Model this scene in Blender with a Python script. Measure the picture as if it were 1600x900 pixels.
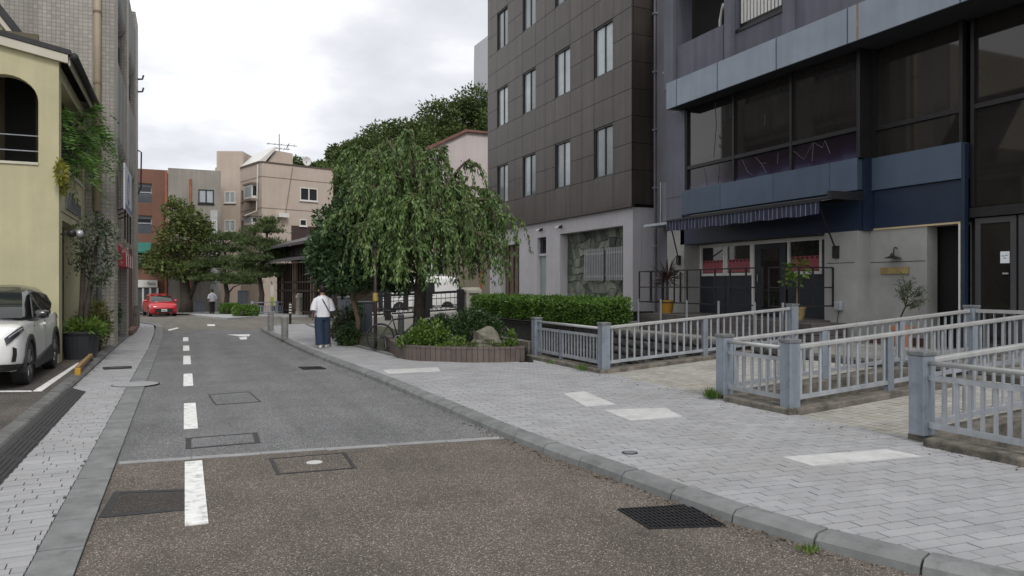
import bpy, bmesh, math, random
import numpy as np
from mathutils import Vector, Matrix
random.seed(7); RNG = np.random.default_rng(11)
for o in list(bpy.data.objects): bpy.data.objects.remove(o)
SC = bpy.context.scene; COL = SC.collection
# ------------------------------------------------------------------ camera
F, CX, HY, H = 1155., 800., 447., 1.65
A = math.atan2(515, 1155); sA, cA = math.sin(A), math.cos(A)
cam_d = bpy.data.cameras.new('camera'); cam = bpy.data.objects.new('camera', cam_d); COL.objects.link(cam)
cam.location = (0, 0, H); cam.rotation_euler = (math.radians(90), 0, -A)
cam_d.sensor_width = 36; cam_d.lens = 36 * F / 1600; cam_d.shift_y = -3 / 1600; cam_d.clip_end = 3000; cam_d.clip_start = .05
SC.camera = cam
# ------------------------------------------------------------------ world: overcast sky
W = bpy.data.worlds.new('World'); SC.world = W; W.use_nodes = True
nt = W.node_tree; nt.nodes.clear()
def wn(t, **k):
    n = nt.nodes.new(t)
    for a, b in k.items(): setattr(n, a, b)
    return n
SUN_EL, SUN_AZ = math.radians(48), math.radians(182)
sky = wn('ShaderNodeTexSky', sky_type='NISHITA', sun_disc=False, sun_elevation=SUN_EL, sun_rotation=SUN_AZ)
skys = wn('ShaderNodeVectorMath', operation='SCALE'); skys.inputs['Scale'].default_value = .1
nt.links.new(sky.outputs[0], skys.inputs[0])
tc = wn('ShaderNodeTexCoord'); sep = wn('ShaderNodeSeparateXYZ'); nt.links.new(tc.outputs['Generated'], sep.inputs[0])
ad = wn('ShaderNodeMath', operation='ABSOLUTE'); nt.links.new(sep.outputs[2], ad.inputs[0])
ad2 = wn('ShaderNodeMath', operation='ADD'); nt.links.new(ad.outputs[0], ad2.inputs[0]); ad2.inputs[1].default_value = .22
dv = wn('ShaderNodeVectorMath', operation='DIVIDE'); nt.links.new(tc.outputs['Generated'], dv.inputs[0])
cb = wn('ShaderNodeCombineXYZ')
for i in range(3): nt.links.new(ad2.outputs[0], cb.inputs[i])
nt.links.new(cb.outputs[0], dv.inputs[1])
mp = wn('ShaderNodeMapping'); mp.inputs['Location'].default_value = (3.1, 1.35, .4); mp.inputs['Scale'].default_value = (.75, .75, .3)
nt.links.new(dv.outputs[0], mp.inputs[0])
cn = wn('ShaderNodeTexNoise'); cn.inputs['Scale'].default_value = 1.25; cn.inputs['Detail'].default_value = 7; cn.inputs['Roughness'].default_value = .5
nt.links.new(mp.outputs[0], cn.inputs['Vector'])
cr = wn('ShaderNodeValToRGB'); e = cr.color_ramp.elements
e[0].position = .36; e[0].color = (.53, .545, .585, 1); e[1].position = .54; e[1].color = (1.06, 1.06, 1.06, 1)
m_ = cr.color_ramp.elements.new(.46); m_.color = (.74, .75, .785, 1)
nt.links.new(cn.outputs[0], cr.inputs[0])
mx = wn('ShaderNodeMix', data_type='RGBA'); mx.inputs[0].default_value = .93
nt.links.new(skys.outputs[0], mx.inputs[6]); nt.links.new(cr.outputs[0], mx.inputs[7])
bg = wn('ShaderNodeBackground'); bg.inputs[1].default_value = 1.0; nt.links.new(mx.outputs[2], bg.inputs[0])
wo = wn('ShaderNodeOutputWorld'); nt.links.new(bg.outputs[0], wo.inputs[0])
# ------------------------------------------------------------------ sun behind thick cloud
sd = bpy.data.lights.new('sun', 'SUN'); sd.energy = 1.4; sd.angle = math.radians(16); sd.color = (1, .97, .93)
so = bpy.data.objects.new('sun', sd); COL.objects.link(so)
sdir = Vector((math.sin(SUN_AZ) * math.cos(SUN_EL), math.cos(SUN_AZ) * math.cos(SUN_EL), math.sin(SUN_EL)))
so.rotation_euler = (-sdir).to_track_quat('-Z', 'Y').to_euler(); so.location = (0, 0, 40)
vs = SC.view_settings; vs.view_transform = 'Standard'; vs.look = 'None'; vs.exposure = 0.27; vs.gamma = 1; vs.use_curve_mapping = False
# ------------------------------------------------------------------ pixel -> place helpers
def ray(x, y):
    u = (x - CX) / F; return Vector((sA + u * cA, cA - u * sA, (HY - y) / F))
CAM = Vector((0, 0, H)); KS = .013
def G(x, y, z=0.): d = ray(x, y); return CAM + d * ((z - H) / d.z)          # on level ground
def GF(x, y, off=0.):                                                       # on the ground that falls away past the junction
    d = ray(x, y); return CAM + d * ((29 * KS + off - H) / (d.z + KS * d.y))
def zf(Y): return -KS * max(0, Y - 29)
def PX(x, y, X): d = ray(x, y); return CAM + d * (X / d.x)
def PY(x, y, Y): d = ray(x, y); return CAM + d * (Y / d.y)
def RP(x, y, P, hd):                                                        # vertical plane through P running along heading hd (degrees from +Y to +X)
    h = math.radians(hd); n = Vector((math.cos(h), -math.sin(h), 0)); d = ray(x, y); return CAM + d * ((Vector(P) - CAM).dot(n) / d.dot(n))
# ------------------------------------------------------------------ mesh helpers
class MB:
    def __init__(s): s.v = []; s.f = []
    def add(s, vs, fs):
        n = len(s.v); s.v += [tuple(p) for p in vs]; s.f += [tuple(i + n for i in f) for f in fs]; return s
    def box(s, x0, x1, y0, y1, z0, z1, M=None):
        vs = [Vector((x, y, z)) for z in (z0, z1) for y in (y0, y1) for x in (x0, x1)]
        if M: vs = [M @ p for p in vs]
        return s.add(vs, [(0, 2, 3, 1), (4, 5, 7, 6), (0, 1, 5, 4), (2, 6, 7, 3), (0, 4, 6, 2), (1, 3, 7, 5)])
    def bar(s, p, q, w, h, up=(0, 0, 1)):                                   # box beam from p to q
        p = Vector(p); q = Vector(q); d = (q - p).normalized(); up = Vector(up)
        if abs(d.dot(up)) > .99: up = Vector((0, 1, 0))
        a = d.cross(up).normalized() * w / 2; b = a.cross(d).normalized() * h / 2
        vs = [e + i * a + j * b for e in (p, q) for i, j in ((-1, -1), (1, -1), (1, 1), (-1, 1))]
        return s.add(vs, [(0, 1, 2, 3), (7, 6, 5, 4), (0, 4, 5, 1), (1, 5, 6, 2), (2, 6, 7, 3), (3, 7, 4, 0)])
    def prism(s, poly, z0, z1):
        n = len(poly); zz = lambda z, p: z(p) if callable(z) else z
        ar = sum(poly[i][0] * poly[(i + 1) % n][1] - poly[(i + 1) % n][0] * poly[i][1] for i in range(n))
        if ar < 0: poly = poly[::-1]
        vs = [(p[0], p[1], zz(z0, p)) for p in poly] + [(p[0], p[1], zz(z1, p)) for p in poly]
        return s.add(vs, [tuple(range(n - 1, -1, -1)), tuple(range(n, 2 * n))] + [(i, (i + 1) % n, n + (i + 1) % n, n + i) for i in range(n)])
    def ext(s, pts, d):                                                     # planar polygon pushed along d
        n = len(pts); d = Vector(d); pts = [Vector(p) for p in pts]
        return s.add(pts + [p + d for p in pts], [tuple(range(n)), tuple(range(2 * n - 1, n - 1, -1))] + [(i, n + i, n + (i + 1) % n, (i + 1) % n) for i in range(n)])
    def tube(s, pts, r, n=8, cap=True):
        pts = [Vector(p) for p in pts]; m = len(pts); rr = r if isinstance(r, (list, tuple)) else [r] * m; base = len(s.v)
        t0 = (pts[1] - pts[0]).normalized(); a = t0.orthogonal().normalized()
        for i, p in enumerate(pts):
            t = (pts[min(i + 1, m - 1)] - pts[max(i - 1, 0)]).normalized()
            a = (a - t * a.dot(t)); a = a.normalized() if a.length > 1e-6 else t.orthogonal().normalized(); b = t.cross(a)
            s.v += [tuple(p + (a * math.cos(2 * math.pi * k / n) + b * math.sin(2 * math.pi * k / n)) * rr[i]) for k in range(n)]
        for i in range(m - 1):
            for k in range(n):
                k2 = (k + 1) % n; s.f.append((base + i * n + k, base + i * n + k2, base + (i + 1) * n + k2, base + (i + 1) * n + k))
        if cap: s.f.append(tuple(base + k for k in range(n - 1, -1, -1))); s.f.append(tuple(base + (m - 1) * n + k for k in range(n)))
        return s
    def lathe(s, prof, c, n=16, M=None):                                    # prof: (r, z)
        base = len(s.v); c = Vector(c)
        for r, z in prof:
            for k in range(n):
                p = Vector((r * math.cos(2 * math.pi * k / n), r * math.sin(2 * math.pi * k / n), z))
                s.v.append(tuple(c + (M @ p if M else p)))
        for i in range(len(prof) - 1):
            for k in range(n):
                k2 = (k + 1) % n; s.f.append((base + i * n + k, base + i * n + k2, base + (i + 1) * n + k2, base + (i + 1) * n + k))
        s.f.append(tuple(base + k for k in range(n - 1, -1, -1))); s.f.append(tuple(base + (len(prof) - 1) * n + k for k in range(n)))
        return s
    def loft(s, rings, closed=True, cap=True):
        base = len(s.v); n = len(rings[0])
        for r in rings: s.v += [tuple(p) for p in r]
        for i in range(len(rings) - 1):
            for k in range(n if closed else n - 1):
                k2 = (k + 1) % n; s.f.append((base + i * n + k, base + i * n + k2, base + (i + 1) * n + k2, base + (i + 1) * n + k))
        if cap and closed:
            s.f.append(tuple(base + k for k in range(n - 1, -1, -1))); s.f.append(tuple(base + (len(rings) - 1) * n + k for k in range(n)))
        return s
    def mesh(s, name='m'):
        me = bpy.data.meshes.new(name); me.from_pydata(s.v, [], s.f); me.update(); return me
    def build(s, name, mat, parent=None, smooth=False, bevel=0, fix=False):
        me = s.mesh(name)
        if fix:
            bm = bmesh.new(); bm.from_mesh(me); bmesh.ops.recalc_face_normals(bm, faces=bm.faces); bm.to_mesh(me); bm.free()
        return link(name, me, mat, parent, smooth, bevel)
def link(name, me, mat, parent=None, smooth=False, bevel=0, loc=None, rz=0):
    if mat is not None and not me.materials: me.materials.append(mat)
    if smooth: me.polygons.foreach_set('use_smooth', [True] * len(me.polygons))
    o = bpy.data.objects.new(name, me); COL.objects.link(o)
    if loc is not None: o.location = loc
    if rz: o.rotation_euler.z = rz
    par(o, parent)
    if bevel:
        b = o.modifiers.new('bevel', 'BEVEL'); b.width = bevel; b.segments = 2; b.limit_method = 'ANGLE'
    return o
def wm(o):                                                                  # world matrix without a depsgraph update
    m = Matrix.LocRotScale(o.location, o.rotation_euler, o.scale)
    return (wm(o.parent) @ o.matrix_parent_inverse @ m) if o.parent else m
def par(o, p):
    if p is not None: o.parent = p; o.matrix_parent_inverse = wm(p).inverted()
def tag(o, label=None, cat=None, group=None, kind=None):
    if label: o['label'] = label
    if cat: o['category'] = cat
    if group: o['group'] = group
    if kind: o['kind'] = kind
    return o
def thing(name, label, cat, loc=(0, 0, 0), group=None, rz=0):
    o = bpy.data.objects.new(name, None); COL.objects.link(o); o.empty_display_size = .2; o.location = loc; o.rotation_euler.z = rz
    return tag(o, label, cat, group)
def struct(name, mb, mat, kind='structure', **k): return tag(mb.build(name, mat, **k), kind=kind)
def dup(root, loc, rz=None, label=None):
    r = root.copy(); COL.objects.link(r); r.location = loc
    if rz is not None: r.rotation_euler.z = rz
    if label: r['label'] = label
    def rec(a, b):
        for ch in a.children:
            c = ch.copy(); COL.objects.link(c); c.parent = b; rec(ch, c)
    rec(root, r); return r
# ------------------------------------------------------------------ materials
def lin(c): return tuple(((x / 255) / 12.92 if x / 255 <= .04045 else ((x / 255 + .055) / 1.055) ** 2.4) for x in c)
def mk(name):
    m = bpy.data.materials.new(name); m.use_nodes = True; t = m.node_tree
    return m, t, t.nodes['Principled BSDF'], (lambda ty, **k: [n := t.nodes.new(ty), [setattr(n, a, b) for a, b in k.items()]][0]), t.links.new
def M(name, col, rough=.8, var=.18, scale=1.5, bump=.15, bscale=90, metal=0, spec=.4, streak=0, rand=0, coat=0, stain=None, stain_amt=.5, stain_scale=.8, hue=None, alpha=None, trans=0):
    m, t, b, N, L = mk(name); geo = N('ShaderNodeNewGeometry')
    b.inputs['Roughness'].default_value = rough; b.inputs['Metallic'].default_value = metal; b.inputs['Specular IOR Level'].default_value = spec
    if coat: b.inputs['Coat Weight'].default_value = coat; b.inputs['Coat Roughness'].default_value = .04
    n1 = N('ShaderNodeTexNoise'); n1.inputs['Scale'].default_value = scale; n1.inputs['Detail'].default_value = 6; n1.inputs['Roughness'].default_value = .62
    L(geo.outputs['Position'], n1.inputs['Vector'])
    r1 = N('ShaderNodeMapRange'); r1.inputs[1].default_value = .3; r1.inputs[2].default_value = .7; r1.inputs[3].default_value = 1 - var; r1.inputs[4].default_value = 1 + var
    L(n1.outputs[0], r1.inputs[0]); fac = r1.outputs[0]
    def mul(a, bb):
        q = N('ShaderNodeMath', operation='MULTIPLY'); L(a, q.inputs[0]); L(bb, q.inputs[1]); return q.outputs[0]
    if streak:
        mp = N('ShaderNodeMapping'); mp.inputs['Scale'].default_value = (5, 5, .22); L(geo.outputs['Position'], mp.inputs[0])
        n2 = N('ShaderNodeTexNoise'); n2.inputs['Scale'].default_value = 1; n2.inputs['Detail'].default_value = 4; L(mp.outputs[0], n2.inputs['Vector'])
        r2 = N('ShaderNodeMapRange'); r2.inputs[1].default_value = .35; r2.inputs[2].default_value = .65; r2.inputs[3].default_value = 1 - streak; r2.inputs[4].default_value = 1 + streak * .6
        L(n2.outputs[0], r2.inputs[0]); fac = mul(fac, r2.outputs[0])
    if rand:
        oi = N('ShaderNodeObjectInfo'); q = N('ShaderNodeMath', operation='ADD'); L(oi.outputs['Random'], q.inputs[0]); L(geo.outputs['Random Per Island'], q.inputs[1])
        fr = N('ShaderNodeMath', operation='FRACT'); L(q.outputs[0], fr.inputs[0])
        r3 = N('ShaderNodeMapRange'); r3.inputs[3].default_value = 1 - rand; r3.inputs[4].default_value = 1 + rand; L(fr.outputs[0], r3.inputs[0]); fac = mul(fac, r3.outputs[0])
    vm = N('ShaderNodeVectorMath', operation='SCALE'); vm.inputs[0].default_value = col[:3]; L(fac, vm.inputs['Scale']); c = vm.outputs[0]
    if hue and rand:
        mxh = N('ShaderNodeMix', data_type='RGBA'); L(fr.outputs[0], mxh.inputs[0]); L(c, mxh.inputs[6])
        v2 = N('ShaderNodeVectorMath', operation='SCALE'); v2.inputs[0].default_value = hue[:3]; L(fac, v2.inputs['Scale']); L(v2.outputs[0], mxh.inputs[7]); c = mxh.outputs[2]
    if stain:
        n3 = N('ShaderNodeTexNoise'); n3.inputs['Scale'].default_value = stain_scale; n3.inputs['Detail'].default_value = 8; n3.inputs['Roughness'].default_value = .7; L(geo.outputs['Position'], n3.inputs['Vector'])
        r4 = N('ShaderNodeMapRange'); r4.inputs[1].default_value = .5; r4.inputs[2].default_value = .72; r4.inputs[3].default_value = 0; r4.inputs[4].default_value = stain_amt; L(n3.outputs[0], r4.inputs[0])
        mx = N('ShaderNodeMix', data_type='RGBA'); L(r4.outputs[0], mx.inputs[0]); L(c, mx.inputs[6]); mx.inputs[7].default_value = (*stain[:3], 1); c = mx.outputs[2]
    L(c, b.inputs['Base Color'])
    if bump:
        nb = N('ShaderNodeTexNoise'); nb.inputs['Scale'].default_value = bscale; nb.inputs['Detail'].default_value = 3; L(geo.outputs['Position'], nb.inputs['Vector'])
        bp = N('ShaderNodeBump'); bp.inputs['Strength'].default_value = bump; bp.inputs['Distance'].default_value = .01; L(nb.outputs[0], bp.inputs['Height']); L(bp.outputs[0], b.inputs['Normal'])
    if trans: b.inputs['Transmission Weight'].default_value = trans
    return m
def asphalt(name, c0, c1, c2, patch, sc=130, light=.12):
    m, t, b, N, L = mk(name); geo = N('ShaderNodeNewGeometry'); b.inputs['Roughness'].default_value = .85; b.inputs['Specular IOR Level'].default_value = .3
    vo = N('ShaderNodeTexVoronoi'); vo.inputs['Scale'].default_value = sc; L(geo.outputs['Position'], vo.inputs['Vector'])
    sp = N('ShaderNodeSeparateColor'); L(vo.outputs['Color'], sp.inputs[0])
    rp = N('ShaderNodeValToRGB'); e = rp.color_ramp.elements; e[0].color = (*c0, 1); e[1].color = (*c2, 1); e[0].position = 0; e[1].position = 1
    q = e.new(.55); q.color = (*c1, 1); q = e.new(1 - light); q.color = (*[x * 1.25 for x in c1], 1); L(sp.outputs[0], rp.inputs[0])
    n = N('ShaderNodeTexNoise'); n.inputs['Scale'].default_value = .9; n.inputs['Detail'].default_value = 8; n.inputs['Roughness'].default_value = .65; L(geo.outputs['Position'], n.inputs['Vector'])
    mr = N('ShaderNodeMapRange'); mr.inputs[1].default_value = .32; mr.inputs[2].default_value = .68; mr.inputs[3].default_value = 1 - patch; mr.inputs[4].default_value = 1 + patch * .8; L(n.outputs[0], mr.inputs[0])
    vm = N('ShaderNodeVectorMath', operation='SCALE'); 
    L(rp.outputs[0], vm.inputs[0]); L(mr.outputs[0], vm.inputs['Scale'])
    mp = N('ShaderNodeMapping'); mp.inputs['Scale'].default_value = (2.2, .16, 1); L(geo.outputs['Position'], mp.inputs[0]); n2 = N('ShaderNodeTexNoise'); n2.inputs['Scale'].default_value = 1; n2.inputs['Detail'].default_value = 5; L(mp.outputs[0], n2.inputs['Vector'])
    n3 = N('ShaderNodeTexNoise'); n3.inputs['Scale'].default_value = 2.3; n3.inputs['Detail'].default_value = 9; n3.inputs['Roughness'].default_value = .75; L(geo.outputs['Position'], n3.inputs['Vector'])
    m2 = N('ShaderNodeMapRange'); m2.inputs[1].default_value = .35; m2.inputs[2].default_value = .65; m2.inputs[3].default_value = .9; m2.inputs[4].default_value = 1.1; L(n2.outputs[0], m2.inputs[0])
    m3 = N('ShaderNodeMapRange'); m3.inputs[1].default_value = .56; m3.inputs[2].default_value = .74; m3.inputs[3].default_value = 1; m3.inputs[4].default_value = .62; L(n3.outputs[0], m3.inputs[0])
    qq = N('ShaderNodeMath', operation='MULTIPLY'); L(m2.outputs[0], qq.inputs[0]); L(m3.outputs[0], qq.inputs[1]); v2 = N('ShaderNodeVectorMath', operation='SCALE'); L(vm.outputs[0], v2.inputs[0]); L(qq.outputs[0], v2.inputs['Scale']); L(v2.outputs[0], b.inputs['Base Color'])
    bp = N('ShaderNodeBump'); bp.inputs['Strength'].default_value = .5; bp.inputs['Distance'].default_value = .006; L(vo.outputs['Distance'], bp.inputs['Height']); L(bp.outputs[0], b.inputs['Normal'])
    return m
def glass(name, col=(.02, .022, .025), rough=.04, spec=.5, var=.3):
    return M(name, col, rough, var=var, scale=.7, bump=0, spec=spec)
def leafmat(name, c1, c2, trans=.25, rough=.45):
    m, t, b, N, L = mk(name); geo = N('ShaderNodeNewGeometry')
    n = N('ShaderNodeTexNoise'); n.inputs['Scale'].default_value = 1.6; n.inputs['Detail'].default_value = 3; L(geo.outputs['Position'], n.inputs['Vector'])
    q = N('ShaderNodeMath', operation='MULTIPLY_ADD'); L(geo.outputs['Random Per Island'], q.inputs[0]); q.inputs[1].default_value = .55; L(n.outputs[0], q.inputs[2])
    mr = N('ShaderNodeMapRange'); mr.inputs[1].default_value = .35; mr.inputs[2].default_value = 1.1; L(q.outputs[0], mr.inputs[0])
    mx = N('ShaderNodeMix', data_type='RGBA'); L(mr.outputs[0], mx.inputs[0]); mx.inputs[6].default_value = (*c1, 1); mx.inputs[7].default_value = (*c2, 1)
    L(mx.outputs[2], b.inputs['Base Color']); b.inputs['Roughness'].default_value = rough; b.inputs['Specular IOR Level'].default_value = .35
    tr = N('ShaderNodeBsdfTranslucent'); L(mx.outputs[2], tr.inputs[0]); ms = N('ShaderNodeMixShader'); ms.inputs[0].default_value = trans
    out = t.nodes['Material Output']; L(b.outputs[0], ms.inputs[1]); L(tr.outputs[0], ms.inputs[2]); L(ms.outputs[0], out.inputs[0])
    return m
def tilewall(name, ca, cb, mortar, bw, bh, frq=1., stain=None):              # small mosaic tile: far too small to pick apart
    m, t, b, N, L = mk(name); geo = N('ShaderNodeNewGeometry'); sp = N('ShaderNodeSeparateXYZ'); L(geo.outputs['Position'], sp.inputs[0])
    q = N('ShaderNodeMath', operation='ADD'); L(sp.outputs[0], q.inputs[0]); L(sp.outputs[1], q.inputs[1])
    cv = N('ShaderNodeCombineXYZ'); L(q.outputs[0], cv.inputs[0]); L(sp.outputs[2], cv.inputs[1])
    br = N('ShaderNodeTexBrick'); br.offset = 0; br.inputs['Scale'].default_value = 1; br.inputs['Brick Width'].default_value = bw; br.inputs['Row Height'].default_value = bh
    br.inputs['Mortar Size'].default_value = .009; br.inputs['Color1'].default_value = (*ca, 1); br.inputs['Color2'].default_value = (*cb, 1); br.inputs['Mortar'].default_value = (*mortar, 1); L(cv.outputs[0], br.inputs['Vector'])
    mp = N('ShaderNodeMapping'); mp.inputs['Scale'].default_value = (2.5, 2.5, .2); L(geo.outputs['Position'], mp.inputs[0])
    n = N('ShaderNodeTexNoise'); n.inputs['Scale'].default_value = 1; n.inputs['Detail'].default_value = 6; L(mp.outputs[0], n.inputs['Vector'])
    mr = N('ShaderNodeMapRange'); mr.inputs[1].default_value = .35; mr.inputs[2].default_value = .68; mr.inputs[3].default_value = .78; mr.inputs[4].default_value = 1.12; L(n.outputs[0], mr.inputs[0])
    vm = N('ShaderNodeVectorMath', operation='SCALE'); L(br.outputs['Color'], vm.inputs[0]); L(mr.outputs[0], vm.inputs['Scale']); L(vm.outputs[0], b.inputs['Base Color'])
    b.inputs['Roughness'].default_value = .5; bp = N('ShaderNodeBump'); bp.inputs['Strength'].default_value = .5; bp.inputs['Distance'].default_value = .01; bp.invert = True; L(br.outputs['Fac'], bp.inputs['Height']); L(bp.outputs[0], b.inputs['Normal'])
    return m
m_asph = asphalt('grey_asphalt', (.06, .06, .06), (.14, .142, .145), (.46, .46, .46), .17, 160, .15)
m_brown = asphalt('brown_asphalt', (.05, .042, .036), (.115, .098, .084), (.47, .42, .35), .22, 150, .10)
m_far = asphalt('far_asphalt', (.06, .055, .048), (.155, .14, .12), (.34, .31, .27), .2, 110, .1)
m_lot = asphalt('lot_asphalt', (.03, .027, .024), (.085, .075, .066), (.25, .22, .19), .35, 110, .1)
m_grout = M('joint_sand', (.055, .053, .05), .95, .3, 6)
m_tile = M('granite_tile', (.31, .312, .322), .75, .15, 2.2, .25, 220, rand=.07, stain=(.18, .165, .14), stain_amt=.5, stain_scale=1.1)
m_btile = M('beige_tile', (.33, .318, .287), .8, .16, 1.8, .2, 200, rand=.09, stain=(.2, .16, .1), stain_amt=.5, stain_scale=1.3)
m_kerb = M('kerb_concrete', (.175, .18, .18), .85, .22, 4, .4, 130, rand=.07, stain=(.06, .06, .055), stain_amt=.6, stain_scale=5)
m_okerb = M('old_concrete', (.155, .14, .118), .9, .4, 7, .8, 50, streak=.25, stain=(.022, .022, .016), stain_amt=.95, stain_scale=2.6)
m_white = M('road_paint', (.72, .72, .70), .7, .1, 8, .3, 150, stain=(.16, .16, .15), stain_amt=.8, stain_scale=11)
m_patch = M('new_patch', (.47, .47, .465), .85, .14, 5, .4, 120, stain=(.33, .32, .30), stain_amt=.6, stain_scale=6)
m_iron = M('cast_iron', (.03, .03, .033), .6, .25, 12, .3, 80, metal=.4)
m_galv = M('galvanised_steel', (.37, .395, .425), .45, .16, 5, .1, 60, metal=.35, streak=.12, rand=.04)
m_galvp = M('galvanised_post', (.27, .305, .355), .5, .24, 7, .12, 60, metal=.3, streak=.25, stain=(.12, .12, .12), stain_amt=.5, stain_scale=7)
m_rail = M('weathered_rail', (.40, .405, .40), .5, .14, 6, .1, 60, metal=.3)
m_cap = M('post_cap', (.16, .165, .17), .6, .3, 14, .3, 60, metal=.2)
m_dark = M('dark_recess', (.012, .012, .013), .9, .1, 3)
m_soil = M('soil', (.05, .04, .028), .95, .4, 5, .8, 40)
m_moss = M('mossy_soil', (.045, .05, .022), .95, .5, 3, .8, 40)
m_white_w = M('white_frame', (.62, .61, .58), .5, .06, 4, .03)
m_black = M('black_metal', (.015, .015, .017), .45, .2, 5, .05, spec=.4)
m_rubber = M('rubber', (.03, .03, .032), .75, .2, 9, .3, 60)
m_glass = glass('window_glass'); m_glass2 = glass('curtained_glass', (.32, .36, .38), .06, .5, .15)
m_greyglass = glass('grey_glass', (.07, .08, .09), .05)
# ================================================================== GROUND, ROAD, PAVEMENTS
CE = lambda Y: 6.72 + .021 * Y                    # canal edge of the pavement
CX0, CX1 = 7.15, 10.4                             # canal trench
g = MB()
far = 900
def gz(y): return -.03 - KS * max(0, min(y, 75) - 29)
for (x0, x1) in ((-far, CX0), (CX1, far)):
    ys = [-far, 29, 75, far]
    for a, b_ in zip(ys, ys[1:]): g.add([(x0, a, gz(a)), (x1, a, gz(a)), (x1, b_, gz(b_)), (x0, b_, gz(b_))], [(0, 1, 2, 3)])
g.add([(CX0, 75, gz(75)), (CX1, 75, gz(75)), (CX1, far, gz(75)), (CX0, far, gz(75))], [(0, 1, 2, 3)])
g.add([(CX0, -far, -.03), (CX1, -far, -.03), (CX1, -12, -.03), (CX0, -12, -.03)], [(0, 1, 2, 3)])
struct('ground', g, m_far)
c = MB(); c.add([(CX0, -12, -1.3), (CX1, -12, -1.3), (CX1, 75, -1.5), (CX0, 75, -1.5)], [(0, 1, 2, 3)])
struct('canal_bed', c, m_soil)
struct('canal_water', MB().add([(CX0, -12, -1.12), (CX1, -12, -1.12), (CX1, 75, -1.12), (CX0, 75, -1.12)], [(0, 1, 2, 3)]), M('canal_water', (.02, .025, .02), .08, .2, 2, .3, 8, spec=.6))
m_bank = M('bank_stone', (.075, .072, .068), .9, .35, 3, .7, 25, stain=(.03, .035, .02), stain_amt=.7, stain_scale=2)
struct('canal_near_wall', MB().box(CX0 - .25, CX0, -12, 75, -1.4, -.04), m_bank)
# kerb line of the right pavement (road side foot)
KL = [(4.6, 1.2), (3.84, 2.89), (3.52, 3.96), (3.36, 5.48), (3.2, 7.43), (3.08, 12.25), (2.79, 18.45), (2.66, 26), (2.72, 29.0), (3.3, 30.9), (4.6, 31.9)]
def resample(P, step):
    P = [Vector((p[0], p[1], 0)) for p in P]; out = [P[0]]; acc = 0
    dense = []
    for i in range(len(P) - 1):                   # Catmull-Rom
        p0, p1, p2, p3 = P[max(i - 1, 0)], P[i], P[i + 1], P[min(i + 2, len(P) - 1)]
        for k in range(24):
            t = k / 24; dense.append(.5 * ((2 * p1) + (p2 - p0) * t + (2 * p0 - 5 * p1 + 4 * p2 - p3) * t * t + (3 * p1 - p0 - 3 * p2 + p3) * t ** 3))
    dense.append(P[-1]); prev = dense[0]
    for d in dense[1:]:
        while (d - prev).length + acc >= step:
            w = (step - acc) / (d - prev).length; prev = prev + (d - prev) * w; out.append(prev.copy()); acc = 0
        acc += (d - prev).length; prev = d
    return out
kl = resample(KL, .62)
def off(P, d):
    out = []
    for i, p in enumerate(P):
        t = (P[min(i + 1, len(P) - 1)] - P[max(i - 1, 0)]).normalized(); out.append(p + Vector((t.y, -t.x, 0)) * d)
    return out
kb = off(kl, .2)
kroot = tag(MB().prism([(p.x, p.y) for p in off(kl, .03)] + [(p.x, p.y) for p in reversed(off(kl, .19))], -.02, .02).build('kerb', m_kerb), kind='structure')
for i in range(len(kl) - 1):
    a, b_, c_, d_ = kl[i], kl[i + 1], kb[i + 1], kb[i]; s_ = .008; t = (b_ - a).normalized() * s_
    jz = random.uniform(-.004, .004); q = MB()
    lo = [a + t, b_ - t, c_ - t, d_ + t]; v = [(p.x, p.y, 0.0) for p in lo]
    ia = a + t + (d_ - a) * .25; ib = b_ - t + (c_ - b_) * .25; fa = a + t + (d_ - a) * .06; fb = b_ - t + (c_ - b_) * .06
    v += [(fa.x, fa.y, .052 + jz), (fb.x, fb.y, .052 + jz), (ia.x, ia.y, .084 + jz), (ib.x, ib.y, .084 + jz), (lo[2].x, lo[2].y, .086 + jz), (lo[3].x, lo[3].y, .086 + jz)]
    q.add(v, [(0, 1, 5, 4), (4, 5, 7, 6), (6, 7, 8, 9), (0, 4, 6, 9, 3), (1, 2, 8, 7, 5), (2, 3, 9, 8), (0, 3, 2, 1)])
    q.build('kerbstone', m_kerb, kroot)
# carriageway sheets
re = [(p.x + .06, p.y) for p in kl]
YS = 7.62
def strip_y(x): return 7.79 - .105 * (x + .57)
near = [p for p in re if p[1] < strip_y(p[0])]; farp = [p for p in re if p[1] >= strip_y(p[0])]
xs = 3.24
struct('road_brown', MB().prism([(-.56, -4), (9, -4), (6, -.5)] + near + [(xs, strip_y(xs)), (-.56, strip_y(-.56))], -.06, .0), m_brown)
struct('road', MB().prism([(-.56, strip_y(-.56)), (xs, strip_y(xs))] + [p for p in farp if p[1] < 29.3] + [(2.7, 29.6), (-.7, 29.6)], -.06, .0), m_asph)
fj = MB().add([(-30, 29.6, -.012), (2.7, 29.6, -.012), (4.6, 31.9, zf(31.9) - .01), (7.1, 31.9, zf(31.9) - .01), (7.1, 62, zf(62) - .01), (-30, 62, zf(62) - .01)], [(0, 1, 2, 3, 4, 5)])
struct('junction_road', fj, m_far)
m_strip = M('pale_strip', (.25, .25, .25), .85, .2, 5, .3, 120, rand=.08)
sr = tag(MB().prism([(-.55, strip_y(-.55) - .03), (3.2, strip_y(3.2) - .03), (3.2, strip_y(3.2) + .03), (-.55, strip_y(-.55) + .03)], -.03, .001).build('edging_strip', m_kerb), kind='structure')
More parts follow.
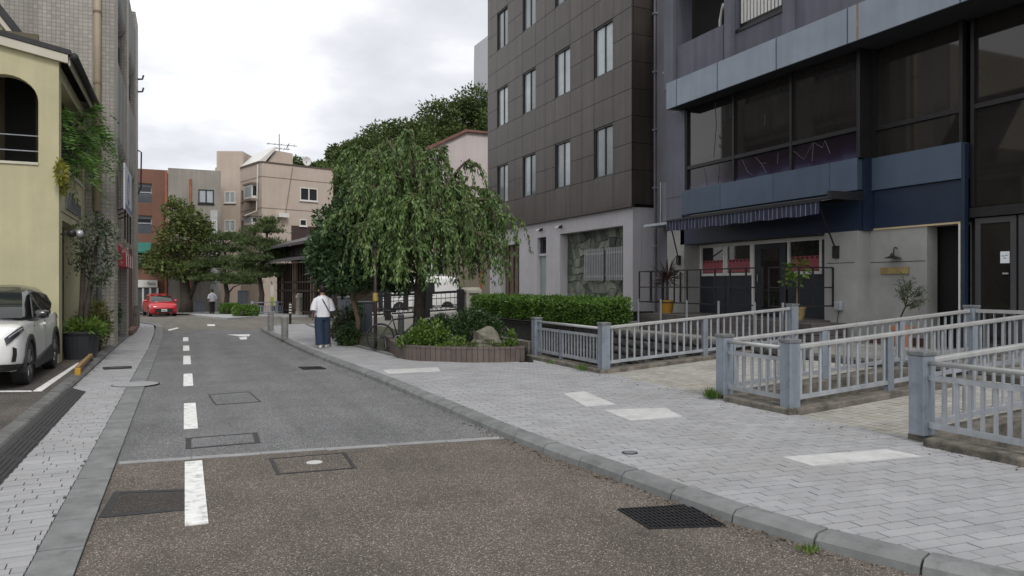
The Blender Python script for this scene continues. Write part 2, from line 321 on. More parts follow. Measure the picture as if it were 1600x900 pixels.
for i in range(6):
    x0 = -.54 + i * .62 + .004; x1 = min(-.54 + (i + 1) * .62 - .004, 3.19); j = random.uniform(-.015, .015)
    MB().prism([(x0, strip_y(x0) - .055 + j), (x1, strip_y(x1) - .055 + j), (x1, strip_y(x1) + .055 + j), (x0, strip_y(x0) + .055 + j)], .0005, .006).build('edging_stone', m_strip, sr)
# painted markings
def paint(name, poly, label=None, z=.003, m=m_white, f=None):
    o = MB().prism([(p[0], p[1]) for p in poly], lambda p: (zf(p[1]) - .02), lambda p: zf(p[1]) + z).build(name, m); return tag(o, kind='structure')
for (y0, y1) in ((5.55, 7.56), (9.32, 11.36), (13.33, 15.19), (17.05, 19.09), (20.61, 22.39), (24.2, 26.03)):
    paint('lane_dash', [(.015, y0), (.165, y0), (.17, y1), (.02, y1)], z=.008 if y0 < 6 else .003)
for P in ([(262, 515), (278, 511.5), (279, 513), (264, 517)], [(324, 507), (336, 507), (336, 509), (324, 509)], [(355, 521.5), (391, 521), (389, 523.5), (374, 523.5)], [(373, 525), (385, 524), (386, 527), (376, 527.5)]):
    paint('road_mark', [GF(*p) for p in P])
# covers let into the road
def cover(px, label, mat, w=.045, disc=None, bars=0):
    P = [G(*p, 0.) for p in px]; cen = sum(P, Vector()) / 4; r = thing('manhole_cover', label, 'manhole cover', cen)
    f = MB()
    inn = [p + (cen - p).normalized() * w * 1.5 for p in P]
    for i in range(4):
        a, b_, c_, d_ = P[i], P[(i + 1) % 4], inn[(i + 1) % 4], inn[i]; f.prism([(q.x, q.y) for q in (a, b_, c_, d_)], -.01, .005)
    f.build('frame', m_iron, r)
    inn2 = [p + (cen - p).normalized() * .012 for p in inn]
    MB().prism([(q.x, q.y) for q in inn2], -.01, .0035).build('lid', mat, r)
    if disc: MB().lathe([(.075, -.01), (.075, .006), (.05, .0075)], (*G(*disc)[:2], 0), 20).build('lid_plug', m_patch, r)
    return r
cover([(290, 685), (402, 676), (407, 692), (290, 702)], 'rectangular iron cover in grey asphalt just past the stone strip', m_asph)
cover([(420, 717), (540, 707), (557, 732), (432, 742)], 'rectangular brown filled cover with pale round plug', m_brown, .03, (491, 723))
cover([(178, 769), (316, 763), (318, 795), (153, 810)], 'rectangular brown filled cover crossed by the white lane dash', asphalt('dark_cover_fill', (.025, .022, .02), (.06, .052, .046), (.25, .22, .19), .35, 150, .07), .06)
cover([(325, 617), (390, 612), (408, 628), (336, 633)], 'thin framed rectangular cover out in the grey asphalt', m_asph, .025)
rc = thing('round_cover', 'pale round manhole cover straddling left pavement and kerb slabs', 'manhole cover', G(210, 602)); c0 = G(212, 602)
MB().lathe([(.36, 0), (.36, .0215)], (c0.x, c0.y, 0), 32).build('rim', m_iron, rc); MB().lathe([(.345, 0), (.345, .0235)], (c0.x, c0.y, 0), 32).build('lid', m_tile, rc)
def grate(px, label, n=16, m=7):
    P = [G(*p, 0.) for p in px]; cen = sum(P, Vector()) / 4; r = thing('drain_grate', label, 'drain grate', cen)
    MB().prism([(q.x, q.y) for q in P], -.05, .002).build('pit', m_dark, r)
    lerp = lambda u, v: (P[0] * (1 - u) + P[1] * u) * (1 - v) + (P[3] * (1 - u) + P[2] * u) * v
    z = Vector((0, 0, .006))
    for i in range(n + 1): MB().bar(lerp(i / n, 0) + z, lerp(i / n, 1) + z, .009, .014).build('bar', m_iron, r)
    for i in range(m + 1): MB().bar(lerp(0, i / m) + z, lerp(1, i / m) + z, .008, .011).build('cross_bar', m_iron, r)
grate([(966, 797), (1074, 790), (1133, 823), (1015, 827)], 'black iron drain grate in brown asphalt against the kerb')
grate([(466, 574), (500, 573), (510, 577), (474, 578)], 'small dark drain grate in the grey asphalt by the kerb', 8, 3)
# ---- right pavement
edge = [G(620, 558, .08), G(560, 543, .08), G(530, 533, .08), G(513, 521, .08), G(490, 512, .08), G(477, 507, .08)]
RP_poly = [(p.x, p.y) for p in off(kl, .19)] + [(5.2, 31.4), (5.0, 29.5)] + [(p.x, p.y) for p in reversed(edge)] + [(4.28, 15.7), (6.6, 13.7), (7.0, 14.6), (CE(14.4), 14.4), (CE(1), 1), (CE(-3), -3)]
def inside(x, y, P):
    r = False; n = len(P); j = n - 1
    for i in range(n):
        if (P[i][1] > y) != (P[j][1] > y) and x < (P[j][0] - P[i][0]) * (y - P[i][1]) / (P[j][1] - P[i][1]) + P[i][0]: r = not r
        j = i
    return r
pav = tag(MB().prism(RP_poly, -.05, .069).build('pavement', m_grout), kind='structure')
def row_spans(poly, cx, cy, ca, sa, v):                                 # stretches of a tile row that lie inside the outline
    us = []; n = len(poly)
    for i in range(n):
        (xa, ya), (xb, yb) = poly[i], poly[(i + 1) % n]
        va, vb = -(xa - cx) * sa + (ya - cy) * ca - v, -(xb - cx) * sa + (yb - cy) * ca - v
        if (va > 0) != (vb > 0): t = va / (va - vb); x, y = xa + (xb - xa) * t, ya + (yb - ya) * t; us.append((x - cx) * ca + (y - cy) * sa)
    us.sort(); return list(zip(us[::2], us[1::2]))
def tilefield(root, poly, ang, tw, th, gap, zt, mat, nobj, x0, x1, y0, y1, zfun=None, jitter=.002, bond=.5, zlim=None):
    ca, sa = math.cos(ang), math.sin(ang); cand = []
    cx, cy = (x0 + x1) / 2, (y0 + y1) / 2; R = math.hypot(x1 - x0, y1 - y0) / 2; nv = int(R / th) + 1
    for j in range(-nv, nv):
        o = random.random() if bond == 'r' else (j % 2) * bond; v = j * th
        for ua, ub in row_spans(poly, cx, cy, ca, sa, v):
            i = math.floor(ua / tw - o); 
            while (i + o) * tw < ub:
                a, b = max(ua, (i + o) * tw), min(ub, (i + 1 + o) * tw); i += 1
                if b - a < .03: continue
                u = (a + b) / 2; x = cx + u * ca - v * sa; y = cy + u * sa + v * ca
                if not (y0 <= y <= y1): continue
                d = x * sA + y * cA; r_ = x * cA - y * sA; vis = d > 1 and abs(r_ / d) < .72 and (H - zt) / d < .40
                cand.append((d if vis else 1e3 + d, x, y, b - a))
    cand.sort(); ms = {}
    for d, x, y, w in cand[:nobj]:
        k = round(w, 2)
        if k not in ms: ms[k] = MB().box(-w / 2 + gap, w / 2 - gap, -th / 2 + gap, th / 2 - gap, -.02, 0).mesh('tile'); ms[k].materials.append(mat)
        o = link('tile', ms[k], None, root, loc=(x, y, zt + random.uniform(-jitter, jitter))); o.rotation_euler = (random.uniform(-.006, .006), random.uniform(-.004, .004), ang)
    rest = np.array([(x, y, w) for d, x, y, w in cand[nobj:]])
    if len(rest):
        n = len(rest); hh = th / 2 - gap; hw = rest[:, 2:3] / 2 - gap
        lx = np.concatenate([-hw, hw, hw, -hw], 1); ly = np.tile(np.array([-hh, -hh, hh, hh]), (n, 1))
        XY = np.stack([rest[:, 0:1] + lx * ca - ly * sa, rest[:, 1:2] + lx * sa + ly * ca], 2)
        zt_ = np.full((n, 4), zt) + RNG.uniform(-jitter, jitter, (n, 1)) + RNG.uniform(-jitter, jitter, (n, 4)) * .4
        if zfun: zt_ = zt_ - zt + zfun(XY[:, :, 0])
        top = np.concatenate([XY, zt_[:, :, None]], 2); bot = np.concatenate([XY, zt_[:, :, None] - .02], 2)
        V = np.concatenate([top, bot], 1).reshape(-1, 3); base = np.arange(n)[:, None] * 8
        fs = np.concatenate([(base + np.array(q))[:, None, :] for q in ((0, 1, 2, 3), (4, 5, 1, 0), (5, 6, 2, 1), (6, 7, 3, 2), (7, 4, 0, 3))], 1).reshape(-1, 4)
        me2 = bpy.data.meshes.new('tiles'); me2.from_pydata(V.tolist(), [], fs.tolist()); me2.update()
        tag(link('tiles', me2, mat, root), kind='stuff')
tilefield(pav, RP_poly, math.radians(-4.8), .245, .112, .004, .081, m_tile, 300, 2.4, 7.4, 1.0, 32)
for P in ([(880, 615), (912, 611), (962, 632), (915, 635)], [(943, 641), (1040, 637), (1066, 651), (985, 657)], [(1222, 714), (1385, 702), (1440, 713), (1270, 728)], [(598, 578), (684, 574), (688, 580), (606, 584)]):
    MB().prism([G(*p, .084)[:2] for p in P], .06, .0865).build('patch', m_patch, pav)
sc_ = thing('stopcock_lid', 'small dark round lid set in the pale pavement tiles', 'lid', G(984, 708, .08)); c0 = G(984, 708, .08)
MB().lathe([(.075, .06), (.075, .0875)], (c0.x, c0.y, 0), 20).build('rim', m_iron, sc_); MB().lathe([(.06, .06), (.06, .09)], (c0.x, c0.y, 0), 20).build('lid', m_cap, sc_)
# ---- left pavement, slabs, raised kerb, parking lot
LP = [(-1.62, 1), (-.82, 1), (-.82, 22), (-.9, 29), (-1.1, 34.5), (-1.9, 37.2), (-3.5, 38.2), (-3.5, 36), (-1.75, 33.5), (-1.62, 30)]
lpv = tag(MB().prism(LP, -.05, .004).build('pavement', m_grout), kind='structure')
tilefield(lpv, LP, math.radians(3), .26, .1, .004, .016, m_tile, 250, -3.4, -.7, 1, 38, bond='r')
SL = [(-.69, 1), (-.69, 8), (-.69, 22), (-.76, 29), (-.95, 34.5), (-1.75, 37.4), (-3.3, 38.5)]
sl = resample(SL, .62); so_ = off(sl, .125); si_ = off(sl, -.125)
slr = tag(MB().prism([(p.x, p.y) for p in off(sl, .12)] + [(p.x, p.y) for p in reversed(off(sl, -.12))], -.05, .006).build('kerb', m_grout), kind='structure')
for i in range(len(sl) - 1):
    t = (sl[i + 1] - sl[i]).normalized() * .004; j = random.uniform(-.002, .002)
    MB().prism([(q.x, q.y) for q in (so_[i] + t, so_[i + 1] - t, si_[i + 1] - t, si_[i] + t)], -.02, .018 + j).build('kerb_slab', m_kerb, slr)
lot = [(-1.72, -3), (-1.72, 17), (-1.72, 23), (-30, 23), (-30, -3)]
struct('parking_lot', MB().prism(lot, -.05, .08), m_lot)
rk = tag(MB().box(-1.73, -1.64, -2, 31, -.04, .05).build('kerb', m_kerb), kind='structure'); m_lk = M('left_kerb', (.13, .13, .125), .9, .3, 5, .4, 120, rand=.1, stain=(.04, .04, .035), stain_amt=.6, stain_scale=3)
kme = MB(); kme.add([(-.09, -.295, 0), (.08, -.295, 0), (.08, -.295, .05), (.045, -.295, .085), (-.09, -.295, .1), (-.09, .295, 0), (.08, .295, 0), (.08, .295, .05), (.045, .295, .085), (-.09, .295, .1)], [(0, 1, 2, 3, 4), (9, 8, 7, 6, 5), (1, 6, 7, 2), (2, 7, 8, 3), (3, 8, 9, 4), (0, 4, 9, 5), (0, 5, 6, 1)])
kme = kme.mesh('kerbstone'); kme.materials.append(m_lk)
for i in range(46): link('kerbstone', kme, None, rk, loc=(-1.69, 4 + i * .6, random.uniform(-.006, .006)))
pl = [(-30, .085)]
MBp = lambda pts, z: MB().prism([G(*p, z)[:2] for p in pts], z - .02, z + .004)
tag(MBp([(51, 611.5), (65, 611.5), (127, 567), (121, 567)], .08).build('parking_line', m_white), kind='structure')
tag(MBp([(-30, 611), (48, 610.5), (50, 612), (-30, 613)], .08).build('parking_line', m_white), kind='structure')
rr = thing('kerb_ramp', 'black rubber ramp laid along the raised left kerb', 'kerb ramp', (-1.45, 9, .02))
for i in range(8):
    y0 = 6.6 + i * .82; q = MB(); x0, x1 = -1.605, -1.36
    q.add([(x0, y0, .016), (x1, y0, .016), (x0, y0, .085), (x0 + .05, y0, .085), (x0, y0 + .81, .016), (x1, y0 + .81, .016), (x0, y0 + .81, .085), (x0 + .05, y0 + .81, .085)], [(0, 1, 3, 2), (4, 6, 7, 5), (1, 5, 7, 3), (2, 3, 7, 6), (0, 2, 6, 4), (0, 4, 5, 1)]).build('ramp_section', m_rubber, rr)
    for k in range(5): MB().box(x1 - .03 - k * .037, x1 - .018 - k * .037, y0 + .06, y0 + .75, .016, .026 + .0125 * (k + .4)).build('rib', m_rubber, rr)
for k, P in enumerate(([(160, 575.5), (206, 573.5), (206, 576), (162, 578)],)):
    s_ = thing('slot_drain', 'dark slot drain across the pale left pavement', 'drain', G(183, 576)); MBp(P, .014).build('channel', m_dark, s_); MBp([(160, 573.6), (206, 571.8), (206, 572.8), (161, 574.8)], .018).build('edge', m_iron, s_)
# ================================================================== BRIDGES, BANKS
SLP = .067
def bz(X): return .085 + SLP * (X - 7.0)
def bridge(y0, y1, xe, label):
    r = tag(MB().prism([(6.75, y0), (xe, y0), (xe, y1), (6.75, y1)], lambda p: bz(p[0]) - .28, lambda p: bz(p[0]) - .012).build('footbridge_deck', m_grout), kind='structure')
    r['label'] = label
    poly = [(CE(y0) - .05, y0 + .16), (xe, y0 + .16), (xe, y1 - .16), (CE(y1) - .05, y1 - .16)]
    tilefield(r, poly, 0, .115, .115, .004, .1, m_btile, 0, 6.7, xe, y0, y1, zfun=lambda X: bz(X), bond=0)
    for yy in (y0, y1): # side gutters/kerbs
        MB().prism([(CE(yy) - .02, yy - .15), (xe, yy - .15), (xe, yy + .15), (CE(yy) - .02, yy + .15)], lambda p: bz(p[0]) - .3, lambda p: bz(p[0]) + .07).build('edge_beam', m_okerb, r, bevel=.015)
    return r
bridge(8.19, 11.53, 12.75, 'wide beige tiled footbridge')
bridge(5.14, 6.95, 12.75, 'narrow beige tiled footbridge')
bridge(-2, 2.6, 12.75, 'tiled footbridge')
bkroot = None
for (y0, y1) in ((11.68, 14.6), (7.1, 8.04), (2.75, 4.99)):
    q = MB().box(CE(y0) - .14, CE(y0) + .17, y0 - .27, y1, -.05, .157).build('canal_kerb', m_okerb, bevel=.02); tag(q, kind='structure')
# bank on the far side
struct('building_ground', MB().box(CX1 + .02, 60, -12, 28.0, -.02, .45), M('yard_paving', (.2, .19, .17), .9, .2, 2))
bw = tag(MB().box(CX1 - .02, CX1 + .3, -12, 28, -1.4, .40).build('canal_far_wall', m_bank), kind='structure')
m_block = M('wall_block', (.095, .09, .086), .95, .35, 5, .9, 30, rand=.3, stain=(.03, .03, .02), stain_amt=.6, stain_scale=3)
bme = []
for k in range(4):
    q = MB(); rx = lambda: random.uniform(.0, .03)
    v = [(0, -.19, -.1), (0, .19, -.1), (0, .19, .1), (0, -.19, .1)]; w_ = [(-.05 - rx(), -.15, -.07), (-.05 - rx(), .15, -.07), (-.05 - rx(), .15, .075), (-.05 - rx(), -.15, .07), (-.09 - rx(), random.uniform(-.06, .06), .0)]
    q.add(v + w_, [(0, 4, 5, 1), (1, 5, 6, 2), (2, 6, 7, 3), (3, 7, 4, 0), (4, 8, 5), (5, 8, 6), (6, 8, 7), (7, 8, 4)]); me = q.mesh('block'); me.materials.append(m_block); bme.append(me)
for j in range(5):
    for i in range(26):
        o = link('block', random.choice(bme), None, bw, loc=(CX1 - .02, 10.2 + i * .39 + (j % 2) * .19, .42 - j * .21)); o.rotation_euler.x = random.choice((0, math.pi))
# ================================================================== RAILINGS
rail_bal = {}
def baluster(h):
    k = round(h, 3)
    if k not in rail_bal:
        me = MB().box(-.018, .018, -.009, .009, 0, k).mesh('baluster'); me.materials.append(m_galv); rail_bal[k] = me
    return rail_bal[k]
def post(r, x, y, z, h=.8, w=.17):
    MB().box(x - w / 2, x + w / 2, y - w / 2, y + w / 2, z, z + h).build('post', m_galvp, r, bevel=.008)
    MB().box(x - w / 2 - .012, x + w / 2 + .012, y - w / 2 - .012, y + w / 2 + .012, z + h, z + h + .045).build('post_cap', m_cap, r, bevel=.008)
def front_run(r, x0, y0, x1, y1, z, mid=True):      # along the pavement: round tube, second rail, balusters
    d = Vector((x1 - x0, y1 - y0, 0)); L = d.length; d.normalize(); p = Vector((x0, y0, 0)); Z = lambda a: Vector((0, 0, z + a))
    MB().tube([p + Z(.72), p + d * L + Z(.72)], .026, 10).build('top_rail', m_rail, r, smooth=True)
    MB().bar(p + Z(.575), p + d * L + Z(.575), .045, .05).build('mid_rail', m_galv, r)
    MB().bar(p + Z(.1), p + d * L + Z(.1), .045, .055).build('bottom_rail', m_galv, r)
    n = max(3, int((L - .2) / .125)); a = math.atan2(d.y, d.x)
    for i in range(n):
        q = p + d * (.1 + (L - .2) * (i + .5) / n); o = link('baluster', baluster(.425), None, r, loc=(q.x, q.y, z + .127)); o.rotation_euler.z = a
    if mid and L > 2: q = p + d * L * .4; MB().box(q.x - .03, q.x + .03, q.y - .03, q.y + .03, z, z + .6).build('stay', m_galvp, r)
def side_run(r, y, x0, x1, mids=(), zo=.07, zend=None):   # across a bridge: broad handrail, balusters
    P = lambda x, a: Vector((x, y, bz(x) + zo + a))
    MB().bar(P(x0, .74), P(x1, .74), .085, .055).build('handrail', m_rail, r, bevel=.012)
    MB().bar(P(x0, .11), P(x1, .11), .05, .05).build('bottom_rail', m_galv, r)
    n = int((x1 - x0) / .158)
    for i in range(n):
        x = x0 + (x1 - x0) * (i + .5) / n
        if any(abs(x - m) < .08 for m in mids): continue
        link('baluster', baluster(.59), None, r, loc=(x, y, bz(x) + zo + .13))
    for m in mids: MB().box(m - .055, m + .055, y - .035, y + .035, bz(m) + zo - .02, bz(m) + zo + .71).build('middle_post', m_galvp, r, bevel=.006)
ra = thing('bridge_railing', 'grey steel railing round the canal opening below the hedge', 'railing', (CE(11.5), 11.53, .16))
post(ra, CE(14.44), 14.44, .13); post(ra, CE(11.53), 11.53, .15); post(ra, 11.45, 11.53, bz(11.45) + .06)
front_run(ra, CE(14.44), 14.35, CE(11.53), 11.62, .16); side_run(ra, 11.53, CE(11.53) + .09, 11.36, (9.22,))
rb = thing('bridge_railing', 'grey steel railing round the narrow canal opening between two tiled footbridges', 'railing', (CE(8), 7.5, .16))
post(rb, CE(8.19), 8.19, .14); post(rb, CE(6.95), 6.95, .15); post(rb, 12.1, 8.19, bz(12.1) + .06); post(rb, 12.1, 6.95, bz(12.1) + .06)
front_run(rb, CE(8.19), 8.1, CE(6.95), 7.04, .16); side_run(rb, 8.19, CE(8.19) + .09, 12.01, (8.75, 10.4)); side_run(rb, 6.95, CE(6.95) + .09, 12.01, (8.6, 10.3))
MB().bar((12.1, 8.1, bz(12.1) + .81), (12.1, 7.04, bz(12.1) + .81), .085, .055).build('handrail', m_rail, rb); MB().bar((12.1, 8.1, bz(12.1) + .18), (12.1, 7.04, bz(12.1) + .18), .05, .05).build('bottom_rail', m_galv, rb)
for i in range(6): link('baluster', baluster(.59), None, rb, loc=(12.1, 7.15 + i * .165, bz(12.1) + .2))
rc_ = thing('bridge_railing', 'grey steel railing on the kerb beside the narrow footbridge, in front of void', 'railing', (CE(5), 5.14, .16))
post(rc_, CE(5.14), 5.14, .15); post(rc_, CE(2.6), 2.6, .15); post(rc_, 12.1, 5.14, bz(12.1) + .06)
front_run(rc_, CE(5.14), 5.05, CE(2.6), 2.7, .16, False); side_run(rc_, 5.14, CE(5.14) + .09, 12.01, (8.6, 10.3))
# ================================================================== BROWN PANEL BUILDING
m_panel = M('brown_metal_panel', (.064, .054, .048), .42, .16, .8, .06, 120, metal=.35, streak=.22, rand=.1)
m_lilac = M('lilac_render', (.47, .455, .48), .85, .07, 1.2, .3, 110, streak=.05)
m_green = M('green_stone', (.10, .118, .098), .85, .3, 3, .7, 30, rand=.35, hue=(.17, .185, .15), spec=.3)
m_alu = M('dark_aluminium', (.03, .03, .032), .4, .1, 4, 0, metal=.5)
m_grille = M('steel_grille', (.42, .43, .44), .4, .1, 4, 0, metal=.4)
BX = 14.0; BY0, BY1, BZ0 = 21.37, 34.4, 4.46
m_curref1 = glass('pale_curtain_reflection_glass', (.36, .41, .43), .05, .6, .3); m_curref2 = glass('dim_curtain_reflection_glass', (.15, .175, .19), .05, .6, .4)  # curtains and a whitish reflection, both painted into the opaque pane colours
br = thing('office_building', 'tall brown metal panelled building over a pale lilac ground floor', 'building', (BX, BY0, .45))
MB().box(BX + .14, BX + 14, BY0 + .14, BY1 - .03, BZ0 - .02, 19.5).build('core', m_dark, br)
cols = [(21.37, 22.57), (22.57, 23.91), (23.91, 25.75), (25.75, 27.06), (27.06, 28.88), (28.88, 30.22), (30.22, 31.89), (31.89, 33.18), (33.18, 34.4)]
rows = [4.46, 5.62]
while rows[-1] < 19: rows += [rows[-1] + .93, rows[-1] + 1.86, rows[-1] + 2.79, rows[-1] + 3.72]
def panel(y0, y1, z0, z1, side=False):
    e = .006
    if side: MB().box(y0 + e, y1 - e, BY0, BY0 + .08, z0 + e, z1 - e).build('panel', m_panel, br, bevel=.006)
    else: MB().box(BX, BX + .08, y0 + e, y1 - e, z0 + e, z1 - e).build('panel', m_panel, br, bevel=.006)
for j in range(len(rows) - 1):
    z0, z1 = rows[j], rows[j + 1]; k = (j - 1) % 4; win = j >= 1 and k in (0, 1)
    for i, (a, b_) in enumerate(cols):
        if win and i % 2 == 1: continue
        if i in (2, 4, 6): m_ = (a + b_) / 2; panel(a, m_, z0, z1); panel(m_, b_, z0, z1)
        else: panel(a, b_, z0, z1)
    panel(BX + .086, BX + .9, z0, z1, True); panel(BX + .9, BX + 2.6, z0, z1, True)
    if win and k == 0:
        z1 = rows[j + 2] if j + 2 < len(rows) else z1 + .9
        for i in (1, 3, 5, 7):
            a, b_ = cols[i]; a += .01; b_ -= .01; fw = .055
            f = MB(); f.box(BX + .03, BX + .16, a, a + fw, z0, z1).box(BX + .03, BX + .16, b_ - fw, b_, z0, z1).box(BX + .03, BX + .16, a + fw, b_ - fw, z0, z0 + fw).box(BX + .03, BX + .16, a + fw, b_ - fw, z1 - fw, z1)
            w = f.build('window', m_alu, br); mid = (a + b_) / 2
            MB().box(BX + .08, BX + .13, mid - .03, mid + .03, z0 + fw, z1 - fw).build('mullion', m_alu, w)
            for (p, q, x) in ((a + fw, mid - .03, .115), (mid + .03, b_ - fw, .1)): MB().box(BX + x, BX + x + .012, p, q, z0 + fw, z1 - fw).build('pane', random.choice((m_curref1, m_curref1, m_curref2)), w)
            if False:
                for (p, q) in ((a + fw + .01, mid - .05), (mid + .04, b_ - fw)): MB().box(BX + .128, BX + .135, p, q, z0 + fw + .02, z1 - fw).build('blind', M('blind_cloth_%d' % len(bpy.data.materials), (.55, .6, .63) if random.random() < .7 else (.3, .33, .36), .9, .1), w)
MB().box(BX - .03, BX + .1, BY0 - .03, BY1, BZ0 - .09, BZ0).build('drip_edge', m_panel, br)
# ground floor: render with a recessed stone panel
gw = MB(); Z0, Z1 = .78, BZ0 - .095
def wall_holes(mb, X, th, y0, y1, z0, z1, holes):                       # wall facing -X with rectangular holes (y0,y1,z0,z1)
    ys = sorted({y0, y1, *[h[0] for h in holes], *[h[1] for h in holes]}); zs = sorted({z0, z1, *[h[2] for h in holes], *[h[3] for h in holes]})
    for a, b_ in zip(ys, ys[1:]):
        run = None
        for c_, d_ in zip(zs, zs[1:]):
            hole = any(h[0] <= a and b_ <= h[1] and h[2] <= c_ and d_ <= h[3] for h in holes)
            if not hole: run = (run[0], d_) if run else (c_, d_)
            if hole and run: mb.box(X, X + th, a, b_, *run); run = None
        if run: mb.box(X, X + th, a, b_, *run)
    return mb
GX = BX + .12
wall_holes(gw, GX, .35, BY0 + .12, BY1, Z0, Z1, [(22.1, 26.85, Z0, 3.78), (28.1, 28.95, 1.2, 3.75), (30.85, 33.0, Z0, 3.6)])
gw.box(GX + .36, BX + 6, BY0 + .12, BY0 + .4, Z0, Z1); gw.build('wall', m_lilac, br)
MB().box(GX + .05, BX + 6, BY0 + .17, BY1, .3, Z0 - .002).build('plinth', M('dark_plinth', (.03, .03, .03), .9, .3), br)
sb = MB().box(GX + .4, GX + .5, 22.05, 26.9, Z0, 3.85).build('stone_panel', M('stone_joint', (.075, .08, .07), .95, .3, 6), br)
# irregular stones: cells of a jittered grid, each its own piece
ny, nz = 13, 9; P = {}
for i in range(ny + 1):
    for j in range(nz + 1):
        jy = 0 if i in (0, ny) else random.uniform(-.15, .15); jz = 0 if j in (0, nz) else random.uniform(-.13, .13)
        P[i, j] = (22.08 + 4.8 * (i + (0 if i in (0, ny) else .5 * (j % 2) - .25)) / ny + jy, .8 + 3.0 * j / nz + jz)
for i in range(ny):
    for j in range(nz):
        q = [P[i, j], P[i + 1, j], P[i + 1, j + 1], P[i, j + 1]]; cy = sum(p[0] for p in q) / 4; cz = sum(p[1] for p in q) / 4
        if (23.25 < cy < 25.3 and 1.85 < cz < 3.1) and not (23.45 < cy < 23.72): pass
        poly = []
        for k in range(4):
            a, b_ = q[k], q[(k + 1) % 4]; sh = lambda p: (p[0] + (cy - p[0]) * .06, p[1] + (cz - p[1]) * .08)
            a2, b2 = sh(a), sh(b_); poly += [a2, ((a2[0] * .6 + b2[0] * .4) + random.uniform(-.03, .03), (a2[1] * .6 + b2[1] * .4) + random.uniform(-.03, .03))]
        d = random.uniform(.02, .06); MB().ext([(GX + .405 - d, p[0], p[1]) for p in poly], (d + .01, 0, 0)).build('stone', m_green, sb)
for (a, b_) in ((25.2, 23.85), (23.6, 22.3)):
    w = MB().box(GX + .33, GX + .37, b_ + .04, a - .04, 1.95, 3.0).build('window', m_greyglass, br)
    n = 11
    for i in range(n + 1): y = b_ + (a - b_) * i / n; MB().box(GX + .22, GX + .25, y - .018, y + .018, 1.86, 3.07).build('grille_bar', m_grille, w)
    for z in (1.98, 2.85): MB().box(GX + .252, GX + .27, b_ - .02, a + .02, z, z + .07).build('grille_rail', m_grille, w)
w = MB().box(GX + .15, GX + .17, 28.1, 28.95, 1.2, 3.75).build('window', M('frosted', (.28, .33, .32), .3, .08), br); MB().box(GX + .06, GX + .149, 28.1, 28.95, 2.95, 3.05).build('frame', m_lilac, w); MB().box(GX + .13, GX + .148, 28.12, 28.93, 3.05, 3.75).build('pane', m_glass, w)
d = MB().box(GX + .25, GX + .3, 30.85, 33.0, Z0, 3.6).build('door', M('wood_door', (.12, .085, .06), .6, .3, 3), br)
for y in (31.4, 31.95, 32.5): MB().box(GX + .2, GX + .249, y - .03, y + .03, Z0, 3.6).build('door_stile', M('wood_dark', (.05, .035, .025), .6), d)
for y in (26.7, 28.5):
    l = MB().box(GX - .02, GX - .001, y - .06, y + .06, 4.02, 4.14).build('wall_light', m_black, br)
    for s_ in (-1, 1): MB().tube([(GX - .02, y, 4.08), (GX - .12, y + s_ * .06, 4.08), (GX - .18, y + s_ * .17, 4.02)], [.02, .03, .05], 8).build('lamp_head', m_white_w if s_ > 0 else m_black, l)
# ---- grey link wall between the two buildings
lk = thing('link_building', 'narrow grey rendered wall strip with a small window between brown and blue buildings', 'building', (14.88, 19.5, .45))
m_gw = M('grey_violet_render', (.18, .175, .20), .85, .12, 1, .25, 90, streak=.12)
lw = MB(); wall_holes(lw, 14.9, .3, 17.7, 21.36, .3, 19, [(19.9, 20.75, 8.9, 10.2)]); lw.build('wall', m_gw, lk)
w = MB().box(15.02, 15.05, 19.9, 20.75, 8.9, 10.2).build('window', m_greyglass, lk); MB().box(14.86, 15.0, 19.86, 20.8, 8.84, 8.899).build('sill', m_lilac, w)
MB().tube([(14.84, 21.22, .5), (14.84, 21.22, 16)], .04, 8).build('drain_pipe', m_gw, lk); 
for z in (3, 5, 7, 9, 11): MB().box(14.78, 14.9, 21.15, 21.29, z, z + .05).build('pipe_clip', m_galv, lk)
MB().tube([(14.7, 19.4, .5), (14.7, 19.4, 2.5), (14.7, 19.4, 2.6)], [.07, .07, .085], 10).build('vent_pipe', m_lilac, lk)
m_eq = M('meter_box', (.25, .25, .26), .6, .15)
b_ = MB().box(14.45, 14.85, 18.9, 19.6, 2.95, 3.5).build('meter_box', m_eq, lk, bevel=.01)
h = MB().box(14.2, 14.22, 18.35, 20.0, 3.75, 5.0).build('hatch_screen', m_gw, lk)
for y in (18.4, 19.2, 19.95): MB().box(14.17, 14.199, y - .02, y + .02, 3.72, 5.03).build('hatch_frame', m_galv, h)
MB().box(14.1, 14.9, 18.3, 20.8, 3.62, 3.7).build('canopy_shelf', m_galv, lk)
# ================================================================== BLUE BUILDING
m_fas = M('pale_blue_fascia', (.245, .285, .34), .55, .1, 1.2, .05, 90, streak=.06, rand=.05)
m_band = M('steel_blue_band', (.065, .095, .14), .5, .12, 1.2, .05, 90, streak=.05, rand=.05)
m_navy = M('navy_paint', (.013, .024, .05), .5, .2, 1.2, .1, 90)
m_grey = M('grey_wall', (.125, .128, .158), .8, .13, .9, .2, 90, streak=.12)
m_conc = M('bare_concrete', (.31, .31, .30), .85, .14, 1.3, .25, 70, stain=(.2, .195, .18), stain_amt=.55, stain_scale=.9)
m_tint = glass('tinted_glass', (.02, .018, .017), .03, .55)
bl = thing('office_building', 'blue grey building with dark tinted windows, pale blue fascia and cafe below', 'building', (12.95, 13, .45))
FX = 12.95
MB().box(13.75, 26, 3.2, 17.8, .4, 14).build('core', m_dark, bl)
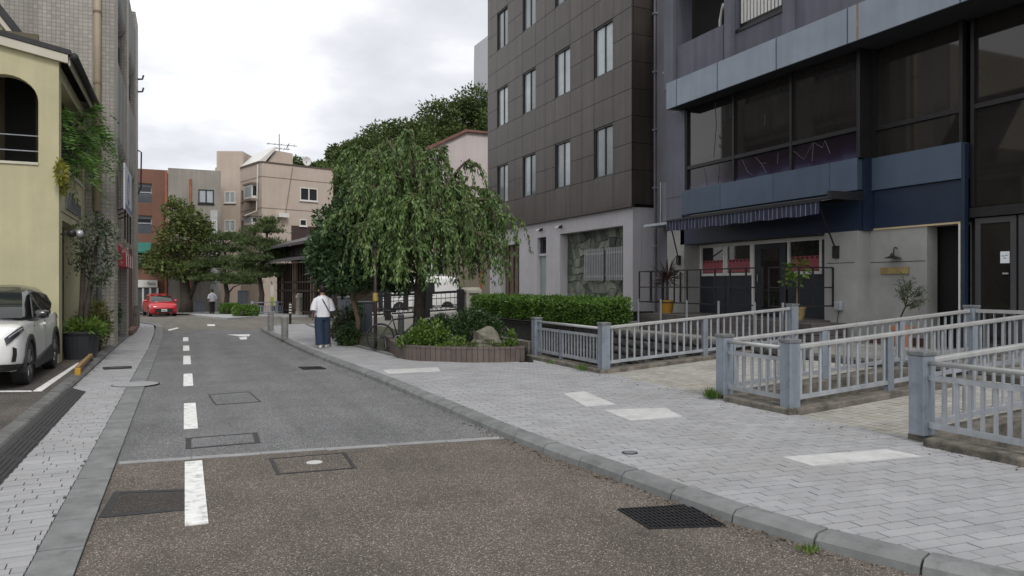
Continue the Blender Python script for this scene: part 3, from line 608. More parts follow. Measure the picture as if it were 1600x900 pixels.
# upper fascia as separate panels
fp = [17.21, 16.72, 15.02, 12.98, 11.0, 10.75, 8.6, 6.4, 4.0]
fr_ = MB().box(12.44, FX + .6, 4.0, 17.17, 6.63, 7.3).build('fascia', M('fascia_soffit', (.03, .032, .04), .8), bl)
for a, b_ in zip(fp, fp[1:]): MB().box(12.4, 12.438, b_ + .02, a - .02, 6.6, 7.33).build('fascia_panel', m_fas, fr_, bevel=.004)
for a in fp[1:-1]: MB().box(12.41, 12.437, a - .019, a + .019, 6.6, 7.33).build('joint_strip', m_band, fr_)
MB().box(12.4, 12.95, 17.172, 17.2, 6.6, 7.33).build('fascia_end', m_fas, fr_)
MB().box(12.401 - .006, 12.4 - .001, 10.73, 10.77, 6.6, 7.33).build('rust_streak', M('rust_stain', (.28, .17, .09), .9, .4, 6), fr_)
# upper storey: balcony recess, window, piers
uw = MB(); wall_holes(uw, FX, .5, 4, 17.9, 7.35, 14, [(15.3, 17.4, 7.35, 10.2), (13.25, 14.92, 8.2, 10.2), (10, 12, 8.2, 10.2)]); uw.build('upper_wall', m_grey, bl)
for y in (15.08, 13.05): MB().box(FX - .18, FX - .001, y - .09, y + .12, 7.34, 14).build('pier', m_grey, bl)
MB().box(FX - .12, FX - .001, 17.45, 17.9, 7.34, 14).build('pier', m_grey, bl)
MB().box(FX - .02, FX + .12, 15.42, 17.38, 7.42, 8.5).build('balcony_parapet', m_grey, bl); MB().box(FX - .01, FX + .1, 15.31, 15.38, 7.42, 8.45).build('balcony_bracket', m_dark, bl)
MB().box(FX + .9, FX + 1, 15.3, 17.4, 7.3, 10.2).build('balcony_back_wall', m_grey, bl)
w = MB().box(FX + .84, FX + .899, 15.4, 16.3, 7.4, 9.4).build('balcony_window', m_glass2, bl); MB().box(FX + .8, FX + .839, 16.3, 16.4, 7.4, 9.5).build('frame', m_alu, w)
MB().tube([(FX + .45, 16.1, 7.4), (FX + .45, 16.1, 8.9), (FX + .4, 15.95, 9.15), (FX + .33, 15.8, 9.2)], [.045, .045, .045, .06], 10).build('flue_pipe', m_white_w, bl, smooth=True)
for (a, b_) in ((13.25, 14.92), (10, 12)):
    w = MB().box(FX + .1, FX + .16, a, b_, 8.2, 10.2).build('window', m_alu, bl); MB().box(FX + .085, FX + .099, a + .07, b_ - .07, 8.32, 10.2).build('pane', m_greyglass, w); MB().box(FX - .03, FX + .09, a - .03, b_ + .03, 8.12, 8.2).build('sill', m_alu, w)
    for i in range(13): y = a + .12 + (b_ - a - .24) * i / 12; MB().box(FX + .06, FX + .08, y - .04, y + .04, 8.34, 10.2).build('blind_slat', m_white_w, w)
# long tinted windows
def glazed(X, ys, zs, film=None):
    f = MB().box(X + .1, X + .14, ys[-1], ys[0], zs[0], zs[-1]).build('window_band', m_dark, bl)
    for y in ys: MB().box(X - .02, X + .09, y - .035, y + .035, zs[0], zs[-1]).build('mullion', m_alu, f)
    for z in zs[1:-1]:
        for a, b_ in zip(ys, ys[1:]): MB().box(X - .015, X + .085, b_ + .036, a - .036, z - .045, z + .045).build('transom', m_alu, f)
    for a, b_ in zip(ys, ys[1:]):
        for k, (c_, d_) in enumerate(zip(zs, zs[1:])):
            MB().box(X + .045, X + .06, b_ + .036, a - .036, c_, d_).build('pane', film if (film and k == 0) else m_tint, f)
    return f
def filmmat():
    m, t, b, N, L = mk('printed_film'); geo = N('ShaderNodeNewGeometry'); sp = N('ShaderNodeSeparateXYZ'); L(geo.outputs['Position'], sp.inputs[0])
    n = N('ShaderNodeTexNoise'); n.inputs['Scale'].default_value = 2.2; L(geo.outputs['Position'], n.inputs['Vector'])
    q = N('ShaderNodeMath', operation='MULTIPLY_ADD'); L(n.outputs[0], q.inputs[0]); q.inputs[1].default_value = .35; L(sp.outputs[2], q.inputs[2])
    mr = N('ShaderNodeMapRange'); mr.inputs[1].default_value = 4.5; mr.inputs[2].default_value = 4.85; L(q.outputs[0], mr.inputs[0])
    r = N('ShaderNodeValToRGB'); e = r.color_ramp.elements; e[0].color = (.06, .06, .10, 1); e[1].color = (.016, .010, .016, 1); k = e.new(.4); k.color = (.022, .016, .038, 1); L(mr.outputs[0], r.inputs[0]); L(r.outputs[0], b.inputs['Base Color']); b.inputs['Roughness'].default_value = .12
    return m
f = glazed(FX, [16.98, 15.05, 13.08, 11.2], [4.34, 4.96, 6.62], filmmat())
m_line = M('white_film_line', (.11, .105, .125), .6, .1)
for pts in ([(1190, 184), (1196, 178), (1194, 196)], [(1240, 236), (1256, 249), (1271, 222), (1285, 231), (1289, 219), (1297, 240)], [(1271, 223), (1269, 252)], [(1181, 246), (1190, 256), (1197, 269)], [(1190, 256), (1197, 254)], [(1216, 238), (1215, 256)], [(1124, 258), (1122, 285)], [(1100, 263), (1105, 290)], [(1117, 160), (1119, 195), (1115, 246)], [(1131, 170), (1133, 189), (1141, 185), (1141, 166)], [(1160, 250), (1168, 268), (1176, 274)]):
    MB().tube([PX(x, y, FX + .04) for x, y in pts], .007, 5).build('film_line', m_line, f)
MB().box(FX - .05, FX + .1, 11.12, 11.17, 4.34, 6.62).build('corner_post', m_alu, bl)
MB().box(FX - .05, FX + .5, 17.02, 17.88, 4.2, 6.62).build('end_wall', m_grey, bl)
# band and navy panel
bd = MB().box(FX - .02, FX + .4, 11.2, 17.12, 3.68, 4.32).build('band', m_band, bl)
for a, b_ in zip([17.14, 15.5, 13.6, 11.9], [15.5, 13.6, 11.9, 11.18]): MB().box(FX - .06, FX - .022, b_ + .006, a - .006, 3.66, 4.335).build('band_panel', m_band, bd, bevel=.004)
MB().box(FX, FX + .45, 11.2, 17.27, 2.82, 3.655).build('navy_fascia', m_navy, bl)
MB().box(FX - .04, FX - .002, 17.15, 17.88, 3.3, 4.9).build('end_wall_lower', m_grey, bl)
# recessed right section
RX = 13.3
f2 = glazed(RX, [11.1, 9.2], [4.34, 4.95, 6.62]); MB().box(FX + .1, RX + .4, 11.13, 11.18, 2.82, 4.33).build('return_wall', m_navy, bl); MB().box(FX + .1, RX + .4, 11.13, 11.18, 4.331, 6.62).build('dark_return', m_alu, bl)
bd2 = MB().box(RX - .06, RX + .3, 9.16, 11.12, 3.66, 4.335).build('band', m_band, bl); MB().box(RX, RX + .3, 9.18, 11.12, 2.86, 3.65).build('navy_fascia', m_navy, bl)
MB().box(RX - .05, RX + .05, 9.1, 9.17, .5, 4.3).build('blue_jamb', m_navy, bl)
# tall dark shopfront
SX = 13.42
f3 = glazed(SX, [9.06, 7.4, 5.4, 3.4], [3.12, 4.98, 6.62]); MB().box(SX - .06, SX + .3, 3.4, 9.09, 2.92, 3.1).build('shop_beam', m_alu, bl)
for k, (a, b_) in enumerate(((9.02, 8.28), (8.24, 7.4), (7.36, 6.5), (6.46, 5.5))):
    dr = MB().box(SX + .02, SX + .06, b_ + .1, a - .1, .6, 2.8).build('shop_door', m_tint, bl)
    q = MB(); q.box(SX, SX + .08, a - .1, a, .5, 2.9).box(SX, SX + .08, b_, b_ + .1, .5, 2.9).box(SX, SX + .08, b_ + .1, a - .1, 2.8, 2.9).box(SX, SX + .08, b_ + .1, a - .1, .5, .6); q.build('door_frame', M('door_alu_%d' % k, (.075, .075, .08), .45, .1, metal=.3), dr)
    if k == 0:
        MB().box(SX + .005, SX + .019, 8.4, 8.56, 2.06, 2.27).build('paper_notice', M('paper', (.75, .78, .82), .8, .05), dr)
        for i, (y, z) in enumerate(((8.52, 2.19), (8.49, 2.15), (8.46, 2.2))): MB().box(SX + .002, SX + .004, y - .03, y + .012, z - .006, z + .006).build('notice_print', m_band, dr)
        MB().box(SX - .03, SX + .0, 8.41, 8.5, 1.86, 1.89).build('door_handle', m_galv, dr)
# concrete ground floor walls
cw = MB().box(FX, FX + .5, 11.22, 12.1, .4, 2.815).build('concrete_pier', m_conc, bl); MB().box(FX - .002, FX + .02, 11.3, 12.02, 2.14, 2.155).build('joint_line', m_dark, cw)
MB().box(FX, FX + .5, 17.1, 17.9, .4, 3.29).build('concrete_pier', m_conc, bl)
MB().box(FX + .501, FX + .9, 17.05, 17.2, .4, 2.815).build('recess_side', m_conc, bl)
cr_ = MB(); wall_holes(cr_, RX, .3, 9.2, 11.25, .4, 2.855, [(9.24, 9.9, .4, 2.82)]); cr_.build('concrete_wall', m_conc, bl); MB().box(FX + .02, RX, 11.225, 11.4, .4, 2.81).build('pier_return', M('stained_concrete', (.27, .265, .255), .85, .15, 1), bl)
MB().box(RX - .004, RX - .001, 9.93, 11.2, 2.14, 2.152).build('joint_line', m_dark, bl)
q = MB().box(RX - .03, RX + .02, 9.2, 11.1, 2.822, 2.856).build('timber_trim', M('pale_timber', (.5, .4, .24), .6, .15), bl)
MB().box(RX - .03, RX + .25, 9.2, 9.238, .45, 2.82).build('white_jamb', m_white_w, bl)
MB().box(RX + .9, RX + 1.0, 9.2, 10.6, .45, 2.9).build('passage_wall', m_conc, bl); pd = MB().box(RX + .84, RX + .899, 9.2, 9.75, 1.9, 2.7).build('passage_board', m_dark, bl)
MB().box(RX - .02, RX - .001, 9.93, 11.2, .4, .62).build('red_tile_base', M('red_tile', (.11, .05, .04), .6, .3, 9), bl)
wl = MB().tube([(RX - .001, 10.56, 2.42), (RX - .07, 10.56, 2.44), (RX - .1, 10.56, 2.38), (RX - .1, 10.56, 2.3)], .013, 6).build('wall_lamp', m_black, bl)
MB().lathe([(.03, .1), (.045, .05), (.07, .035), (.165, 0), (.16, -.004)], (RX - .14, 10.56, 2.22), 18).build('lamp_shade', m_black, wl)
MB().box(RX - .05, RX - .001, 10.28, 10.92, 1.9, 2.03).build('plank_sign', M('plank', (.27, .2, .085), .7, .3, 5), bl)
# cafe front, set back
cf = FX + .5
m_wain = M('dark_blue_panel', (.022, .027, .036), .55, .2, 2)
fr2 = MB().box(cf + .05, cf + .2, 12.1, 17.05, .9, 2.81).build('cafe_front', m_dark, bl)
MB().box(cf - .02, cf + .06, 12.1, 17.05, 2.72, 2.812).build('head_trim', m_white_w, fr2)
m_noren = M('pink_curtain', (.31, .085, .10), .85, .12, 5, .1, 40); m_nt = M('curtain_dot', (.05, .02, .02), .9)
def cafe_win(a, b_):
    w = MB(); z0, z1 = 1.93, 2.72; w.box(cf - .03, cf + .05, a - .07, a, z0, z1).box(cf - .03, cf + .05, b_, b_ + .07, z0, z1).box(cf - .04, cf + .05, b_ + .07, a - .07, z0, z0 + .07)
    o = w.build('window', m_white_w, fr2); MB().box(cf + .015, cf + .03, b_ + .07, a - .07, z0 + .07, z1).build('pane', m_tint, o)
    c = MB(); n = 30
    for i in range(n):
        y0 = b_ + .08 + (a - b_ - .16) * i / n; y1 = b_ + .08 + (a - b_ - .16) * (i + 1) / n; e0, e1 = .006 * math.sin(i * 1.3), .006 * math.sin((i + 1) * 1.3)
        c.add([(cf + .008 + e0, y0, 2.02), (cf + .008 + e1, y1, 2.02), (cf + .008 + e1, y1, 2.36), (cf + .008 + e0, y0, 2.36)], [(0, 1, 2, 3)])
    cc = c.build('curtain', m_noren, o, smooth=True)
    for i in range(6): y = b_ + .16 + (a - b_ - .32) * i / 5; MB().box(cf - .006, cf - .001, y - .03, y + .03, 2.3, 2.342).build('curtain_tab', m_nt, cc)
cafe_win(17.0, 15.95); cafe_win(15.93, 14.9); cafe_win(13.68, 12.62)
for a, b_ in ((17.04, 15.95), (15.94, 14.9), (13.68, 12.12)): MB().box(cf - .01, cf + .049, b_ + .005, a - .005, .9, 1.925).build('wainscot_panel', m_wain, fr2)
MB().box(cf - .03, cf + .049, 12.1, 12.6, 1.93, 2.715).build('side_panel', m_wain, fr2)
MB().box(cf - .04, cf + .05, 14.83, 14.9, .9, 2.72).build('white_jamb', m_white_w, fr2)
dr = MB().box(cf + .0, cf + .05, 13.76, 14.82, .92, 2.74).build('cafe_door', m_wain, fr2); MB().box(cf - .012, cf - .002, 13.98, 14.6, 1.1, 2.6).build('door_glass', m_tint, dr)
MB().box(cf - .02, cf - .013, 14.27, 14.31, 1.1, 2.0).build('glazing_bar', m_alu, dr); MB().box(cf - .021, cf - .0135, 13.98, 14.6, 1.52, 1.56).build('glazing_bar', m_alu, dr); MB().tube([(cf - .03, 14.7, 1.75), (cf - .03, 14.7, 1.95)], .012, 6).build('door_handle', m_galv, dr)
# ---- deck of boards in front of the cafe
m_board = M('weathered_board', (.085, .075, .072), .8, .3, 4, .3, 40, rand=.15)
dk = thing('timber_deck', 'low weathered timber deck in front of the cafe', 'deck', (11.6, 14, .45))
for i in range(14): MB().box(11.62 + i * .13, 11.74 + i * .13, 11.95, 17.3, .84, .9).build('floor_board', m_board, dk)
for i in range(4): MB().box(11.58, 11.612, 11.95, 17.35, .415 + i * .118, .525 + i * .118).build('front_board', m_board, dk)
for i in range(4): MB().box(11.6, 12.9, 11.9, 11.94, .41 + i * .118, .52 + i * .118).build('side_board', m_board, dk)
for i in range(3): MB().box(11.9, 12.9, 11.45 + .0 - i * .0, 11.89, .5 + i * .125, .61 + i * .125).build('step_board', m_board, dk)
dr_ = thing('deck_railing', 'thin black metal railing around the cafe deck', 'railing', (11.55, 14, .5)); DX = 11.55
def drail(p, q): 
    for z in (2.05, 1.62, 1.22): MB().bar((*p, z), (*q, z), .03, .03).build('rail', m_black, dr_)
drail((DX, 17.25), (DX, 12.5)); drail((DX, 12.3), (DX, 11.85)); drail((DX + .02, 11.85), (12.93, 11.85)); drail((DX + .02, 17.25), (12.4, 17.25))
for y in [17.25 - .53 * i for i in range(9)] + [12.5, 12.3, 11.85]: MB().box(DX - .016, DX + .016, y - .016, y + .016, 1.2, 2.05).build('upright', m_black, dr_)
for x in (11.95, 12.35, 12.93): MB().box(x - .016, x + .016, 11.834, 11.866, 1.2, 2.05).build('upright', m_black, dr_); MB().box(x - .016, x + .016, 17.234, 17.266, 1.2, 2.05).build('upright', m_black, dr_)
for y in (17.25, 16.2, 15.1, 13.9, 12.7, 11.86): MB().box(DX - .05, DX - .02, y - .02, y + .02, .4, 1.3).build('leg', m_galv, dr_)
# ---- striped awning
m_str = None
m, t, b, N, L = mk('striped_canvas'); geo = N('ShaderNodeNewGeometry'); sp = N('ShaderNodeSeparateXYZ'); L(geo.outputs['Position'], sp.inputs[0])
q = N('ShaderNodeMath', operation='MULTIPLY'); L(sp.outputs[1], q.inputs[0]); q.inputs[1].default_value = 7.4; fr = N('ShaderNodeMath', operation='FRACT'); L(q.outputs[0], fr.inputs[0]); gt = N('ShaderNodeMath', operation='GREATER_THAN'); gt.inputs[1].default_value = .89; L(fr.outputs[0], gt.inputs[0])
mx = N('ShaderNodeMix', data_type='RGBA'); L(gt.outputs[0], mx.inputs[0]); mx.inputs[6].default_value = (.018, .022, .05, 1); mx.inputs[7].default_value = (.2, .21, .25, 1); L(mx.outputs[2], b.inputs['Base Color']); b.inputs['Roughness'].default_value = .85; m_str = m
aw = thing('awning', 'navy awning with thin white stripes over the cafe windows', 'awning', (FX, 14, 3.4))
MB().box(FX - .2, FX - .065, 11.1, 16.6, 3.44, 3.6).build('cassette', m_black, aw, bevel=.02)
q = MB(); n = 90; a0, a1 = 16.45, 11.25
for i in range(n):
    y0, y1 = a0 + (a1 - a0) * i / n, a0 + (a1 - a0) * (i + 1) / n; w0, w1 = .018 * math.sin(i * .9), .018 * math.sin((i + 1) * .9); s0, s1 = .012 * math.sin(i * .45), .012 * math.sin((i + 1) * .45)
    q.add([(11.9 + w0, y0, 3.12 + s0), (11.9 + w1, y1, 3.12 + s1), (11.9, y1, 3.385), (11.9, y0, 3.385), (FX - .15, y1, 3.53), (FX - .15, y0, 3.53)], [(0, 1, 2, 3), (3, 2, 4, 5)])
q.build('canvas', m_str, aw); MB().bar((11.9, a0 + .02, 3.4), (11.9, a1 - .02, 3.4), .05, .045).build('front_bar', m_black, aw)
for y, yb in ((16.4, 17.3), (11.35, 11.75)):
    MB().tube([(11.95, y, 3.38), (FX - .05, yb, 2.45)], .018, 8).build('arm', m_black, aw); MB().box(FX - .09, FX - .002, yb - .06, yb + .06, 2.25, 2.52).build('arm_bracket', m_black, aw)
MB().box(11.95, FX - .1, 11.0, 11.09, 3.42, 3.58).build('end_arm', m_black, aw)
sp_ = thing('wall_socket', 'small grey socket box on concrete pier beside deck railing', 'socket box', (FX - .08, 11.7, 1.2)); MB().box(FX - .1, FX - .001, 11.58, 11.76, 1.12, 1.32).build('box', m_galv, sp_, bevel=.02); MB().tube([(FX - .05, 11.66, 1.12), (FX - .06, 11.7, .9), (FX - .02, 11.72, .75)], .008, 5).build('cable', m_black, sp_)
# ================================================================== YELLOW BUILDING (left)
m_yel = M('yellow_stucco', (.47, .435, .275), .9, .08, 1.2, .35, 110, streak=.05)
m_trim = M('cream_trim', (.52, .49, .40), .7, .08, 2, .05)
m_rooft = M('dark_roof', (.035, .034, .036), .7, .25, 6, .3, 40)
YX, YF, YB = -2.3, 17.53, 22.0
yb = thing('yellow_building', 'yellow stucco two storey building with an arched upstairs opening', 'building', (-4, YF, .08))
ax1 = PY(60, 200, YF).x; aw_ = .56; axc = ax1 - aw_; az0 = PY(60, 258, YF).z; azt = PY(22, 117, YF).z; az1 = azt - .5
zp = 4.12; ze = PX(97, 92, YX).z - .22
# front wall facing the lot, with an arched hole
n = 14; arc = [(axc + aw_ * math.cos(math.pi * k / n), az1 + (azt - az1) * math.sin(math.pi * k / n)) for k in range(n + 1)]
def roofz(x): return ze + .22 + (YX - x) * .2
fw = MB()
def fcol(xa, xb, za, zb): fw.add([(xa, YF, za), (xb, YF, za), (xb, YF, zb(xb)), (xa, YF, zb(xa)), (xa, YF + .25, za), (xb, YF + .25, za), (xb, YF + .25, zb(xb)), (xa, YF + .25, zb(xa))], [(0, 1, 2, 3), (7, 6, 5, 4), (1, 5, 6, 2), (0, 3, 7, 4), (3, 2, 6, 7)])
fcol(ax1, YX, .02, roofz); fcol(axc - aw_, ax1, .02, lambda x: az0); fcol(-9.5, axc - aw_, .02, roofz)
for (x0, z0), (x1, z1) in zip(arc, arc[1:]): fw.add([(x0, YF, z0), (x1, YF, z1), (x1, YF, roofz(x1)), (x0, YF, roofz(x0)), (x0, YF + .25, z0), (x1, YF + .25, z1)], [(1, 0, 3, 2), (0, 1, 5, 4)])
fw.build('front_wall', m_yel, yb, fix=True)
MB().box(axc - aw_, ax1, YF - .03, YF + .25, az0 - .001, az0 + .05).build('sill', m_trim, yb)
for y in (211, 235): p = PY(30, y, YF + .12); MB().tube([(axc - aw_, YF + .12, p.z), (ax1, YF + .12, p.z)], .011, 6).build('guard_rail', m_galv, yb)
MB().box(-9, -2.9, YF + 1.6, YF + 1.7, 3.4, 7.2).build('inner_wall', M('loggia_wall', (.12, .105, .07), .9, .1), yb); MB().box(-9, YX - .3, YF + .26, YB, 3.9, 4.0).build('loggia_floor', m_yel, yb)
MB().box(-3.5, -2.95, YF + 1.52, YF + 1.59, 4.0, 6.2).build('loggia_door', m_dark, yb)
# side wall along the street
sw = MB(); wall_s = []
for (a, b_, z0, z1) in ((YF + .25, 17.98, .02, zp), (20.2, YB, .02, zp), (17.98, 20.2, 3.03, zp), (YF + .25, 17.85, zp, ze), (21.55, YB, zp, ze), (17.85, 21.55, ze - .28, ze)): sw.box(YX - .25, YX, a, b_, z0, z1)
sw.build('side_wall', m_yel, yb)
MB().box(YX - .29, YX + .03, 17.86, 21.54, zp, zp + .06).build('coping', m_trim, yb)
for z in (zp + .35, zp + .65, zp + .95): MB().bar((YX - .12, 17.86, z), (YX - .12, 21.54, z), .025, .03).build('balcony_rail', m_black, yb)
for k in range(8): MB().bar((YX - .12, 18.1 + k * .47, zp + .06), (YX - .12, 18.1 + k * .47, zp + .97), .022, .022, (1, 0, 0)).build('baluster', m_black, yb)
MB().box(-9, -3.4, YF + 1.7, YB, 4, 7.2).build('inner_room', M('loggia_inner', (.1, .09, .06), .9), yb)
# recessed entrance
MB().box(YX - 1.6, YX - 1.5, 17.98, 20.2, .02, 3.03).build('entrance_back', m_yel, yb); MB().box(YX - 1.5, YX - .25, 17.9, 17.979, .02, 3.1).build('entrance_cheek', m_yel, yb)
MB().box(YX - .6, YX - .3, 17.99, 20.1, 2.2, 2.42).build('name_board', m_black, yb); MB().box(YX - .6, YX - .3, 17.99, 20.1, .95, 1.12).build('bench_rail', m_black, yb)
MB().box(YX - 1.49, YX - 1.44, 18.6, 19.6, .1, 2.15).build('entrance_door', m_trim, yb)
lm = MB().tube([(YX, 17.75, 2.72), (YX + .22, 17.75, 2.75)], .018, 6).build('ball_light', m_black, yb)
for k, (dx, dy) in enumerate(((.2, 0), (.32, .14))): MB().lathe([(.001, -.085), (.05, -.07), (.08, -.03), (.085, 0), (.08, .03), (.05, .07), (.001, .085)], (YX + dx, 17.78 + dy, 2.75), 12).build('globe', m_grille if k else m_black, lm, smooth=True)
# raised lettering strokes on the side wall
for k in range(15):
    p0 = 18.45 + k * .17; hgt = (.34, .26, .26, .4, .28, .28, .44, .26, .36, .26, .26, .42, .28, .28, .3)[k]
    MB().box(YX + .005, YX + .03, p0, p0 + .05, 3.32, 3.32 + hgt).build('letter_stroke', m_cap, yb)
    if k % 3 != 2: MB().box(YX + .006, YX + .029, p0 + .051, p0 + .169, 3.32, 3.36).build('letter_stroke', m_cap, yb)
MB().box(YX + .004, YX + .012, 17.8, 21, 3.2, 3.215).build('sign_rail', m_cap, yb)
# roof with gutter
rf = MB(); e0 = YX + .22; rz = lambda x: roofz(x)
rf.add([(e0, YF - .12, rz(e0) + .0), (-9.5, YF - .12, rz(-9.5)), (-9.5, YF - .12, rz(-9.5) + .1), (e0, YF - .12, rz(e0) + .1), (e0, YB + .0, rz(e0)), (-9.5, YB + .0, rz(-9.5)), (-9.5, YB, rz(-9.5) + .1), (e0, YB, rz(e0) + .1)], [(0, 3, 2, 1), (4, 5, 6, 7), (0, 4, 7, 3), (3, 7, 6, 2), (0, 1, 5, 4)])
ro = rf.build('roof', m_rooft, yb, fix=True)
MB().ext([(e0 - .05, YF - .1, rz(e0) - .001), (-9.5, YF - .1, rz(-9.5) - .001), (-9.5, YF - .1, rz(-9.5) - .2), (e0 - .05, YF - .1, rz(e0) - .17)], (0, .09, 0)).build('bargeboard', m_trim, ro, fix=True)
gu = MB()
gu.tube([(e0 + .06, YF - .1, rz(e0) - .02), (e0 + .06, YB, rz(e0) - .02)], .075, 10); gu.build('gutter', m_rooft, ro, smooth=True)
MB().box(e0 - .05, e0 - .02, YF - .02, YB, rz(e0) - .2, rz(e0) - .02).build('eaves_board', m_trim, ro)
# second gable roof behind
gx = PY(28, 58, 19.5)
MB().ext([(gx.x, 19.4, gx.z), (gx.x - 1.9, 19.4, gx.z + 2.6), (gx.x - 1.9, 19.4, gx.z + 2.8), (gx.x + .1, 19.4, gx.z + .1)], (0, 2.5, 0)).build('gable_roof', m_rooft, ro, fix=True)
MB().ext([(gx.x - .12, 19.45, gx.z - .02), (gx.x - 1.9, 19.45, gx.z + 2.4), (gx.x - 1.9, 19.45, gx.z + 2.6), (gx.x - .02, 19.45, gx.z + .0)], (0, .2, 0)).build('gable_trim', m_trim, ro, fix=True)
MB().box(-9, gx.x - .3, 19.6, 21.9, 5, gx.z + .2).build('gable_wall', m_yel, yb)
# ================================================================== GREY TILED BUILDING
m_mos = tilewall('mosaic_tile', (.29, .27, .235), (.37, .345, .30), (.22, .205, .18), .1, .1)
m_bay = M('bay_concrete', (.30, .29, .27), .8, .18, 1, .2, 60, streak=.3)
m_cream = M('cream_render', (.46, .42, .33), .85, .07, 1, .15, 90, streak=.06)
tb = thing('tiled_building', 'tall grey mosaic tiled building with rounded bays and a beige drainpipe', 'building', (-3, 22.1, .1))
TY = 22.06; TH = 12.4; TX = -1.62
MB().box(-3.0, -1.95, TY, 33.0, .05, TH - .3).build('wall', m_mos, tb)
MB().box(-4.35, -3.0, TY + .001, 30, .05, TH).build('tiled_wing', m_mos, tb)
MB().box(-12, -4.35, TY - .05, 30, .05, TH).build('cream_wing', m_cream, tb)
for (a, b_, h) in ((TY - .02, 23.0, TH + 1), (26.6, 27.5, TH + .5), (31.4, 33.1, 12.05)): MB().box(-2.3, TX, a, b_, .05, h).build('fin', m_mos, tb)
for (a, b_) in ((23.02, 26.58), (27.52, 31.38)):                           # bay: window, parapet with rounded foot
    for (z0, z1) in ((5.6, 7.9), (9.6, 11.4)):
        pr_ = [(-1.95, z0 - .1)] + [(-1.95 + .3 * math.sin(t * math.pi / 12), z0 + .35 - .45 * math.cos(t * math.pi / 12)) for t in range(7)] + [(TX - .02, z1), (-1.95, z1)]
        MB().ext([(x, a, z) for x, z in pr_], (0, b_ - a, 0)).build('bay', m_bay, tb, fix=True)
        w = MB().box(-1.94, -1.86, a + .1, b_ - .1, z1 + .02, z1 + 1.3).build('window', m_glass, tb); MB().box(-1.87, -1.83, a + .1, b_ - .1, z1 + .001, z1 + .08).build('window_frame', m_alu, w)
        for k in range(4): y = a + .1 + (b_ - a - .2) * k / 3; MB().box(-1.855, -1.82, y - .03, y + .03, z1 + .08, z1 + 1.3).build('mullion', m_alu, w)
MB().tube([(-1.98, TY - .09, .1), (-1.98, TY - .09, 3.6)], .06, 10).build('downpipe', m_cap, tb, smooth=True)
MB().tube([(-2.02, TY - .1, 3.6), (-2.02, TY - .1, TH + 1)], .09, 12).build('downpipe', M('beige_pipe', (.42, .36, .25), .6, .1, 2, .02, streak=.1), tb, smooth=True)
for z in (5.1, 6.9, 8.75, 10.6): MB().lathe([(.1, 0), (.1, .06)], (-2.02, TY - .1, z), 12).build('pipe_collar', M('pipe_band_%d' % int(z), (.2, .15, .1), .6), tb)
MB().box(-1.95, -1.7, 28.2, 30.8, .1, 3.0).build('doorway', M('maroon_panel', (.09, .02, .025), .6, .2), tb)
MB().box(-1.9, TX + .12, 27.4, 30.5, .05, .18).build('doorstep', M('brick_step', (.16, .09, .07), .8, .3, 9, .3), tb)
MB().box(-1.66, TX + .06, 31.2, 33.2, .05, .9).build('plinth', m_okerb, tb)
# hoops/insulators on the wall
for z in (9.4, 9.9): MB().tube([(TX, 33.0, z), (TX + .16, 33.0, z + .02), (TX + .2, 33.0, z + .18)], .035, 6).build('wall_hook', m_black, tb)
MB().tube([(TX, 33.05, 5.3), (TX + .1, 33.05, 5.6), (TX + .12, 33.05, 7.0), (TX - .05, 33.05, 7.1)], .03, 6).build('wall_hook', m_black, tb)
sg = thing('wall_sign', 'blue and white picture sign on bracket off the tiled building', 'sign', (TX, 24, 4.2))
p0, p1 = PX(180.5, 286, -1.42), PX(194, 345, -1.42)
MB().box(-1.46, -1.42, 22.6, 25.4, 3.75, 5.0).build('board', M('sign_white', (.55, .57, .62), .6, .05), sg)
m_sb = M('sign_blue', (.16, .2, .33), .6, .25, 4)
q = MB(); q.lathe([(.01, 0), (.46, .001), (.46, .006), (.01, .007)], (-1.418, 24.0, 4.42), 20, Matrix.Rotation(math.pi / 2, 3, 'Y')); q.build('printed_disc', m_sb, sg)
for k, y in enumerate((23.8, 24.05, 24.3)): MB().box(-1.41, -1.405, y, y + .09, 4.1, 4.6 - .1 * k).build('printed_stroke', m_white_w, sg)
MB().box(-1.42, -1.413, 22.65, 25.3, 3.8, 3.92).build('printed_band', m_sb, sg)
for y in (22.9, 24.0, 25.1): MB().tube([(TX - .3, y, 3.6), (-1.44, y, 3.8)], .02, 6).build('bracket', m_black, sg); MB().tube([(-1.44, y, 2.9), (-1.44, y, 3.76)], .02, 6).build('bracket', m_black, sg)
ra_ = thing('red_awning', 'small red canvas door awning on the tiled building', 'awning', (TX, 25, 2.2)); q = MB()
pr_ = [(-1.68, 3.0), (-1.62, 3.42), (-1.52, 3.42), (-1.28, 3.05), (-1.22, 2.62), (-1.25, 2.6), (-1.31, 3.0)]
MB().ext([(x, 23.6, z) for x, z in ((-1.95, 2.2), (-1.95, 2.95), (-1.75, 2.95), (-1.48, 2.6), (-1.45, 2.2))], (0, 2.7, 0)).build('canvas', M('red_canvas', (.33, .03, .055), .7, .15, 3, .1, 40), ra_, fix=True)
for k in range(4): MB().bar((-1.44, 23.62 + k * .88, 2.2), (-1.455, 23.62 + k * .88, 2.58), .012, .012).build('rib', m_white_w, ra_)
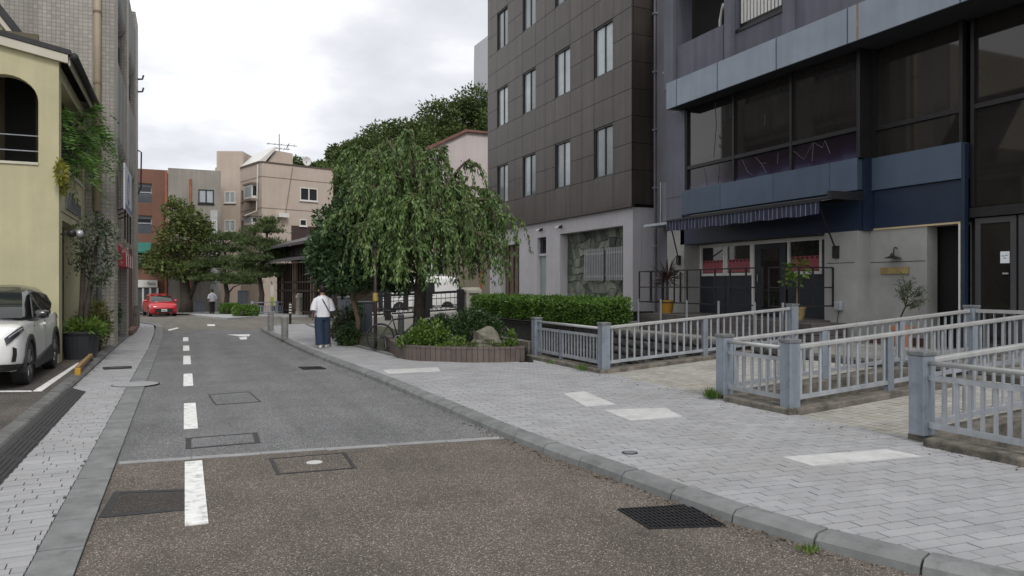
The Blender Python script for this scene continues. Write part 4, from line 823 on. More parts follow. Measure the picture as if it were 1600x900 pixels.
# ================================================================== FAR BUILDINGS
def wbox(P, hd):                                                       # local frame: u along heading, w = depth away to the left of u, z up
    h = math.radians(hd); u = Vector((math.sin(h), math.cos(h), 0)); w = Vector((-math.cos(h), math.sin(h), 0))
    M4 = Matrix(((u.x, w.x, 0, P[0]), (u.y, w.y, 0, P[1]), (0, 0, 1, 0), (0, 0, 0, 1))); return M4
def loc_(P, hd, p): return (wbox(P, hd).inverted() @ Vector(p))
def far_window(parent, M4, u0, u1, z0, z1, face=-1, frame=m_white_w, gl=m_glass2, mull=1):
    # window on the w=0 face, proud by 3 cm towards -w or +w (face)
    f = face
    q = MB()
    def bx(mb, a, b_, c_, d_, w0, w1): mb.box(a, b_, min(f * w0, f * w1), max(f * w0, f * w1), c_, d_, M4)
    bx(q, u0, u0 + .08, z0, z1, -.1, .05); bx(q, u1 - .08, u1, z0, z1, -.1, .05); bx(q, u0 + .08, u1 - .08, z0, z0 + .08, -.1, .06); bx(q, u0 + .08, u1 - .08, z1 - .08, z1, -.1, .05)
    for k in range(mull): m_ = u0 + (u1 - u0) * (k + 1) / (mull + 1); bx(q, m_ - .05, m_ + .05, z0 + .08, z1 - .08, -.1, .04)
    o = q.build('window', frame, parent, fix=True); g_ = MB(); bx(g_, u0 + .08, u1 - .08, z0 + .08, z1 - .08, -.1, .01); g_.build('pane', gl, o, fix=True)
    s_ = MB(); bx(s_, u0 - .06, u1 + .06, z0 - .08, z0 - .001, -.1, .12); s_.build('sill', frame, o, fix=True)
# ---- beige apartment block
m_bei = M('beige_render', (.45, .375, .315), .9, .07, .5, .1, 60, streak=.04)
m_bline = M('render_joint', (.2, .16, .12), .9); m_dbrown = M('dark_brown_cladding', (.055, .034, .032), .7, .15, 1, .1)
BP = CAM + ray(409, 447) * 62; HR, HL = 73, -17
bb = thing('beige_building', 'beige apartment block with roof aerial and dark brown lower storey', 'building', (BP.x, BP.y, zf(BP.y)))
MR = wbox(BP, HR); ML = wbox(BP, HL); lu = lambda x, y: loc_(BP, HR, RP(x, y, BP, HR)); ll = lambda x, y: loc_(BP, HL, RP(x, y, BP, HL))
rE = lu(520.5, 300).x; zt = lu(411, 254).z; zb_ = lu(470, 353).z; lE = ll(376, 300).x
MB().box(0, rE, 0, lE, zb_, zt, MR).build('wall', m_bei, bb, fix=True)
MB().box(2.601, rE - .02, .02, lE, -1, zb_ - .003, MR).build('lower_storey', m_dbrown, bb, fix=True)
MB().box(.0, 2.6, -.0, lE, -1, zb_ - .004, MR).build('beige_corner', m_bei, bb, fix=True)
# stair tower on the left
tl = lu(338.5, 300).x; t2 = loc_(BP, HR, RP(338.5, 240, BP + (ML @ Vector((lE, 0, 0)) - ML @ Vector((0, 0, 0))), HR)); t3 = loc_(BP, HR, RP(378, 235, BP + (ML @ Vector((lE, 0, 0)) - ML @ Vector((0, 0, 0))), HR))
PT = BP + (ML @ Vector((lE, 0, 0)) - ML @ Vector((0, 0, 0))); Dt = (PT.x * sA + PT.y * cA); PTW = CAM + ray(338.5, 447) * Dt; HT_ = 112; MT = wbox(PTW, HT_); lt = lambda x, y: loc_(PTW, HT_, RP(x, y, PTW, HT_))
tz_ = lt(338.5, 236).z; MB().box(0, lt(379, 300).x, 0, 5, -1, tz_, MT).build('stair_tower', m_bei, bb, fix=True)
MB().box(t3.x - .6, t3.x + 7.5, lE + .6, lE + 5, zt - .2, t3.z - 1.0, MR).build('tower_wing', m_bei, bb, fix=True)
# sloped roof house
pa, pb, pc = lu(446, 234), lu(463.5, 238), lu(421, 252)
MB().ext([MR @ Vector((pc.x, .8, zt)), MR @ Vector((pa.x - .5, .8, pa.z)), MR @ Vector((pb.x, .8, pb.z)), MR @ Vector((pb.x, .8, zt))], MR.to_3x3() @ Vector((0, 4, 0))).build('roof_house', m_bei, bb, fix=True)
MB().ext([MR @ Vector((pc.x - .3, .5, zt + .02)), MR @ Vector((pa.x - .6, .5, pa.z + .08)), MR @ Vector((pa.x - .6, .5, pa.z + .3)), MR @ Vector((pc.x - .7, .5, zt + .2))], MR.to_3x3() @ Vector((0, 4.4, 0))).build('skylight_roof', m_white_w, bb, fix=True)
MB().box(-.05, rE + .05, -.05, lE, zt, zt + .12, MR).build('roof_edge', M('roof_cap', (.1, .07, .06), .8), bb, fix=True)
for z in (lu(411, 276).z, lu(411, 325).z): MB().box(.01, rE - .02, -.02, .0, z, z + .05, MR).build('joint', m_bline, bb, fix=True); MB().box(.01, lE, -.0, .02, z, z + .05, ML).build('joint', m_bline, bb, fix=True)
a, b_ = lu(468.5, 313), lu(496, 295); far_window(bb, MR, a.x, b_.x, a.z, b_.z, -1, m_white_w, m_glass)
a, b_ = lu(468, 353), lu(479, 343); far_window(bb, MR, a.x, b_.x, a.z, b_.z, -1, m_white_w, m_glass, 0)
a = lu(440, 340); v_ = MB().box(a.x - .45, a.x + .45, -.5, 0, a.z, a.z + .35, MR).build('vent_hood', m_white_w, bb, fix=True)
for (xa, ya, xb, yb_) in ((351, 317, 368, 299.5), (351, 361.5, 368, 344)): a, b_ = lt(xa, ya), lt(xb, yb_); far_window(bb, MT, a.x, b_.x, a.z, b_.z, -1, m_white_w, m_glass2)
for y0, y1 in ((313, 288), (353, 338)):
    a, b_ = ll(391, y0), ll(402.5, y1); bay = MB().box(min(a.x, b_.x), max(a.x, b_.x), 0, .5, a.z, b_.z, ML).build('bay_window', m_white_w, bb, fix=True)
    q = MB(); u0, u1 = sorted((a.x, b_.x)); q.box(u0 + .15, u1 - .15,   .45, .52, a.z + .25, b_.z - .15, ML); q.build('pane', m_glass2, bay, fix=True)
    MB().box(u0 - .01, u0 + .02, .1, .42, a.z + .25, b_.z - .15, ML).build('pane', m_glass, bay, fix=True)
    MB().box(u0 - .2, u1 + .2, 0, .62, a.z - .2, a.z - .001, ML).build('bay_sill', m_bline, bay, fix=True); MB().box(u0 - .2, u1 + .2, 0, .6, b_.z + .001, b_.z + .15, ML).build('bay_hood', m_bline, bay, fix=True)
for y0, y1 in ((316, 297), (362, 344)): a, b_ = ll(378, y0), ll(380.5, y1); far_window(bb, ML, min(a.x, b_.x), max(a.x, b_.x), a.z, b_.z, 1, m_bline, m_glass, 0)
pp = [ll(405, 257), ll(404, 300), ll(403, 330), ll(397, 338)]; MB().tube([ML @ Vector((p.x, .12 if i < 3 else .8, p.z)) for i, p in enumerate(pp)], .06, 6).build('conduit', m_white_w, bb)
cb_ = [lu(457, 262), lu(446, 333)]; MB().tube([MR @ Vector((p.x, -.04, p.z)) for p in cb_], .03, 5).build('cable', m_bline, bb)
an = thing('roof_aerial', 'thin television aerial on mast above the beige block', 'aerial', MR @ Vector((pa.x, 1.5, pa.z))); q = MR @ Vector((pa.x + .1, 1.5, 0)); zt_a = lu(446, 205).z
MB().tube([(q.x, q.y, pa.z), (q.x, q.y, zt_a)], .04, 6).build('mast', m_cap, an)
for k, (zz, L_) in enumerate(((zt_a - .9, 1.5), (zt_a - 1.25, .9))):
    MB().tube([(q.x - L_ * .7, q.y, zz), (q.x + L_, q.y, zz - .05)], .03, 5).build('boom', m_cap, an)
    for i in range(5): x = q.x - L_ * .6 + i * L_ * .36; MB().tube([(x, q.y - .5, zz), (x, q.y + .5, zz)], .02, 4).build('element', m_cap, an)
for i in range(2): MB().tube([(q.x + .6, q.y, zt_a - 1.2 - .1 * i), (q.x + .9, q.y + .2, zt_a - .7)], .03, 4).build('strut', m_cap, an)
dp = lu(482, 256); ds = thing('satellite_dish', 'white satellite dish on the roof of the beige block', 'satellite dish', MR @ Vector((dp.x, .4, zt + .1)))
Rm = (ray(482, 256) * -1 + Vector((.5, 0, .25))).normalized().to_track_quat('Z', 'Y').to_matrix(); MB().lathe([(.02, -.14), (.3, -.09), (.42, 0), (.4, .01), (.28, -.07), (.02, -.11)], MR @ Vector((dp.x, .3, zt + .62)), 18, Rm).build('dish', m_white_w, ds, smooth=True); MB().tube([MR @ Vector((dp.x, .4, zt + .1)), MR @ Vector((dp.x, .38, zt + .6))], .04, 6).build('mount', m_cap, ds)
# ---- terracotta building with balconies and a bare concrete flank
CY = 64.0; m_terra = M('terracotta_tile', (.165, .08, .056), .75, .1, .6, .1, 60, streak=.08); m_cflank = M('flank_concrete', (.27, .25, .22), .9, .2, .35, .2, 40, streak=.1)
q0, q1, q2 = PY(205, 264, CY), PY(262, 266, CY), PY(345, 272, CY)
cbg = thing('terracotta_building', 'terracotta apartment building with balconies and bare concrete flank', 'building', (q1.x, CY, zf(CY)))
hol = []; zz = lambda y: PY(238, y, CY).z
tw_ = MB(); xb = [PY(x, 300, CY).x for x in (206, 237.5, 262)]; ZT = q1.z
for (za, zb2) in ((zz(317), zz(287)), (zz(365), zz(337)), (zz(416), zz(388))): hol.append((za, zb2))
zs_ = sorted([zz(500), ZT] + [z for h_ in hol for z in h_])
for a, b_ in zip(zs_, zs_[1:]):
    if not any(abs(a - h_[0]) < .01 for h_ in hol): tw_.box(xb[0] - 6, xb[1], CY, CY + .3, a, b_)
tw_.box(xb[1], xb[2], CY, CY + .3, zs_[0], ZT); tw_.build('wall', m_terra, cbg)
MB().box(xb[2] + .02, q2.x, CY - .05, CY + .3, zs_[0], q2.z + .25).build('concrete_flank', m_cflank, cbg); MB().box(xb[0] - 6, q2.x, CY + .31, CY + 12, zs_[0], ZT - .2).build('core', m_cflank, cbg)
for (za, zb2) in hol:
    bk = MB().box(xb[0] - 6, xb[1], CY + .31 - .02, CY + .33, za, zb2).build('balcony_back', M('balcony_back_%d' % int(za * 10), (.30, .32, .33), .8, .1), cbg)
    MB().box(xb[1] - 1.0, xb[1] - .1, CY + .2, CY + .28, za, zb2 - .25).build('balcony_door', m_glass, cbg); MB().box(xb[0], xb[1], CY - .02, CY + .04, za + .75, za + .83).build('balcony_rail', m_galv, cbg); MB().box(xb[0], xb[1], CY + .0, CY + .03, za, za + .7).build('balcony_panel', m_greyglass, cbg)
for x in (259.5, 297.5): p = PY(x, 300, CY); MB().tube([(p.x, CY - .12, zs_[0]), (p.x, CY - .12, ZT - .1 if x < 270 else ZT - .6)], .1, 6).build('copper_pipe', M('copper_pipe_%d' % int(x), (.3, .11, .06), .6), cbg)
MF = Matrix.Translation((0, CY - .05, 0)); a, b_ = PY(310, 317.5, CY), PY(334, 297, CY); far_window(cbg, MF, a.x, b_.x, a.z, b_.z, -1, m_alu, m_glass2)
a, b_ = PY(207, 395, CY - 1), PY(236, 384, CY - 1); MB().ext([(a.x, CY - 1.2, a.z), (a.x, CY - 1.2, a.z + .12), (a.x, CY - .01, b_.z + .3), (a.x, CY - .01, b_.z)], (b_.x - a.x, 0, 0)).build('teal_awning', M('teal_canvas', (.03, .14, .115), .8), cbg, fix=True)
a, b_ = PY(212, 449, CY - .4), PY(246, 437.5, CY - .4); sgn = MB().box(a.x, b_.x, CY - .45, CY - .06, a.z, b_.z).build('shop_sign', m_white_w, cbg)
pts = [PY(x, y, CY - .47) for x, y in ((230, 443), (232, 440), (233, 445), (235, 442), (236, 445), (238, 441), (239, 445), (241, 442), (242, 446))]; MB().tube(pts, .04, 4).build('sign_script', m_galv, sgn)
sh = MB().box(a.x, b_.x, CY - .3, CY - .06, zs_[0], a.z - .02).build('shop_window', m_greyglass, cbg)
for k in range(4): x = a.x + (b_.x - a.x) * k / 3; MB().box(x - .07, x + .07, CY - .36, CY - .301, zs_[0], a.z - .03).build('mullion', m_white_w, sh)
# pale infill house between the two
ph = thing('pale_house', 'pale narrow house front between terracotta and beige blocks', 'building', (*PY(333, 400, 66)[:2], zf(66))); a, b_ = PY(329, 500, 62.6), PY(340, 328, 62.6)
MB().box(a.x, b_.x, 62.9, 63.5, -1, b_.z).build('wall', M('pale_wall', (.42, .43, .42), .8), ph); far_window(ph, Matrix.Translation((0, 62.9, 0)), a.x + .1, a.x + .5, b_.z - 2.2, b_.z - .8, -1, m_white_w, m_glass2, 0)
# ---- dark timber lattice restaurant
WP = CAM + ray(520, 447) * 41; WH = -7.4; wr = thing('timber_restaurant', 'dark timber restaurant with lattice front, red inside and tiled roof', 'building', (WP.x, WP.y, zf(WP.y))); MW = wbox(WP, WH); lw_ = lambda x, y: loc_(WP, WH, RP(x, y, WP, WH))
m_tim = M('dark_timber', (.028, .019, .015), .7, .25, 4, .1); m_timl = M('pale_timber_post', (.20, .15, .11), .7, .2, 4); m_red = M('red_cloth', (.22, .02, .02), .8, .3, 3)
uE = lw_(433, 430).x; ze_ = lw_(478, 384).z; ze2 = lw_(478, 408).z; z0w = zf(44) - .1; zf2 = lw_(478, 456).z
MB().box(.2, uE, -2.4, -.9, z0w, ze2, MW).build('back_wall', m_red, wr, fix=True); MB().box(-.1, .19, -2.5, .0, z0w, ze2, MW).build('end_wall', m_tim, wr, fix=True); MB().box(.2, uE, -.89, -.6, z0w, zf2 - .3, MW).build('dado', m_tim, wr, fix=True)
n = 22
for i in range(n): u = .2 + (uE - .3) * i / (n - 1); MB().box(u - .06, u + .06, -.1, .02, z0w, ze2 - .05 - (0 if i % 3 else .0), MW).build('lattice_bar', m_timl if i in (6, 7, 13, 14, 19) else m_tim, wr, fix=True)
for z in (zf2, zf2 + .55, z0w + .3): MB().box(-.1, uE, -.12, .04, z, z + .12, MW).build('lattice_rail', m_tim, wr, fix=True)
for i in range(11): u = .3 + (uE - .6) * i / 10; MB().box(u - .14, u + .14, -.3, -.25, zf2 + .16, zf2 + .5, MW).build('white_panel', m_galv, wr, fix=True)
for i in range(7): u = .6 + (uE - 1) * i / 6; MB().lathe([(.08, 0), (.16, .1), (.17, .5), (.16, .9), (.08, 1.0)], MW @ Vector((u, -.55, zf2 + .75)), 8).build('red_lantern', M('lantern_%d' % i, (.38, .03, .03), .6), wr)
def eave(z, out, th, rise, d, nm):
    q = MB(); q.add([MW @ Vector(p) for p in ((-.6, out, z), (uE + .8, out, z), (uE + .8, -d, z + rise), (-.6, -d, z + rise), (-.6, out, z + th), (uE + .8, out, z + th), (uE + .8, -d, z + rise + th), (-.6, -d, z + rise + th))], [(0, 1, 2, 3), (4, 7, 6, 5), (0, 4, 5, 1), (1, 5, 6, 2), (2, 6, 7, 3), (3, 7, 4, 0)]); return q.build(nm, m_roofg, wr, fix=True)
m_roofg = M('grey_tile_roof', (.075, .07, .075), .6, .2, 5, .2)
eave(ze2, 1.0, .14, .35, .3, 'lower_roof'); MB().box(-.1, uE, -2.5, -.2, ze2 + .2, ze_ + .2, MW).build('upper_wall', m_tim, wr, fix=True)
for i in range(5): u = .8 + (uE - 1.6) * i / 4; MB().box(u - .3, u + .3, -.21, -.16, ze2 + .45, ze_ - .1, MW).build('shutter', m_dark, wr, fix=True)
eave(ze_, .9, .16, 1.0, 2.6, 'upper_roof')
nb = thing('paper_banner', 'white and lime paper banner on post beside timber restaurant', 'banner', GF(425, 490)); a = GF(425, 489); fy = a.y
for (y0, y1, mm, nm) in ((446, 464, m_white_w, 'white_panel'), (464, 478, M('lime_print', (.36, .45, .06), .8), 'lime_panel')): p, q = PY(422.5, y1, fy), PY(427.5, y0, fy); MB().box(p.x, q.x, fy - .03, fy + .0, p.z, q.z).build(nm, mm, nb)
MB().tube([(a.x, a.y + .03, zf(fy)), (a.x, a.y + .03, PY(425, 445, fy).z)], .03, 6).build('pole', m_black, nb)
# ---- behind the weeping tree: cream house, yellow and red sign, parked van, pale buildings
m_crw = M('cream_house', (.44, .375, .29), .9, .08, .6, .1)
ch = thing('cream_house', 'cream rendered house wall seen below the weeping tree', 'building', (13, 44, 0)); a, b_ = PY(640, 480, 44), PY(712, 360, 44)
MB().box(a.x, 18, 44, 50, -.4, b_.z).build('wall', m_crw, ch); MB().box(a.x - .2, 18.2, 43.7, 50.2, b_.z + .001, b_.z + .25).build('roof', m_rooft, ch)
w0 = PY(655, 430, 44); far_window(ch, Matrix.Translation((0, 44, 0)), w0.x, w0.x + 1.6, w0.z, w0.z + 1.3, -1, m_white_w, m_glass)
sy = thing('shop_sign', 'yellow and red shop signboard behind the weeping tree', 'sign', (*PY(626, 460, 40)[:2], 0)); a, b_ = PY(612, 447, 40), PY(640, 408, 40); m_ys = M('yellow_sign', (.62, .44, .03), .6, .08); m_rs = M('red_sign', (.5, .05, .03), .6)
MB().box(a.x, b_.x, 40, 40.12, a.z, b_.z).build('yellow_board', m_ys, sy); c_, d_ = PY(617, 433, 39.97), PY(632, 423, 39.97); MB().box(c_.x, d_.x, 39.96, 39.998, c_.z, d_.z).build('red_board', m_rs, sy)
for k in range(3): x = c_.x + (d_.x - c_.x) * (.2 + .27 * k); MB().box(x, x + .09, 39.94, 39.958, c_.z + .06, d_.z - .06).build('white_stroke', m_white_w, sy)
for k in range(5): x = a.x + (b_.x - a.x) * (.2 + .15 * k); MB().box(x, x + .1, 39.97, 39.999, a.z + .12, a.z + .12 + (.24 if k % 2 else .34)).build('black_stroke', m_black, sy); MB().box(x, x + .13, 39.972, 39.998, a.z + .2 + .06 * (k % 2), a.z + .25 + .06 * (k % 2)).build('black_stroke', m_black, sy)
for x in (a.x + .2, b_.x - .2): MB().box(x - .05, x + .05, 40.13, 40.2, -.2, b_.z).build('leg', m_galv, sy)
for nm, xr, yr, lab in (('shop_banner', (545, 553), (331, 309), 'orange and red banner half hidden by weeping tree leaves'), ('shop_banner', (549, 567), (382, 352), 'bright yellow banner half hidden by weeping tree leaves')):
    a, b_ = PY(xr[0], yr[0], 38), PY(xr[1], yr[1], 38); t_ = thing(nm, lab, 'banner', (a.x, 38, zf(38))); MB().box(a.x, b_.x + .2, 38, 38.06, a.z, b_.z).build('cloth', m_rs if 'orange' in lab else m_ys, t_); MB().tube([(a.x, 38.1, zf(38)), (a.x, 38.1, b_.z + .1)], .04, 6).build('pole', m_galv, t_)
wh = thing('pale_house', 'pale pinkish house wall with reddish roof edge beside brown building', 'building', (17, 47, 0)); a, b_ = PY(716, 400, 47), PY(790, 207, 47); c_ = PY(716, 219, 47)
m_pk = M('pinkish_render', (.55, .49, .475), .9, .06, .4, .1, streak=.04); m_rt = M('red_roof_edge', (.20, .10, .08), .8)
q0_, q1_ = PY(690, 224, 47), PY(728, 206.5, 47)
MB().box(q1_.x, 22, 47, 56, -.4, q1_.z).build('wall', m_pk, wh); MB().ext([(q1_.x, 47.02, -.4), (q1_.x, 47.02, q1_.z), (q1_.x - 2.6, 47.02, q1_.z - 1.35), (q1_.x - 2.6, 47.02, -.4)], (ray(690, 0).x * 5, ray(690, 0).y * 5, 0)).build('lean_to_wall', m_pk, wh, fix=True)
MB().ext([(q1_.x, 46.8, q1_.z), (q1_.x, 46.8, q1_.z + .2), (q1_.x - 2.9, 46.8, q1_.z - 1.3), (q1_.x - 2.9, 46.8, q1_.z - 1.5)], (ray(690, 0).x * 5.2, ray(690, 0).y * 5.2, 0)).build('roof', m_rt, wh, fix=True); MB().box(q1_.x, 22, 46.8, 47, q1_.z - .0, q1_.z + .15).build('parapet', m_rt, wh)
gb = thing('grey_tower', 'pale grey tower block rising behind the hill trees', 'building', (60, 150, 0)); a, b_ = PY(741, 300, 120), PY(790, 52, 120)
MB().ext([(a.x, 120, 0), (a.x, 120, PY(741, 72, 120).z), (b_.x, 120, b_.z + 2), (b_.x, 120, 0)], (ray(735, 0).x * 12, ray(735, 0).y * 12, 0)).build('wall', M('tower_grey', (.36, .37, .40), .8, .05, .2, 0), gb, fix=True)
for k in range(3): MB().box(a.x + .4, b_.x, 119.9, 119.99, 26 + k * 3.2, 26.3 + k * 3.2).build('floor_line', M('tower_line_%d' % k, (.25, .26, .28), .8), gb)
# ================================================================== VEGETATION
def leaf_obj(name, pts, mat, parent, L=.12, Wd=.05, dirs=None, droop=0, jit=.35, up=.0):
    n = len(pts); pts = np.asarray(pts, float)
    d = RNG.normal(size=(n, 3)) if dirs is None else np.asarray(dirs, float) + RNG.normal(size=(n, 3)) * jit
    d[:, 2] -= droop; d[:, 2] += up; d /= np.linalg.norm(d, axis=1)[:, None] + 1e-9
    r = RNG.normal(size=(n, 3)); s = np.cross(d, r); s /= np.linalg.norm(s, axis=1)[:, None] + 1e-9; nn = np.cross(d, s)
    l = (L * RNG.uniform(.65, 1.3, n))[:, None]; w = (Wd * RNG.uniform(.7, 1.25, n))[:, None]
    V = np.stack([pts, pts + d * l * .45 + s * w * .5 + nn * w * .15, pts + d * l, pts + d * l * .45 - s * w * .5 + nn * w * .15], 1).reshape(-1, 3)
    me = bpy.data.meshes.new(name); me.vertices.add(4 * n); me.vertices.foreach_set('co', V.ravel()); me.loops.add(4 * n); me.loops.foreach_set('vertex_index', np.arange(4 * n, dtype=np.int32))
    me.polygons.add(n); me.polygons.foreach_set('loop_start', np.arange(0, 4 * n, 4, dtype=np.int32)); me.update(calc_edges=True); me.validate()
    return link(name, me, mat, parent)
def blob_pts(clumps, n, shell=.55):                                    # clumps: (center, radii) -> points mostly near each clump's skin
    wts = np.array([c[1][0] * c[1][1] + c[1][0] * c[1][2] for c in clumps]); k = RNG.choice(len(clumps), n, p=wts / wts.sum())
    C = np.array([list(c[0]) for c in clumps])[k]; R = np.array([list(c[1]) for c in clumps])[k]; d = RNG.normal(size=(n, 3)); d /= np.linalg.norm(d, axis=1)[:, None]
    r = shell + (1 - shell) * RNG.random(n) ** .6; r *= RNG.uniform(.8, 1.15, n); return C + d * R * r[:, None], d
m_bark = M('bark', (.055, .045, .036), .95, .35, 8, .9, 22); m_barkl = M('pale_bark', (.17, .125, .085), .9, .3, 8, .6, 25)
lm_cherry = leafmat('weeping_leaf', (.05, .095, .032), (.175, .262, .082)); lm_camel = leafmat('camellia_leaf', (.018, .042, .016), (.065, .115, .045), .15, .35)
lm_hedge = leafmat('hedge_leaf', (.036, .085, .014), (.13, .24, .038)); lm_dark = leafmat('dark_leaf', (.045, .065, .018), (.145, .18, .05)); lm_pine = leafmat('pine_needle', (.035, .058, .02), (.105, .15, .05), .15)
lm_hill = leafmat('hill_leaf', (.026, .048, .012), (.095, .135, .034)); lm_fern = leafmat('fern_leaf', (.045, .095, .014), (.135, .215, .036)); lm_shrub = leafmat('shrub_leaf', (.015, .035, .012), (.055, .10, .03), .15); lm_yel = leafmat('yellow_leaf', (.13, .16, .02), (.33, .31, .05)); lm_olive = leafmat('olive_leaf', (.055, .075, .045), (.15, .18, .11)); lm_cord = leafmat('cordyline_leaf', (.03, .012, .015), (.085, .045, .04), .1)
def limbs(name, paths, mat, parent, n=7):
    q = MB()
    for pts, r in paths: q.tube(pts, r, n)
    return q.build(name, mat, parent, smooth=True)
# ---- weeping tree
tp = G(655, 527, .3); T = Vector((tp.x, tp.y, .25)); dep = T.x * sA + T.y * cA; R_ = Vector((cA, -sA, 0)); Fw = Vector((sA, cA, 0))
ws = thing('weeping_tree', 'large weeping cherry tree with hanging leafy branches in the planter', 'tree', T)
top = T + Vector((0, 0, 3.1))
limbs('trunk', [([T + Vector((.0, 0, -.1)), T + Vector((.0, 0, .5)), T + R_ * .03 + Vector((0, 0, 1.5)), T + R_ * .1 + Vector((0, 0, 2.4)), top + R_ * .12], [.2, .165, .15, .14, .11])], m_bark, ws)
pts = []; dirs = []; br_p = []
sc_w = dep / F
def at(px_, py_, dd=0): return T + R_ * ((px_ - 655) * sc_w) + Fw * dd + Vector((0, 0, H - .25 - (py_ - HY) * sc_w))
arch = [(560, 232, -.3), (600, 212, .4), (640, 210, -.8), (690, 215, .7), (735, 250, -.2), (765, 300, .4), (800, 345, -.3), (545, 300, .3), (540, 345, -.4), (585, 300, -1.3), (630, 290, -1.7), (690, 270, -1.6), (735, 330, -1.3), (600, 280, 1.4), (680, 250, 1.6), (740, 300, 1.4), (655, 330, -2.0), (700, 360, -1.9), (570, 370, -1.1), (765, 380, -.9), (640, 250, 0), (615, 345, -1.7), (770, 350, .2), (555, 265, .8), (712, 300, -1.0), (668, 225, .2), (600, 245, -.9), (580, 330, 1.0), (660, 395, -1.75), (630, 380, -1.5), (785, 320, -.5)]
for (ex, ey, dd) in arch:
    s0 = top + R_ * .1 + Vector((0, 0, random.uniform(-.9, .3))); e_ = at(ex, ey, dd); mid = (s0 + e_) / 2 + Vector((0, 0, .55 + random.random() * .3))
    L_ = []; 
    for k in range(9): t = k / 8; L_.append(s0 * (1 - t) ** 2 + mid * 2 * t * (1 - t) + e_ * t * t)
    br_p.append((L_, [.075 * (1 - t / 9) + .012 for t in range(9)]))
    outw = (e_ - s0); outw.z = 0; outw = outw.normalized() if outw.length > .01 else R_
    for k in range(24):                                                # hanging strands off the outer two thirds of the limb
        t = random.uniform(.3, 1.0); st = s0 * (1 - t) ** 2 + mid * 2 * t * (1 - t) + e_ * t * t
        o_ = (outw * random.uniform(.1, .55) + Vector((random.uniform(-.55, .55), random.uniform(-.55, .55), 0))); ln = random.uniform(.55, 1.85)
        if st.z - ln < 1.65: ln = max(.4, st.z - random.uniform(1.5, 2.3))
        S = []
        for j in range(8): u = j / 7; S.append(st + o_ * (u ** .6) * .9 + Vector((0, 0, .22 * math.sin(u * 2.2) * (1 - u) - ln * u ** 1.7)))
        if k % 2 == 0: br_p.append((S, [.013 - .0012 * j for j in range(8)]))
        for j in range(7):
            for h in range(8): a = random.random(); q = S[j] * (1 - a) + S[j + 1] * a; pts.append(q + Vector((random.gauss(0, .03), random.gauss(0, .03), random.gauss(0, .02)))); tt = (S[j + 1] - S[j]).normalized(); dirs.append((tt.x + random.gauss(0, .3), tt.y + random.gauss(0, .3), tt.z * .7 - .35))
limbs('branches', br_p, M('cherry_twig', (.09, .065, .048), .85, .3, 8), ws, 5)
leaf_obj('crown', pts, lm_cherry, ws, .13, .047, dirs, .15, .3)
# ---- generic tree
def tree(name, label, base, trunk, clumps, n, mat, L, Wd, bark=m_bark, group=None, shell=.5, limb_r=.06, droop=0, up=0, cat='tree'):
    r = thing(name, label, cat, base, group); paths = [trunk]; tops = trunk[0]
    for (c, R) in clumps:
        c = Vector(c); s_ = min(tops, key=lambda p: (Vector(p) - c).length + (0 if Vector(p).z < c.z else 1.0)); s_ = Vector(s_); mid = (s_ + c) / 2 + Vector((0, 0, .1 * (c - s_).length))
        paths.append(([s_, mid, c + Vector((0, 0, R[2] * .3))], [limb_r, limb_r * .7, limb_r * .25]))
    limbs('trunk', paths, bark, r); p, d = blob_pts(clumps, n, shell); leaf_obj('crown', p, mat, r, L, Wd, d, droop, .8, up); return r
def clumpset(at_, spec): return [(at_(x, y, dd), (rx, rx if ry is None else ry, rz)) for x, y, dd, rx, ry, rz in spec]
def atf(base, bx):                                                     # pixel placement around a trunk, at the trunk's own distance
    B = Vector(base); dp_ = B.x * sA + B.y * cA; k = dp_ / F; return (lambda px_, py_, dd=0: Vector((B.x, B.y, 0)) + R_ * ((px_ - bx) * k) + Fw * dd + Vector((0, 0, H - (py_ - HY) * k))), k
# camellia-like dense tree beside the pavement
B = G(556, 540, .08); a_, k = atf(B, 556); sp = [(545, 395, 0, 1.0, 1.0, .85), (515, 400, -.2, .65, .7, .55), (585, 400, -.1, .8, .8, .7), (530, 350, .1, .7, .7, .6), (508, 425, .2, .5, .5, .4), (560, 430, -.5, .8, .7, .45), (600, 430, 0, .6, .6, .45), (575, 365, .3, .8, .7, .6), (545, 318, .2, .4, .4, .45), (620, 415, .3, .5, .5, .5), (535, 440, .4, .7, .6, .35), (500, 380, .2, .35, .4, .35), (625, 440, .2, .35, .4, .3)]
tree('evergreen_tree', 'dense dark evergreen tree with glossy leaves beside the grey cabinets', B, ([B, a_(560, 500), a_(552, 470), a_(550, 430)], [.09, .075, .07, .05]), clumpset(a_, sp), 11000, lm_camel, .15, .07, m_barkl, shell=.45)
# dark broadleaf street tree past the junction
B = GF(290, 490); a_, k = atf(B, 290); sp = [(285, 370, 0, 1.9, 1.6, 1.3), (255, 400, .3, 1.4, 1.2, .9), (312, 400, .3, 1.4, 1.2, 1.0), (278, 330, 0, 1.1, 1.0, .9), (300, 345, -.5, 1.2, 1, 1), (240, 412, 0, 1.0, .9, .7), (322, 375, 0, .9, .9, .8), (270, 420, -.6, 1.5, 1.2, .7), (305, 425, -.4, 1.3, 1.2, .7), (270, 316, 0, .45, .4, .5), (315, 355, .3, .8, .8, .6)]
tree('broadleaf_tree', 'tall dark broadleaf tree with thick trunk beside the red car', B, ([B, a_(291, 470), a_(288, 440), a_(284, 400), a_(282, 360)], [.55, .42, .36, .25, .12]), clumpset(a_, sp), 7000, lm_dark, .3, .15, limb_r=.15, shell=.3)
limbs('fork', [([a_(294, 470), a_(303, 450), a_(312, 425)], [.2, .15, .1])], m_bark, bpy.data.objects['broadleaf_tree'])
